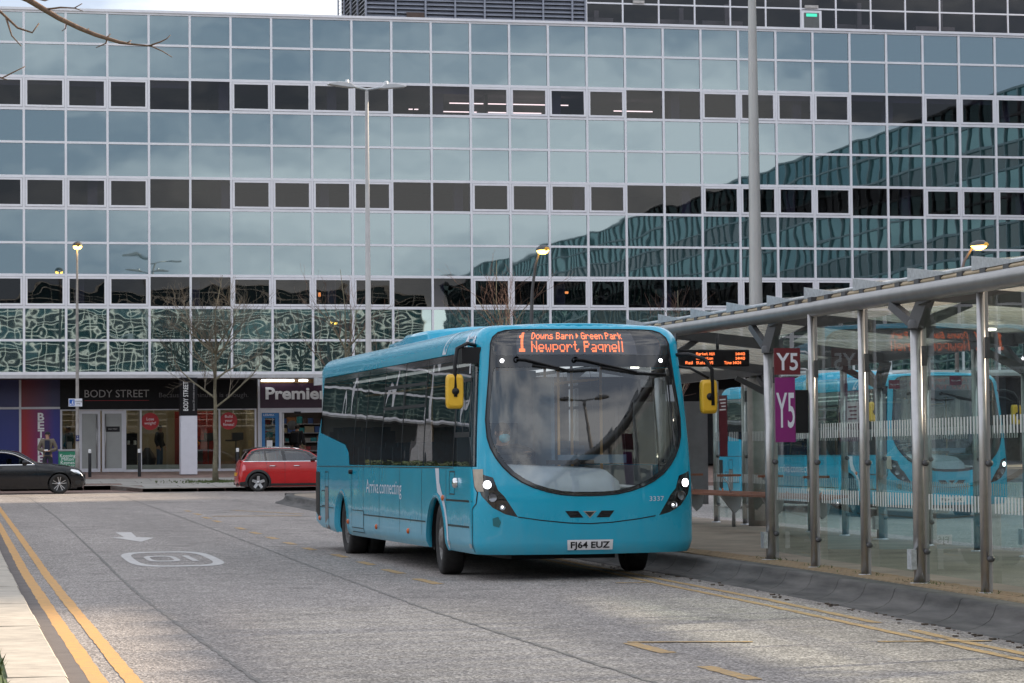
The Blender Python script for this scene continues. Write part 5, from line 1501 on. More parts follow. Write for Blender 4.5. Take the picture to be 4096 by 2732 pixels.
# glass
def pane(a, b, z0=.10, z1=2.50, name='glass_pane', off=.06, bands=True):
    a, b = Vector((a[0] + off, a[1], gz(a[1]) + PZ)), Vector((b[0] + off, b[1], gz(b[1]) + PZ))
    d = b - a; L_ = math.hypot(d.x, d.y)
    p = MB().box(.05, L_ - .05, -.005, .005, z0, z1).build(name, M_SHGLASS, shelter, a - SO, (0, -math.atan2(d.z, L_), math.atan2(d.y, d.x)))
    if bands:
        for u, w in ((1.35, 1.50), (.68, .82)):
            mb = MB(); mb.add([(.09, -.008, u), (L_ - .09, -.008, u), (L_ - .09, -.008, w), (.09, -.008, w)], [(0, 1, 2, 3)])
            mb.build('stripe_band', M_STRIPE, p, fix=False)
    return p
for i in range(0, 12): pane(front[i], front[i + 1])
for i in (0, 1, 2, 3, 4, 5, 6, 7, 8, 9, 10): pane(rear[i], rear[i + 1], z1=2.2, off=-.06)
# tubular edge, rail, trays with saw-tooth ends, soffit boards
ysr = [-12, -5.5, 0, 6.6, 12, 17.47, 21.17, 24.78, 28.67, 34.2, 39.7, 47.5]
MB().tube([Ls((fxy(y) - .02, y, tz(y) + .04)) for y in ysr], .082, 16).build('edge_tube', mat('tube_steel', (.27, .26, .25), .36, .75, var=.12, vscale=5), shelter)
MB().tube([Ls((fxy(y) + .04, y, tz(y) + .185)) for y in ysr], .022, 8).build('edge_rail', M_GALV, shelter)
mb = MB()
for y0, y1 in zip(ysr, ysr[1:]):
    for yy0, yy1 in ((y0, y1),):
        v = []
        for y in (yy0, yy1):
            for dz in (0, .20): v += [Ls((rxy(y) - .05, y, 2.62 + dz)), Ls((rxy(y) + .05, y, 2.62 + dz))]
        mb.add(v, [(0, 1, 5, 4), (2, 6, 7, 3), (0, 4, 6, 2), (1, 3, 7, 5)])
mb.build('rear_beam', M_BRACKET, shelter)
y = -11.5
while y < 47:
    y1 = y + 1.83
    zf0, zf1 = tz(y) + .19, tz(y1) + .19
    xa0, xa1, xb0, xb1 = fxy(y) + .02, fxy(y1) + .02, rxy(y) + .35, rxy(y1) + .35
    tr_ = empty('roof_tray', Ls((xa0, y, zf0)), parent=shelter)
    o_ = SO + Ls((xa0, y, zf0))
    L2 = lambda p: Vector(p) - o_
    mb = MB(); v = [(xa0, y, zf0), (xb0, y, 2.80), (xb1, y1, 2.95), (xa1, y1, zf1 + .06)]
    mb.add([L2(p) for p in v] + [L2((p[0], p[1], p[2] - .02)) for p in v], [(0, 1, 2, 3), (7, 6, 5, 4), (0, 3, 7, 4), (1, 5, 6, 2), (2, 6, 7, 3)])
    mb.build('tray_sheet', M_TRAY, tr_)
    mb = MB(); v = [(xa0 * .75 + xa1 * .25 - .012, y + .45, (zf0 * .75 + zf1 * .25) - .02), (xa1 - .012, y1 - .02, zf1 - .03), (xa1 - .012, y1 - .02, zf1 + .095)]
    mb.add([L2(p) for p in v] + [L2((p[0] + .008, p[1], p[2])) for p in v], [(0, 1, 2), (5, 4, 3), (0, 2, 5, 3), (1, 4, 5, 2)])
    mb.build('end_plate', M_GALV, tr_)
    for q in (.25, .86, 1.47):
        MB().box(-.012, .05, -.06, .06, -.085, -.035, Matrix.Translation(L2((fxy(y + q), y + q, tz(y + q) + .20)))).build('rail_spacer', M_BRACKET, tr_)
    y = y1
MB().tube([Ls((fxy(y) + .025, y, tz(y) + .14)) for y in ysr], .028, 4).build('edge_board', mat('edge_board', (.42, .33, .22), .7), shelter)
y = -11.5
while y < 47:
    y1 = y + .61
    v = []
    for yq in (y + .03, y1 - .03):
        v += [Ls((fxy(yq) + .05, yq, tz(yq) + .12)), Ls((rxy(yq) + .3, yq, 2.70)), Ls((rxy(yq) + .3, yq, 2.73)), Ls((fxy(yq) + .05, yq, tz(yq) + .15))]
    for k_ in (4, 5): v[k_] = v[k_] + Vector((0, 0, .022))
    mb = MB(); mb.add(v, [(0, 1, 5, 4), (3, 7, 6, 2), (0, 4, 7, 3), (1, 2, 6, 5), (0, 3, 2, 1), (4, 5, 6, 7)])
    mb.build('soffit_board', M_SOFFIT, shelter)
    y = y1
for y in (12, 17.47, 22.97, 28.67, 34.2, 39.7, 45.2):
    mb = MB(); a, b = Ls((fxy(y), y, tz(y) + .05)), Ls((rxy(y), y, 2.66))
    d = (b - a); an = math.atan2(d.y, d.x); 
    mb.add([a + Vector((0, -.04, -.07)), b + Vector((0, -.04, -.07)), b + Vector((0, .04, -.07)), a + Vector((0, .04, -.07)), a + Vector((0, -.04, .07)), b + Vector((0, -.04, .07)), b + Vector((0, .04, .07)), a + Vector((0, .04, .07))], [(0, 1, 2, 3), (4, 7, 6, 5), (0, 4, 5, 1), (1, 5, 6, 2), (2, 6, 7, 3), (3, 7, 4, 0)])
    mb.build('cross_beam', M_BRACKET, shelter)
for x, y in ((11.2, 24.6), (11.4, 27.5), (10.9, 37.0), (11.0, 41)):
    MB().lathe([(0, .07), (-.02, .07), (-.025, 0.0)], 'Z', Ls((x, y, lerp_tab([(20, 2.72), (45, 2.79)], y))), 14).build('soffit_lamp', emit('soffit_lamp', (1, .9, .75), 5.0), shelter)
# grey end panel
MB().box(11.55, 12.82, -.03, .03, .30, 2.02, Matrix.Translation(Vector((0, 43.15, gz(43) + PZ)) - SO)).box(11.60, 12.78, -.034, -.031, .34, .60, Matrix.Translation(Vector((0, 43.15, gz(43) + PZ)) - SO)).build('end_panel', mat('grey_panel', (.17, .17, .175), .5), shelter)

# stand signs on the first column
def flag(name, label, x0, x1, y, z0, z1, m):
    o = empty(name, (x0, y, z0), 0, label, 'sign')
    MB().box(0, x1 - x0, -.008, .008, 0, z1 - z0).build('panel', m, o)
    return o
M_PLUM = mat('sign_plum', (.21, .012, .15), .4, var=.05)
M_DKRED = mat('sign_dark_red', (.12, .010, .018), .4, var=.05)
s = flag('stand_sign', 'dark red Y5 stand sign on two curved arms, high on the shelter post', 8.635, 8.918, 26.6, 2.214, 2.49, M_DKRED)
text_o('stand_number', 'Y5', M_WHITEST, s, .25, lambda u, v, d: (.022 + u, -.010, .05 + v), width=.235, bold=.004)
for z in (.06, .24): MB().tube([(.27, .02, z), (.34, .0, z), (.385, -.02, z - .03), (.39, -.03, z - .07)], .010, 6).build('sign_arm', M_GALV, s)
s = flag('stand_sign', 'tall purple Y5 stand banner with stretched white lettering below the dark red sign', 8.635, 8.85, 26.58, 1.513, 2.185, M_PLUM)
text_o('stand_number', 'Y5', M_WHITEST, s, .34, lambda u, v, d: (.008 + u, -.010, .155 + v * 1.52), width=.20, bold=.003)
s = flag('poster_case', 'blank black poster case beside the purple stand banner', 8.862, 9.00, 26.60, 1.61, 2.05, M_BLACK)
MB().box(.0, .138, .009, .03, -.005, .445).build('back_frame', M_DKSTEEL, s)
for (x, y, z, rz, lab) in ((12.42, 33.4, 2.23, 0, 'small maroon way out sign over the parked bus windscreen'), (12.28, 30.9, 2.21, 0, 'small maroon way out sign at the right end of the shelter')):
    s = flag('way_out_sign', lab, x, x + .15, y, z, z + .115, mat('sign_maroon', (.19, .015, .055), .4))
    text_o('sign_text', 'Way out', M_WHITEST, s, .035, lambda u, v, d: (.012 + u, -.010, .045 + v), width=.09)
    mb = MB(); mb.add([(.108, -.010, .052), (.135, -.010, .052), (.135, -.010, .064), (.108, -.010, .064)], [(0, 1, 2, 3)]); mb.build('sign_arrow', M_WHITEST, s, fix=False)
for y, lab, m in ((35.5, 'white notice stuck on the rear shelter glass', M_LETTER), (42.3, 'red timetable poster on the far rear shelter glass', M_DKRED)):
    o = empty('notice', (rxy(y) - .08, y, 1.80), 0, lab, 'notice')
    h = .30 if m is M_LETTER else .55
    MB().box(-.004, .004, -.22, .22, 0 if m is M_LETTER else -.45, h).build('sheet', m, o)
    for k_ in range(4): MB().box(-.008, -.0045, -.17, .17 - .05 * (k_ % 3), h - .08 - k_ * .055, h - .06 - k_ * .055).build('print_line', M_DKRED if m is M_LETTER else M_LETTER, o)

# hanging departure display
dsp = empty('departure_display', (9.05, 32.65, 2.5), 0, 'black departure board with orange text hanging under the shelter roof', 'display')
MB().box(0, 1.20, -.09, .09, 0, .215).build('casing', M_BLACK, dsp, bevel=.02)
for x in (.25, .8): MB().tube([(x, 0, .21), (x, 0, .42)], .02, 8).build('hanger', M_DKSTEEL, dsp)
dm = lambda x, z: (x, -.0925, z)
def dtext(s, x0, row):
    led_text('display_text', s, M_LED, dsp, dm, x0, x0 + len(s) * .0258 * (.86 if ' ' in s else .95), .178 - row * .056, .0052, dot=.5, gap=1)
for s, x, r_ in (('Market Hill', .49, 0), ('14:40', 1.01, 0), ('Wolverton', .49, 1), ('14:40', 1.01, 1), ('Rail', .35, 2), ('Station Y5', .49, 2), ('Time 14:34', .86, 2)):
    dtext(s, x, r_)

# perch bench inside the shelter
bench = empty('perch_bench', (12.35, 40.5, gz(40) + PZ), 0, 'long red-brown perch bench with looped armrests at the back of the shelter', 'bench')
M_BENCH = mat('bench_wood', (.26, .10, .055), .5, var=.2, vscale=6)
for k_ in range(3): MB().box(-.16 + k_ * .11, -.06 + k_ * .11, -5.2, 3.2, .50 + k_ * .015, .54 + k_ * .015).build('seat_plank', M_BENCH, bench, bevel=.006)
for y in (-4.4, -2.3, -.2, 1.9):
    MB().prism([(-.18, .50), (.18, .52), (.14, .30), (.05, .22), (-.02, .30)], y - .03, y + .03).build('bracket', M_GREYMETAL, bench)
    MB().tube([(.0, y, .53), (-.05, y, .70), (-.16, y, .80)], .012, 6).build('arm_loop', M_GALV, bench)
    MB().box(-.22, .16, y - .03, y + .03, .80, .835).build('arm_pad', M_BENCH, bench)
for y in (-4.0, 0.0, 2.8): MB().tube([(.1, y, 0), (.1, y, .5)], .03, 8).build('leg', M_GREYMETAL, bench)

# ================================================================== STREET FURNITURE
mast = empty('lighting_mast', (12.98, 40.88, gz(41) + PZ), 0, 'tall tapering steel lighting mast rising through the back of the shelter', 'mast')
MB().tube([(0, 0, 0), (0, 0, 2.35)], .16, 24).build('base_sleeve', M_CONC, mast)
MB().tube([(0, 0, 2.35), (0, 0, 3.6), (0, 0, 8.6), (0, 0, 12.5)], [.118, .106, .062, .045], 24).build('shaft', mat('mast_steel', (.42, .41, .40), .42, .5, var=.08, vscale=1.2), mast)
MB().tube([(-1.0, 0, 12.7), (0, 0, 12.5), (1.0, 0, 12.7)], .04, 8).build('arm', M_GALV, mast)
for s in (-1, 1): MB().box(s * 1.3 - .35, s * 1.3 + .35, -.16, .16, 12.66, 12.76).build('lamp_head', M_GALV, mast)
def twin_lamp(loc, rz, label, h=10.05):
    l = empty('twin_street_lamp', loc, rz, label, 'street lamp')
    MB().tube([(0, 0, 0), (0, 0, 1.3), (0, 0, 1.35), (0, 0, h)], [.11, .11, .085, .042], 16).build('pole', mat('lamp_pole_grey', (.40, .39, .385), .45, .3, var=.08), l)
    MB().tube([(-.42, 0, h + .10), (0, 0, h + .02), (.42, 0, h + .10)], .032, 8).build('arm', M_GALV, l)
    for s in (-1, 1):
        hd = MB().prism([(s * .30, h + .06), (s * .45, h + .17), (s * .72, h + .19), (s * .98, h + .14), (s * .98, h + .11), (s * .40, h + .05)], -.13, .13).build('lamp_head', mat('lamp_head_pale', (.55, .56, .58), .4), l, bevel=.01)
        MB().lathe([(0, .045), (.07, .045), (.085, .03), (.09, 0)], 'Z', (s * .50, 0, h + .17), 10).build('photocell', M_GALV, hd)
    return l
twin_lamp((10.68, 65.0, gz(65) + PZ), R(6), 'slim pole with two pale LED heads rising behind the bus roof')
twin_lamp((13.4, 9.0, 0.0), R(15), 'slim pole with two LED heads beside the camera, right of the platform', 9.8)
M_SODIUM = emit('sodium_lamp', (1.0, .55, .10), 4.0)
def sodium_lamp(loc, h, arm, rz, label, m_pole, base_r=.075, tilt=0.0):
    l = empty('street_lamp', loc, rz, label, 'street lamp', 'sodium street lamps')
    top = Vector((arm[0], arm[1], h))
    path = [(0, 0, 0), (0, 0, 1.2), (0, 0, 1.25), (0, 0, h * .74), (arm[0] * .12, arm[1] * .12, h * .84), (arm[0] * .5, arm[1] * .5, h * .94), top]
    MB().tube(path, [base_r * 1.25, base_r * 1.25, base_r, base_r * .75, base_r * .6, base_r * .55, base_r * .5], 12).build('pole', m_pole, l)
    hd = MB()
    sec = []
    for u, w, zt_ in ((-.10, .06, .05), (.0, .13, .12), (.18, .17, .16), (.38, .16, .15), (.50, .10, .08)):
        sec.append([(w * math.cos(a), -u, zt_ * max(0, math.sin(a)) ** .8 if math.sin(a) > 0 else 0) for a in [PI * k / 8 for k in range(9)]])
    hd.add([p for s in sec for p in s], [(i * 9 + j, i * 9 + j + 1, (i + 1) * 9 + j + 1, (i + 1) * 9 + j) for i in range(4) for j in range(8)], True)
    hd_o = hd.build('lamp_head', M_DKSTEEL, l, top)
    bw = MB()
    sec = []
    for u, w, zt_ in ((.0, .10, .03), (.12, .145, .115), (.28, .15, .125), (.42, .11, .08), (.47, .05, .03)):
        sec.append([(w * math.cos(a), -u, -zt_ * max(0, math.sin(a)) ** .8) for a in [PI * k / 8 for k in range(9)]])
    bw.add([p for s in sec for p in s], [(i * 9 + j, i * 9 + j + 1, (i + 1) * 9 + j + 1, (i + 1) * 9 + j) for i in range(4) for j in range(8)], True)
    bw.build('lamp_bowl', M_SODIUM, hd_o)
    return l
M_POLEPALE = mat('worn_pole', (.40, .38, .36), .7, c2=(.22, .20, .19), vscale=3.0)
lampL = sodium_lamp((5.13, 92.5, pz(92.5)), 8.12, (0, -.12), 0, 'worn pale lamp post with lit amber head and loading sign by the black car', M_POLEPALE, .062)
sodium_lamp((17.73, 77.9, gz(78)), 7.25, (.22, -.15), R(12), 'dark lamp post with lit amber head leaning out above the bus roof', M_DKSTEEL, .075)
sodium_lamp((28.2, 70.4, gz(70)), 6.95, (.62, -.1), R(25), 'curved lamp post with lit amber head above the right end of the shelter roof', mat('lamp_arm_brown', (.16, .12, .11), .5), .07)
sg = empty('loading_sign', (5.06, 92.41, 3.18), 0, 'small white and blue loading only plate on the worn lamp post', 'sign')
MB().box(-.23, .23, -.008, .008, 0, .27).build('plate', M_WHITEST, sg)
MB().box(-.205, -.03, -.011, -.0085, .03, .24).build('symbol_panel', mat('sign_blue', (.01, .11, .5), .4), sg)
mb = MB(); mb.add([(-.09, -.013, .21), (-.12, -.013, .14), (-.09, -.013, .05), (-.06, -.013, .05), (-.075, -.013, .14), (-.065, -.013, .21)], [tuple(range(6))])
mb.add([(-.19, -.013, .05), (-.13, -.013, .05), (-.13, -.013, .10), (-.19, -.013, .09)], [(0, 1, 2, 3)])
mb.build('loading_symbol', M_WHITEST, sg, fix=False)
text_o('sign_text', 'Loading\nonly', M_BLACK, sg, .075, lambda u, v, d: (.10 + u, -.010, .155 + v), align='CENTER')
b = MB().box(5.075, 5.19, 92.42, 92.424, 2.0, 2.2)
bd = empty('pole_badge', (5.13, 92.425, 2.0), 0, 'small dark number plate strapped round the worn lamp post', 'sign')
MB().box(-.06, .06, -.012, 0, 0, .2).build('plate', M_NAVY, bd)
text_o('badge_text', 'T\n84', M_WHITEST, bd, .07, lambda u, v, d: (u, -.014, .125 + v), align='CENTER')
fl = empty('sign_post', (8.98, 59.6, gz(59.6) + PZ), 0, 'slim pale post with a flat lamp bracket just behind the rear of the front bus', 'post')
MB().tube([(0, 0, 0), (0, 0, 2.62)], .035, 10).build('pole', M_GALV, fl)
MB().prism([(-.42, 2.66), (-.42, 2.84), (-.10, 2.80), (.10, 2.82), (.10, 2.70)], -.10, .10).build('lamp_bracket', M_GALV, fl)
MB().prism([(-.08, 2.66), (.06, 2.66), (.03, 2.45), (-.02, 2.45)], -.03, .03).build('gusset', M_GALV, fl)
def bollard(x, y, label):
    b = empty('bollard', (x, y, pz(y)), 0, label, 'bollard', 'bollards on the shop pavement')
    MB().lathe([(0, .062), (.02, .058), (.86, .055), (.862, .053)], 'Z', n=18).build('post', M_BLACK, b)
    MB().lathe([(.862, .056), (.98, .056), (1.0, .045), (1.005, 0)], 'Z', n=18).build('cap', mat('bollard_white', (.68, .68, .68), .5), b)
bollard(5.84, 97.4, 'black bollard with white cap in front of the frosted double doors')
bollard(7.61, 97.4, 'black bollard with white cap in front of the lose weight window')
bollard(11.16, 97.4, 'black bollard with white cap just behind the red car')
bin_ = empty('litter_bin', (4.98, 96.3, pz(96.3)), 0, 'green litter bin with white lettering between the lamp post and the standing man', 'bin')
M_BINGREEN = mat('bin_green', (.02, .22, .115), .5, var=.08)
MB().box(-.30, .30, -.25, .25, 0, .98).build('body', M_BINGREEN, bin_, bevel=.015)
MB().box(-.32, .32, -.27, .27, .982, 1.05).build('lid', M_GREYMETAL, bin_, bevel=.01)
MB().box(-.2, .2, .251, .256, .68, .9).build('aperture', M_BLACK, bin_)
text_o('bin_text', 'Keeping\nMilton\nKeynes\ncleaner', M_LETTER, bin_, .17, lambda u, v, d: (u, -.255, .77 + v), align='CENTER', lead=.72)

# ================================================================== CARS
def dist_seg(p, a, b):
    ax, ay = a; bx, by = b; dx, dy = bx - ax, by - ay
    t = max(0, min(1, ((p[0] - ax) * dx + (p[1] - ay) * dy) / (dx * dx + dy * dy + 1e-12)))
    return math.hypot(p[0] - ax - t * dx, p[1] - ay - t * dy)
def smooth_poly(P, n=4):
    out = []
    for i in range(len(P) - 1):
        p0, p1, p2, p3 = P[max(0, i - 1)], P[i], P[i + 1], P[min(len(P) - 1, i + 2)]
        for k in range(n):
            t = k / n
            out.append(tuple(.5 * ((2 * p1[c]) + (-p0[c] + p2[c]) * t + (2 * p0[c] - 5 * p1[c] + 4 * p2[c] - p3[c]) * t * t + (-p0[c] + 3 * p1[c] - 3 * p2[c] + p3[c]) * t ** 3) for c in (0, 1)))
    out.append(P[-1])
    return out
def car(name, loc, rz, label, top, belt, W, wheels, RT, paint, segs, wins, roof_m=None, cladding=None):
    """top: silhouette (x from one bumper, z) ; segs: [(x0, x1, material, name)] for the strips across the body"""
    c = empty(name, loc, rz, label, 'car')
    T = smooth_poly(top)
    xmin, xmax = min(p[0] for p in T), max(p[0] for p in T); mid, half = (xmin + xmax) / 2, (xmax - xmin) / 2
    def wid(x, z):
        w = W * (1 - .13 * abs((x - mid) / half) ** 4)
        w -= .035 * ((z - .62) / .4) ** 2 if z < belt else .035 * ((belt - .62) / .4) ** 2 + .26 * (z - belt)
        return w
    def ymap(x, z, off=0.0):
        d = min(dist_seg((x, z), a, b) for a, b in zip(T, T[1:]))
        r_ = .11
        y = wid(x, z)
        if d < r_: y -= r_ - math.sqrt(max(0, r_ * r_ - (r_ - d) ** 2))
        return y + off
    zb = .17
    bottom = [(T[-1][0], zb + .06)]
    for xc in sorted(wheels, reverse=True):
        ra = RT + .055
        a0 = math.asin(max(-1, min(1, (zb - RT) / ra)))
        bottom += [(xc + ra * math.cos(a), RT + ra * math.sin(a)) for a in [a0 + (PI - 2 * a0) * i / 16 for i in range(17)]]
    bottom += [(T[0][0], zb + .06)]
    outl = T + bottom
    gp = grid_pts(xmin, xmax, 44, .15, 1.45, 16)
    nr = [(x_ + (mid - x_) * k * .012, z_ - k * .016) for x_, z_ in T for k in (1, 2, 4, 6)]
    for s in (-1, 1):
        f = lambda x, z, s=s: (x, s * ymap(x, z), z)
        me = patch(outl, [w_ for w_, _ in wins], f if s < 0 else (lambda x, z: (x, ymap(x, z), z)), step=.06, pts=gp + nr)
        if s > 0:
            me.flip_normals()
        me.materials.append(paint)
        link('body_side', me, c)
        for w_, m_ in wins:
            me = patch(w_, [], (lambda x, z, s=s: (x, s * (ymap(x, z) - .006), z)), step=.1, pts=gp)
            me.materials.append(m_); link('side_window', me, c)
    for x0, x1, m_, nm in segs:
        idx = [i for i, p in enumerate(T) if x0 - 1e-6 <= p[0] <= x1 + 1e-6] if not callable(x0) else [i for i, p in enumerate(T) if x0(p)]
        if len(idx) < 2: continue
        i0, i1 = max(0, min(idx) - 0), min(len(T) - 1, max(idx) + 1)
        mb = MB(); SS = (-1, -.75, -.4, 0, .4, .75, 1)
        v = []
        for i in range(i0, i1 + 1):
            a, b = T[max(0, i - 1)], T[min(len(T) - 1, i + 1)]
            dx, dz = b[0] - a[0], b[1] - a[1]; l = math.hypot(dx, dz) or 1
            nx, nz = -dz / l, dx / l
            if (nx * (T[i][0] - mid) + nz * (T[i][1] - .6)) < 0: nx, nz = -nx, -nz
            yw = ymap(*T[i])
            for s in SS: v.append((T[i][0] + nx * .045 * (1 - s * s), s * yw, T[i][1] + nz * .045 * (1 - s * s)))
        q = len(SS); n_ = i1 - i0
        mb.add(v, [(i * q + j, i * q + j + 1, (i + 1) * q + j + 1, (i + 1) * q + j) for i in range(n_) for j in range(q - 1)], True)
        mb.build(nm, m_, c)
    for xc in wheels:
        for s in (-1, 1):
            w = empty('wheel', (xc, s * (W - .10), RT), 0, parent=c)
            MB().lathe([(s * .085, RT * .72), (s * .10, RT * .80), (s * .095, RT * .96), (s * .07, RT), (-s * .09, RT), (-s * .11, RT * .7)], 'Y', n=36).build('tyre', M_RUBBER, w)
            MB().lathe([(s * .085, RT * .725), (s * .075, RT * .66), (s * .03, RT * .64), (s * .02, 0.001)], 'Y', n=28).build('rim', mat('rim_dark', (.03, .03, .032), .5), w)
            for k in range(5):
                a = 2 * PI * k / 5 + .3
                for da in ((-.2, .2) if cladding is None else (0,)):
                    mb = MB(); wd = .011 if cladding is None else .048
                    M_ = Matrix.Rotation(-(a + da), 4, 'Y')
                    mb.add([M_ @ Vector(p) for p in [(.03, s * .07, -wd), (RT * .7, s * .082, -wd * .9), (RT * .7, s * .082, wd * .9), (.03, s * .07, wd), (.03, s * .03, -wd), (RT * .7, s * .03, -wd), (RT * .7, s * .03, wd), (.03, s * .03, wd)]], [(0, 1, 2, 3), (0, 4, 5, 1), (2, 6, 7, 3), (1, 5, 6, 2)])
                    mb.build('spoke', mat('alloy', (.5, .5, .51), .3, .8), w)
            MB().lathe([(s * .06, .055), (s * .085, .05), (s * .09, 0.0)], 'Y', n=16).build('hub', mat('alloy', (.5, .5, .51), .3, .8), w)
            if cladding:
                mb = MB(); aa = [-.35 + (PI + .7) * i / 20 for i in range(21)]
                v = []
                for rr, off in ((RT + .05, .012), (RT + .12, .012), (RT + .125, -.01)):
                    v += [(xc + rr * math.cos(a), s * (ymap(xc + rr * math.cos(a), max(.25, RT + rr * math.sin(a))) + off), RT + rr * math.sin(a)) for a in aa]
                mb.add(v, [(i, i + 1, i + 22, i + 21) for i in range(20)] + [(i + 21, i + 22, i + 43, i + 42) for i in range(20)], True)
                mb.build('arch_cladding', cladding, c)
            mb = MB(); aa = [PI * i / 14 for i in range(15)]; rr = RT + .055
            mb.add([(xc + rr * math.cos(a), s * (W - .06), RT + rr * math.sin(a)) for a in aa] + [(xc + rr * math.cos(a), s * .5, RT + rr * math.sin(a)) for a in aa], [(i, i + 1, i + 16, i + 15) for i in range(14)])
            mb.add([(xc + rr * math.cos(a), s * .5, RT + rr * math.sin(a)) for a in aa], [tuple(range(15))])
            mb.build('wheel_well', M_BLACK, c, fix=False)
    MB().box(xmin + .25, xmax - .25, -W + .12, W - .12, .16, .30).build('underbody', M_BLACK, c)
    return c, ymap
M_CARGLASS = glass('car_glass', (.30, .34, .34), 1.5, .06)
M_CARBLACK = mat('car_black', (.007, .008, .011), .14, spec=.35, coat=.35, var=.1)
M_CARRED = mat('car_red', (.50, .008, .010), .2, coat=.5, var=.06)
M_TRIM = mat('car_trim', (.02, .02, .021), .6)
# black coupe-like saloon, nose to the right (x measured from the nose, so it is turned round)
topB = [(.07, .20), (.0, .34), (.0, .50), (.05, .63), (.12, .73), (.28, .82), (.60, .885), (1.1, .955), (1.46, .985), (1.74, 1.13), (2.06, 1.32), (2.42, 1.395), (2.75, 1.41), (3.15, 1.385), (3.6, 1.29), (4.05, 1.10), (4.4, 1.03), (4.74, .98), (4.83, .82), (4.81, .5), (4.72, .22)]
winB = [([(1.72, .985), (1.95, 1.13), (2.25, 1.265), (2.55, 1.325), (2.80, 1.335), (2.82, .965), (2.2, .975)], M_CARGLASS), ([(2.90, .962), (2.88, 1.335), (3.2, 1.315), (3.5, 1.235), (3.72, 1.09), (3.66, .97)], M_CARGLASS)]
segB = [(-.1, 1.42, M_CARBLACK, 'bonnet'), (1.42, 2.3, M_CARGLASS, 'windscreen'), (2.3, 3.3, M_CARBLACK, 'roof'), (3.3, 4.05, M_CARGLASS, 'rear_window'), (4.05, 4.9, M_CARBLACK, 'boot')]
carB, ymB = car('saloon_car', (5.10, 88.65, .27), PI, 'shiny black saloon car driving past the betting shop', topB, .97, .91, [.81, 3.69], .325, M_CARBLACK, segB, winB)
for s in (-1, 1):
    poly = [(.10, .66), (.20, .755), (.42, .80), (.46, .76), (.30, .665), (.17, .63)]
    me = patch(poly, [], (lambda x, z, s=s: (x, s * (ymB(x, z) + .006), z)), step=.05, pts=grid_pts(.1, .5, 10, .6, .82, 6)); me.materials.append(M_CHROME); link('headlight', me, carB)
    me = patch([(1.60, .945), (3.75, .935), (3.75, .955), (1.60, .965)], [], (lambda x, z, s=s: (x, s * (ymB(x, z) + .006), z)), step=.1); me.materials.append(M_CHROME); link('window_trim', me, carB)
    mb = MB()
    P_ = [(1.62, .975), (1.95, 1.155), (2.25, 1.29), (2.55, 1.35), (2.85, 1.36), (3.2, 1.335), (3.5, 1.255), (3.74, 1.10)]
    P_ = smooth_poly(P_)
    mb.tube([(x, s * (ymB(x, z) + .002), z) for x, z in P_], .012, 6); mb.build('window_trim', M_CHROME, carB)
    MB().lathe([(-.11, .0), (-.09, .05), (0, .075), (.06, .06), (.09, 0)], 'X', (1.92, s * .98, 1.03), 12).box(1.86, 1.98, s * .98 - .12 if s > 0 else s * .98, s * .98 if s > 0 else s * .98 + .12, .95, 1.0).build('door_mirror', M_CARBLACK, carB)
    me = patch([(.30, .30), (.10, .30), (.06, .38), (.14, .45), (.30, .42)], [], (lambda x, z, s=s: (x, s * (ymB(x, z) + .005), z)), step=.05); me.materials.append(M_TRIM); link('air_intake', me, carB)
    MB().tube([(2.80, s * (ymB(2.8, .86) + .015), .86), (2.62, s * (ymB(2.62, .86) + .02), .862)], .014, 6).build('door_handle', M_CARBLACK, carB)
    me = patch([(2.845, .30), (2.855, .30), (2.85, .955), (2.84, .955)], [], (lambda x, z, s=s: (x, s * (ymB(x, z) + .002), z)), step=.1); me.materials.append(M_BLACK); link('door_gap', me, carB)
    me = patch([(1.405, .30), (1.415, .30), (1.56, .90), (1.55, .90)], [], (lambda x, z, s=s: (x, s * (ymB(x, z) + .002), z)), step=.1); me.materials.append(M_BLACK); link('door_gap', me, carB)
MB().box(-.045, -.01, -.42, .42, .38, .62).build('grille', M_TRIM, carB)
for z in (.44, .50, .56): MB().box(-.052, -.046, -.42, .42, z - .008, z + .008).build('grille_bar', M_CHROME, carB)
MB().box(-.07, -.05, -.26, .26, .27, .37).build('number_plate', M_WPAINT, carB)
for x in (1.9, 2.9): MB().box(x, x + .5, -.65, -.15, .35, .62).box(x, x + .5, .15, .65, .35, .62).box(x + .42, x + .55, -.62, -.18, .6, 1.15).box(x + .42, x + .55, .18, .62, .6, 1.15).build('seat', M_BLACK, carB)
# red hatchback, tail to the left
topR = [(.22, .20), (.17, .28), (.17, .46), (.195, .62), (.22, .83), (.265, .985), (.345, 1.06), (.45, 1.21), (.585, 1.355), (.82, 1.415), (1.41, 1.435), (1.95, 1.42), (2.33, 1.37), (2.56, 1.28), (2.85, 1.08), (3.02, .985), (3.55, .90), (3.86, .79), (3.97, .58), (3.96, .35), (3.90, .22)]
winR = [([(.47, 1.01), (.56, 1.16), (.67, 1.30), (.98, 1.345), (1.02, 1.01)], M_CARGLASS), ([(1.08, 1.0), (1.05, 1.348), (1.55, 1.355), (1.62, 1.0)], M_CARGLASS), ([(1.72, 1.0), (1.66, 1.355), (2.05, 1.34), (2.36, 1.285), (2.62, 1.06), (2.60, 1.0)], M_CARGLASS)]
M_CARROOF = mat('car_roof_dark', (.03, .03, .034), .2, coat=.8)
segR = [(-.1, .30, M_CARRED, 'tailgate'), (.30, .62, M_CARGLASS, 'rear_window'), (.62, 2.30, M_CARROOF, 'roof'), (2.30, 3.02, M_CARGLASS, 'windscreen'), (3.02, 4.1, M_CARRED, 'bonnet')]
carR, ymR = car('hatchback_car', (9.93, 88.5, .265), 0, 'bright red hatchback with dark roof half hidden behind the bus', topR, .99, .86, [.79, 3.36], .305, M_CARRED, segR, winR, cladding=M_TRIM)
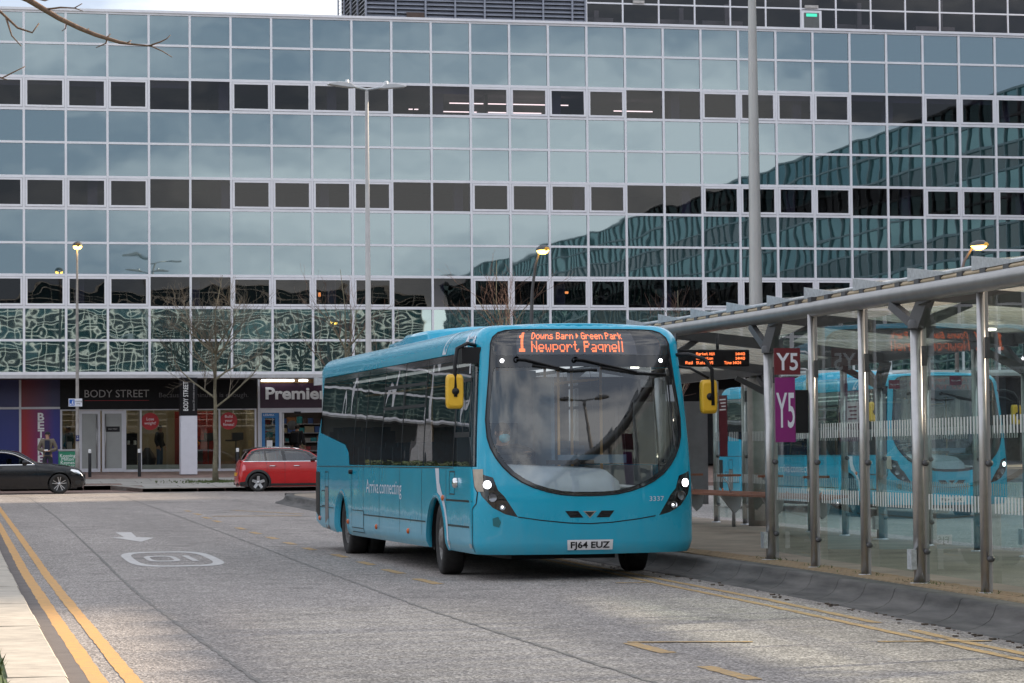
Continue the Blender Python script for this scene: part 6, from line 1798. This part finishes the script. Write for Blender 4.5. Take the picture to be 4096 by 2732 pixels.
for s in (-1, 1):
    for poly, m_, nm, o in (([(.26, .62), (.245, .82), (.29, .97), (.42, .95), (.43, .68)], mat('tail_lens', (.5, .02, .03), .15), 'tail_light', .006),
                         ([(.28, .68), (.275, .80), (.31, .90), (.37, .87), (.38, .72)], mat('tail_pink', (.75, .25, .28), .2), 'tail_light_lens', .009),
                         ([(.30, .985), (2.75, .985), (2.75, 1.003), (.31, 1.003)], M_CHROME, 'waist_trim', .006),
                         
                         ([(.19, .22), (.18, .32), (.40, .34), (.42, .20)], M_TRIM, 'bumper_trim', .008),
                         ([(1.20, .19), (1.20, .27), (2.95, .27), (2.95, .19)], M_TRIM, 'sill_trim', .008)):
        me = patch(poly, [], (lambda x, z, s=s, o=o: (x, s * (ymR(x, z) + o), z)), step=.06, pts=grid_pts(0, 3, 60, .2, 1.4, 20)); me.materials.append(m_); link(nm, me, carR)
    me = patch([(.33, 1.004), (.455, 1.19), (.59, 1.335), (.83, 1.402), (1.41, 1.424), (1.95, 1.408), (2.32, 1.36), (2.55, 1.265), (2.80, 1.07), (2.84, 1.004)], [w_ for w_, _ in winR], (lambda x, z, s=s: (x, s * (ymR(x, z) + .004), z)), step=.05, pts=grid_pts(.2, 2.9, 60, 1.0, 1.42, 10)); me.materials.append(M_BLACKGLOSS); link('pillar_trim', me, carR)
    for x in (1.25, 2.05): MB().tube([(x - .10, s * (ymR(x, .84) + .006), .84), (x - .05, s * (ymR(x, .845) + .028), .845), (x + .07, s * (ymR(x, .845) + .028), .845), (x + .12, s * (ymR(x, .84) + .006), .84)], .014, 6).build('door_handle', M_CHROME, carR)
    for pq in ([(1.665, .28), (1.673, .28), (1.673, .985), (1.665, .985)], [(1.13, .40), (1.138, .40), (1.06, .985), (1.052, .985)]):
        me = patch(pq, [], (lambda x, z, s=s: (x, s * (ymR(x, z) + .002), z)), step=.1); me.materials.append(M_BLACK); link('door_gap', me, carR)
    MB().lathe([(-.10, 0), (-.07, .06), (.03, .075), (.08, 0)], 'X', (2.62, s * .93, 1.06), 12).build('door_mirror', M_CARROOF, carR)
MB().box(.13, .165, -.26, .26, .52, .63).build('number_plate', M_MIRROR, carR)
MB().box(.14, .28, -.55, .55, .22, .30).build('rear_valance', M_TRIM, carR)
MB().prism([(.42, 1.33), (.50, 1.40), (.78, 1.445), (.80, 1.42), (.55, 1.37)], -.55, .55).build('roof_spoiler', M_CARROOF, carR)
for x in (.75, 1.65): MB().box(x, x + .45, -.62, -.14, .35, .6).box(x, x + .45, .14, .62, .35, .6).box(x - .02, x + .10, -.6, -.16, .6, 1.18).box(x - .02, x + .10, .16, .6, .6, 1.18).build('seat', M_BLACK, carR)

# ================================================================== TREES (bare in winter)
def make_tree(name, loc, label, h, seed, trunk_r=.10, fork=.36, limbs=6, spread=.55, twig=M_TWIG, depth=4, lean=0.0, up=.55, trunk_m=None):
    rnd = random.Random(seed)
    t = empty(name, loc, 0, label, 'tree', 'bare street trees')
    tr, cr = MB(), MB()
    pts = [(0, 0, 0)]; rad = [trunk_r * 1.25]
    n = 7
    for i in range(1, n + 1):
        f = i / n
        pts.append((lean * f * h * .1 + rnd.gauss(0, .012 * h / 6), rnd.gauss(0, .012 * h / 6), f * h * .62)); rad.append(trunk_r * (1 - .62 * f))
    pts.append((pts[-1][0] + rnd.gauss(0, .1), pts[-1][1] + rnd.gauss(0, .1), h * .82)); rad.append(trunk_r * .2)
    pts.append((pts[-1][0] + rnd.gauss(0, .1), pts[-1][1], h)); rad.append(.008)
    tr.tube(pts, rad, 9)
    def grow(p, d, l, r_, k):
        seg = 4; path = [p]; rr = [r_]
        cur = Vector(p); dd = Vector(d)
        nodes = []
        for i in range(seg):
            dd = (dd + Vector((rnd.gauss(0, .16), rnd.gauss(0, .16), rnd.gauss(.05, .10)))).normalized()
            cur = cur + dd * l / seg; path.append(tuple(cur)); rr.append(max(.0028, r_ * (1 - .72 * (i + 1) / seg)))
            nodes.append((cur.copy(), dd.copy(), rr[-1]))
        (tr if k == depth else cr).tube(path, rr, 6 if k >= depth - 1 else 4, cap=False)
        if k <= 1: return
        for q, dq, rq in nodes:
            for _ in range(rnd.choice([1, 1, 2]) if k > 2 else rnd.choice([1, 1, 2])):
                ax = Vector((rnd.gauss(0, 1), rnd.gauss(0, 1), rnd.gauss(0, .5))).normalized()
                nd = (dq + ax * .75 + Vector((0, 0, .18))).normalized()
                grow(tuple(q), nd, l * rnd.uniform(.42, .62), max(.004, rq * .6), k - 1)
    for i in range(limbs):
        f = fork + (.80 - fork) * i / max(1, limbs - 1)
        a = 2.4 * i + rnd.uniform(-.4, .4)
        zz_ = f * h; j = min(n, int(zz_ / (h * .62) * n)); b = pts[j]
        d = Vector((math.cos(a) * spread, math.sin(a) * spread, up + rnd.uniform(0, .25))).normalized()
        grow((b[0], b[1], zz_ if j < n else b[2]), d, h * .34 * (1.15 - f * .6), trunk_r * .42, depth)
    tr.build('trunk', trunk_m or M_BARK, t, fix=False)
    cr.build('crown', twig, t, fix=False)
    return t
make_tree('street_tree', (9.89, 93.0, pz(93)), 'slender bare tree with pale trunk standing in front of the fitness studio', 7.2, 11, .095, .36, 11, .95, up=.45)
make_tree('street_tree', (14.4, 92.6, pz(92.6)), 'bare tree showing behind the roof of the front bus', 7.4, 23, .08, .36, 7, .5, depth=3, twig=M_TWIGRED)
make_tree('street_tree', (18.3, 84.0, gz(84)), 'bare red-twigged tree behind the bus beside the dark lamp post', 7.4, 31, .07, .4, 8, .45, depth=3, twig=M_TWIGRED, up=.9)
make_tree('street_tree', (18.85, 66.0, gz(66)), 'bare red-twigged sapling poking above the shelter roof beside the mast', 5.4, 41, .05, .4, 7, .3, depth=3, twig=M_TWIGRED, up=1.0)
mb = MB()
for i in range(500):
    a, r_ = random.uniform(0, 6.28), abs(random.gauss(0, .55)); x, y = 9.95 + r_ * 2.0 * math.cos(a), 93.0 + r_ * .9 * math.sin(a); h = random.uniform(.03, .09)
    mb.add([(x - .02, y, pz(y) + .01), (x + .02, y, pz(y) + .01), (x + random.gauss(0, .02), y, pz(y) + .012 + h)], [(0, 1, 2)])
tag(mb.build('tree_pit_grass', M_GRASS, None, fix=False), 'patch of grass round the foot of the street tree', 'grass', kind='stuff')
# near tree out of frame on the left: one branch reaches into the picture
nt_ = empty('near_tree', (-1.35, 13.4, .08), 0, 'near bare tree whose knobbly branch hangs into the top left corner', 'tree')
MB().tube([(0, 0, 0), (.03, 0, 1.5), (.0, .05, 3.0), (-.05, .1, 4.4), (-.1, .1, 6.5)], [.15, .13, .11, .08, .03], 12).build('trunk', M_BARK, nt_)
O_ = Vector((-1.35, 13.4, .08))
def rel(*ps): return [Vector(p) - O_ for p in ps]
br = MB()
br.tube(rel((-1.34, 13.45, 3.3), (-.6, 13.9, 3.95), (.1, 14.14, 3.98), (.53, 14.13, 3.81), (.69, 14.10, 3.71), (.80, 14.08, 3.655), (.88, 14.06, 3.62), (1.0, 14.03, 3.58), (1.06, 14.02, 3.57)), [.05, .035, .025, .016, .013, .012, .011, .009, .006], 8)
br.tube(rel((1.06, 14.02, 3.57), (1.16, 14.0, 3.56), (1.22, 13.98, 3.53), (1.27, 13.98, 3.50)), [.006, .0045, .003, .002], 6)
for ps, r_ in (([(1.15, 14.0, 3.56), (1.21, 13.98, 3.58), (1.24, 13.97, 3.595), (1.26, 13.97, 3.615)], .005), ([(.62, 14.11, 3.755), (.70, 14.09, 3.765), (.77, 14.08, 3.762), (.81, 14.07, 3.785)], .006), ([(.77, 14.08, 3.762), (.815, 14.07, 3.745)], .004), ([(.73, 14.09, 3.69), (.725, 14.09, 3.655), (.705, 14.09, 3.64)], .005), ([(.94, 14.05, 3.605), (.93, 14.05, 3.575), (.88, 14.06, 3.553)], .006), ([(.83, 14.07, 3.64), (.845, 14.07, 3.655)], .006), ([(.93, 14.05, 3.60), (.955, 14.04, 3.625)], .005), ([(1.04, 14.02, 3.575), (1.06, 14.02, 3.59)], .005),
                   ([(.1, 14.14, 3.98), (.33, 14.15, 3.80), (.42, 14.16, 3.72), (.48, 14.14, 3.66), (.555, 14.13, 3.635), (.59, 14.13, 3.685)], .009), ([(.42, 14.16, 3.72), (.45, 14.15, 3.62), (.50, 14.15, 3.565)], .006), ([(.33, 14.15, 3.80), (.40, 14.15, 3.845), (.44, 14.15, 3.87)], .008), ([(.2, 14.15, 3.45), (.40, 14.18, 3.40), (.46, 14.16, 3.43), (.52, 14.15, 3.46)], .006), ([(.40, 14.18, 3.40), (.43, 14.17, 3.39)], .004), ([(-.3, 13.8, 3.5), (.2, 14.15, 3.45)], .012), ([(.50, 14.12, 3.83), (.62, 14.10, 3.80), (.67, 14.1, 3.82)], .006)):
    br.tube(rel(*ps), [r_ * (1 - .6 * i / max(1, len(ps) - 1)) for i in range(len(ps))], 6)
br.build('branch', mat('near_bark', (.22, .145, .10), .85, c2=(.12, .075, .055), vscale=40, bump=.5, bscale=120), nt_)
br = MB(); rnd = random.Random(5)
for k in range(9):
    a = 2.4 * k; z = 2.9 + k * .36
    e = (math.cos(a) * 1.3 - .2, math.sin(a) * 1.2, z + 1.0)
    if e[0] > .6: e = (-e[0], e[1], e[2])
    br.tube([(0, .05, z), (e[0] * .5, e[1] * .5, z + .6), e], [.04, .025, .008], 6)
br.build('crown', M_TWIG, nt_)

# hedge and planting along the verge (mirrored in the bus windows)
hedge = empty('hedge', (-1.3, 48, .1), 0, 'clipped green hedge along the left verge just outside the picture', 'hedge')
mb = MB(); rnd = random.Random(9)
for i in range(15000):
    x, y, z = rnd.uniform(-.75, .75), rnd.uniform(-14, 22), rnd.uniform(0.05, 1.55)
    if max(abs(x) / .75, z / 1.55) < .75: continue
    a, b = rnd.uniform(0, 6.28), rnd.uniform(-1, 1); s = rnd.uniform(.05, .10)
    u = Vector((math.cos(a), math.sin(a), b)).normalized() * s; w = Vector((-math.sin(a), math.cos(a), rnd.uniform(-.6, .6))).normalized() * s * .6
    p = Vector((x, y, z + gz(48 + y)))
    mb.add([p - u, p + w, p + u, p - w], [(0, 1, 2, 3)])
mb.build('leaves', M_HEDGE, hedge, fix=False)
MB().box(-.62, .62, -13.8, 21.8, 0, 1.40).build('inner_twigs', M_HEDGE, hedge)
# the office block runs on to the left of the picture
mirror_block('west_block', 'western run of the glass office block, left of the betting shop', (XA - 75.3, FY + .02, 0), 0, 75.25, 0, RZ, dark=True)

# ================================================================== PEOPLE
import bmesh
def skin_mesh(name, chains, m, parent, sub=2, root=0):
    """chains: list of [(xyz, radius or (rx, ry)), ...]; chains share joints by position"""
    bm = bmesh.new(); lay = bm.verts.layers.skin.verify(); idx = {}
    def vtx(p, r_):
        k = tuple(round(c, 4) for c in p)
        if k not in idx:
            v = bm.verts.new(p); v[lay].radius = r_ if isinstance(r_, tuple) else (r_, r_); idx[k] = v
        return idx[k]
    for ch in chains:
        pr = None
        for p, r_ in ch:
            v = vtx(p, r_)
            if pr is not None and pr is not v and bm.edges.get((pr, v)) is None: bm.edges.new((pr, v))
            pr = v
    bm.verts.ensure_lookup_table(); bm.verts[root][lay].use_root = True
    me = bpy.data.meshes.new(name); bm.to_mesh(me); bm.free()
    o = bpy.data.objects.new(name, me); col.objects.link(o)
    md = o.modifiers.new('skin', 'SKIN'); md.use_smooth_shade = True
    ms = o.modifiers.new('sub', 'SUBSURF'); ms.levels = sub; ms.render_levels = sub
    dg = bpy.context.evaluated_depsgraph_get()
    me2 = bpy.data.meshes.new_from_object(o.evaluated_get(dg))
    bpy.data.objects.remove(o); bpy.data.meshes.remove(me)
    me2.materials.clear(); me2.materials.append(m)
    me2.polygons.foreach_set('use_smooth', [True] * len(me2.polygons))
    return link(name, me2, parent)
M_SKIN = mat('skin', (.48, .27, .19), .6, var=.08, vscale=20)
M_HAIR = mat('hair', (.02, .015, .012), .7)
def hand_chains(w, d, side):
    """five fingers rooted in the palm; w wrist, d pointing direction"""
    w, d = Vector(w), Vector(d).normalized()
    s = d.cross(Vector((0, 0, 1)));  s = s.normalized() if s.length > .05 else Vector((1, 0, 0))
    n = s.cross(d).normalized()
    palm = w + d * .075
    ch = [[(tuple(w), .028), (tuple(palm), (.040, .020))]]
    for k, (o, l) in enumerate(((-.030, .062), (-.010, .075), (.010, .070), (.030, .055))):
        b = palm + s * o + d * .012
        ch.append([(tuple(palm), (.040, .020)), (tuple(b), .0105), (tuple(b + d * l * .55 - n * .012), .009), (tuple(b + d * l * .8 - n * .035), .007)])
    tb = w + d * .03 + s * (.035 * side)
    ch.append([(tuple(w), .028), (tuple(tb), .013), (tuple(tb + d * .045 + s * .018 * side), .009)])
    return ch
def person(loc, rz, label, J, coat, trousers, shoes, hair='short', hat=None, coat_r=1.0, extra=None, hands=True):
    """J: joints in metres, person faces -y"""
    p = empty('person', loc, rz, label, 'person')
    H = Vector(J['head']); N = Vector(J['neck']); f = Vector(J.get('face', (0, -1, 0))).normalized()
    side = f.cross(Vector((0, 0, 1))).normalized()
    pel, ch = J['pelvis'], J['chest']
    chains = [[(pel, (.14, .11)), (ch, (.15, .105)), (tuple(N), .055), (tuple(H + Vector((0, 0, -.045)) + f * .012), (.070, .078)), (tuple(H + Vector((0, 0, .03))), (.078, .092)), (tuple(H + Vector((0, 0, .095))), .055)]]
    nose = H + f * .088 + Vector((0, 0, -.02))
    chains.append([(tuple(H + Vector((0, 0, -.045)) + f * .012), (.070, .078)), (tuple(nose - f * .012), .018), (tuple(nose + f * .012), .010)])
    for s in ('l', 'r'):
        chains.append([(ch, (.15, .105)), (J['sh_' + s], .062), (J['el_' + s], .045), (J['wr_' + s], .030)])
        if hands:
            w, e = Vector(J['wr_' + s]), Vector(J['el_' + s])
            chains += hand_chains(w, J.get('hd_' + s, tuple(w - e)), 1 if s == 'l' else -1)
        chains.append([(pel, (.14, .11)), (J['hip_' + s], .085), (J['kn_' + s], .058), (J['an_' + s], .042), (J['toe_' + s], .035)])
    body = skin_mesh('body', chains, M_SKIN, p, 1)
    # eyes, mouth and ears
    fc = MB()
    for s in (-1, 1):
        e = H + f * .083 + side * .032 * s + Vector((0, 0, .012))
        fc.lathe([(-.008, 0.001), (0, .010), (.008, .001)], 'Z', tuple(e), 8)
    mth = H + f * .082 + Vector((0, 0, -.066)); fc.box(mth.x - .02, mth.x + .02, mth.y - .006, mth.y + .006, mth.z - .004, mth.z + .004)
    fc.build('face_features', M_HAIR, body)
    er = MB()
    for s in (-1, 1):
        e = H + side * .080 * s; er.lathe([(-.03, .002), (-.01, .018), (.015, .020), (.03, .002)], 'Z', tuple(e), 8)
    er.build('ears', M_SKIN, body)
    g = .018 * coat_r + .012
    cc = [[(tuple(Vector(pel) + Vector((0, 0, -.10))), (.17, .135)), (pel, (.17, .135)), (ch, (.185, .135)), (tuple(N - Vector((0, 0, .03))), .075)]]
    for s in ('l', 'r'):
        cc.append([(ch, (.185, .135)), (J['sh_' + s], .062 + g), (J['el_' + s], .045 + g), (tuple(Vector(J['wr_' + s]) * .93 + Vector(J['el_' + s]) * .07), .032 + g)])
    skin_mesh('jacket', cc, coat, p, 2)
    tc_ = [[(pel, (.15, .12)), (tuple(Vector(pel) + Vector((0, 0, -.06))), (.155, .12))]]
    for s in ('l', 'r'):
        tc_.append([(tuple(Vector(pel) + Vector((0, 0, -.06))), (.155, .12)), (J['hip_' + s], .098), (J['kn_' + s], .074), (J['an_' + s], .060)])
    skin_mesh('trousers', tc_, trousers, p, 2)
    sc = MB()
    for s in ('l', 'r'):
        a, t_ = Vector(J['an_' + s]), Vector(J['toe_' + s])
        d = (t_ - a); d.z = 0; d = d.normalized() if d.length > .01 else f
        an = math.atan2(d.y, d.x)
        sc.prism([(-.07, -.06), (.20, -.06), (.215, -.03), (.12, .02), (.03, .05), (-.06, .05)], -.045, .045, Matrix.Translation((a.x, a.y, a.z - .02)) @ Matrix.Rotation(an, 4, 'Z'))
    sc.build('shoes', shoes, p)
    hr = MB(); n = 12
    for (c, rr, z0) in (((0, 0, 0), 1, 0),):
        v, fs = [], []
        for i in range(6):
            ph = (PI / 2) * i / 5
            for k in range(n):
                a = 2 * PI * k / n
                dirv = side * math.cos(a) + f * math.sin(a)
                back = .35 if math.sin(a) < 0.2 else 0
                v.append(tuple(H + dirv * (.094 if abs(math.cos(a)) > .7 else .104) * math.cos(ph) + Vector((0, 0, .030 + .098 * math.sin(ph) - (.075 if back and i == 0 else 0)))))
        fs = [(i * n + k, i * n + (k + 1) % n, (i + 1) * n + (k + 1) % n, (i + 1) * n + k) for i in range(5) for k in range(n)]
        hr.add(v, fs, True)
    hr.build('cap' if hat else 'hair', hat or M_HAIR, p)
    if hat:
        b = H + f * .13 + Vector((0, 0, .045)); bb = MB()
        bb.add([tuple(b + side * x + f * y) for x, y in ((-.075, -.05), (.075, -.05), (.06, .035), (0, .055), (-.06, .035))] + [tuple(b + side * x + f * y + Vector((0, 0, .01))) for x, y in ((-.075, -.05), (.075, -.05), (.06, .035), (0, .055), (-.06, .035))], [(0, 1, 2, 3, 4), (9, 8, 7, 6, 5)] + [(i, (i + 1) % 5, (i + 1) % 5 + 5, i + 5) for i in range(5)])
        bb.build('cap_peak', hat, p)
    if extra: extra(p, J)
    return p
STAND = dict(pelvis=(0, 0, .96), chest=(0, 0, 1.32), neck=(0, -.01, 1.50), head=(0, -.03, 1.62), face=(0, -1, -.05),
             sh_l=(.19, 0, 1.43), sh_r=(-.19, 0, 1.43), el_l=(.27, .03, 1.14), el_r=(-.27, .03, 1.14), wr_l=(.26, -.10, .93), wr_r=(-.26, -.10, .93),
             hip_l=(.095, 0, .90), hip_r=(-.095, 0, .90), kn_l=(.11, -.02, .50), kn_r=(-.11, -.02, .50), an_l=(.12, .02, .08), an_r=(-.12, .02, .08), toe_l=(.13, -.13, .03), toe_r=(-.13, -.13, .03))
def pose(**k):
    d = dict(STAND); d.update(k); return d
def phone(p, J):
    w = (Vector(J['wr_l']) + Vector(J['wr_r'])) / 2
    MB().box(w.x - .07, w.x + .05, w.y - .09, w.y - .05, w.z + .0, w.z + .05).build('held_paper', M_LETTER, p)
person((4.22, 94.6, pz(94.6)), R(-8), 'man in brown jacket and dark cap standing behind the black car, hands together',
       pose(face=(-.75, -.65, -.05), el_l=(.31, -.02, 1.13), el_r=(-.31, -.02, 1.13), wr_l=(.07, -.22, 1.06), wr_r=(-.09, -.22, 1.08), hd_l=(-1, -.3, 0), hd_r=(1, -.3, 0)),
       mat('brown_jacket', (.15, .125, .095), .85, var=.2, vscale=8), mat('dark_trousers', (.02, .022, .03), .85), M_BLACK, hat=mat('dark_cap', (.014, .014, .02), .8),
       extra=lambda p, J: (phone(p, J), MB().box(-.085, .085, -.150, -.128, .93, 1.44).build('shirt', mat('navy_shirt', (.012, .015, .04), .8), p)))
person((14.0, 102.2, SB), R(150), 'person in black jacket with their back turned in the store doorway',
       pose(face=(.4, -1, 0)), mat('black_jacket', (.012, .012, .014), .8), mat('dark_trousers', (.02, .022, .03), .85), M_BLACK,
       extra=lambda p, J: MB().box(-.15, .15, .12, .26, 1.02, 1.44).build('rucksack', M_BLACK, p, bevel=.03))
person((8.72, 101.9, SB), R(60), 'person in dark top and jeans seen through the lose weight window',
       pose(), mat('black_jacket', (.012, .012, .014), .8), mat('blue_jeans', (.07, .12, .20), .85), M_BLACK)
person((5.35, 102.2, SB), R(-70), 'person in teal top behind the glass beside the frosted doors',
       pose(), mat('teal_top', (.02, .07, .08), .8), mat('dark_trousers', (.02, .022, .03), .85), M_BLACK)
# bus driver at the wheel; lives in the bus's frame
SIT = dict(pelvis=(0, 0, .98), chest=(0, -.02, 1.36), neck=(0, -.04, 1.54), head=(0, -.07, 1.66), face=(.25, -1, -.1),
           sh_l=(.19, -.02, 1.46), sh_r=(-.19, -.02, 1.46), el_l=(.30, -.22, 1.28), el_r=(-.30, -.22, 1.28), wr_l=(.22, -.46, 1.42), wr_r=(-.22, -.46, 1.42), hd_l=(-.3, -1, .2), hd_r=(.3, -1, .2),
           hip_l=(.10, -.03, .97), hip_r=(-.10, -.03, .97), kn_l=(.13, -.46, .98), kn_r=(-.13, -.46, .98), an_l=(.13, -.52, .58), an_r=(-.13, -.52, .58), toe_l=(.13, -.66, .52), toe_r=(-.13, -.66, .52))
def mask_(p, J):
    h = Vector(J['head']) + Vector((.25, -1, 0)).normalized() * .05 + Vector((0, 0, -.06))
    MB().lathe([(-.05, .03), (-.02, .062), (.02, .066), (.05, .05)], 'Z', tuple(h), 14).build('face_mask', mat('mask_blue', (.15, .55, .65), .7), p)
bm_ = Matrix.Translation((7.27, 29.101, 0)) @ Matrix.Rotation(R(1.0), 4, 'Z')
dl = bm_ @ Vector((-.63, 1.62, 0))
person(tuple(dl), R(1.0), 'bus driver in dark uniform and pale blue mask seated at the wheel', SIT, mat('driver_jacket', (.03, .035, .05), .8), mat('dark_trousers', (.02, .022, .03), .85), M_BLACK, extra=mask_)
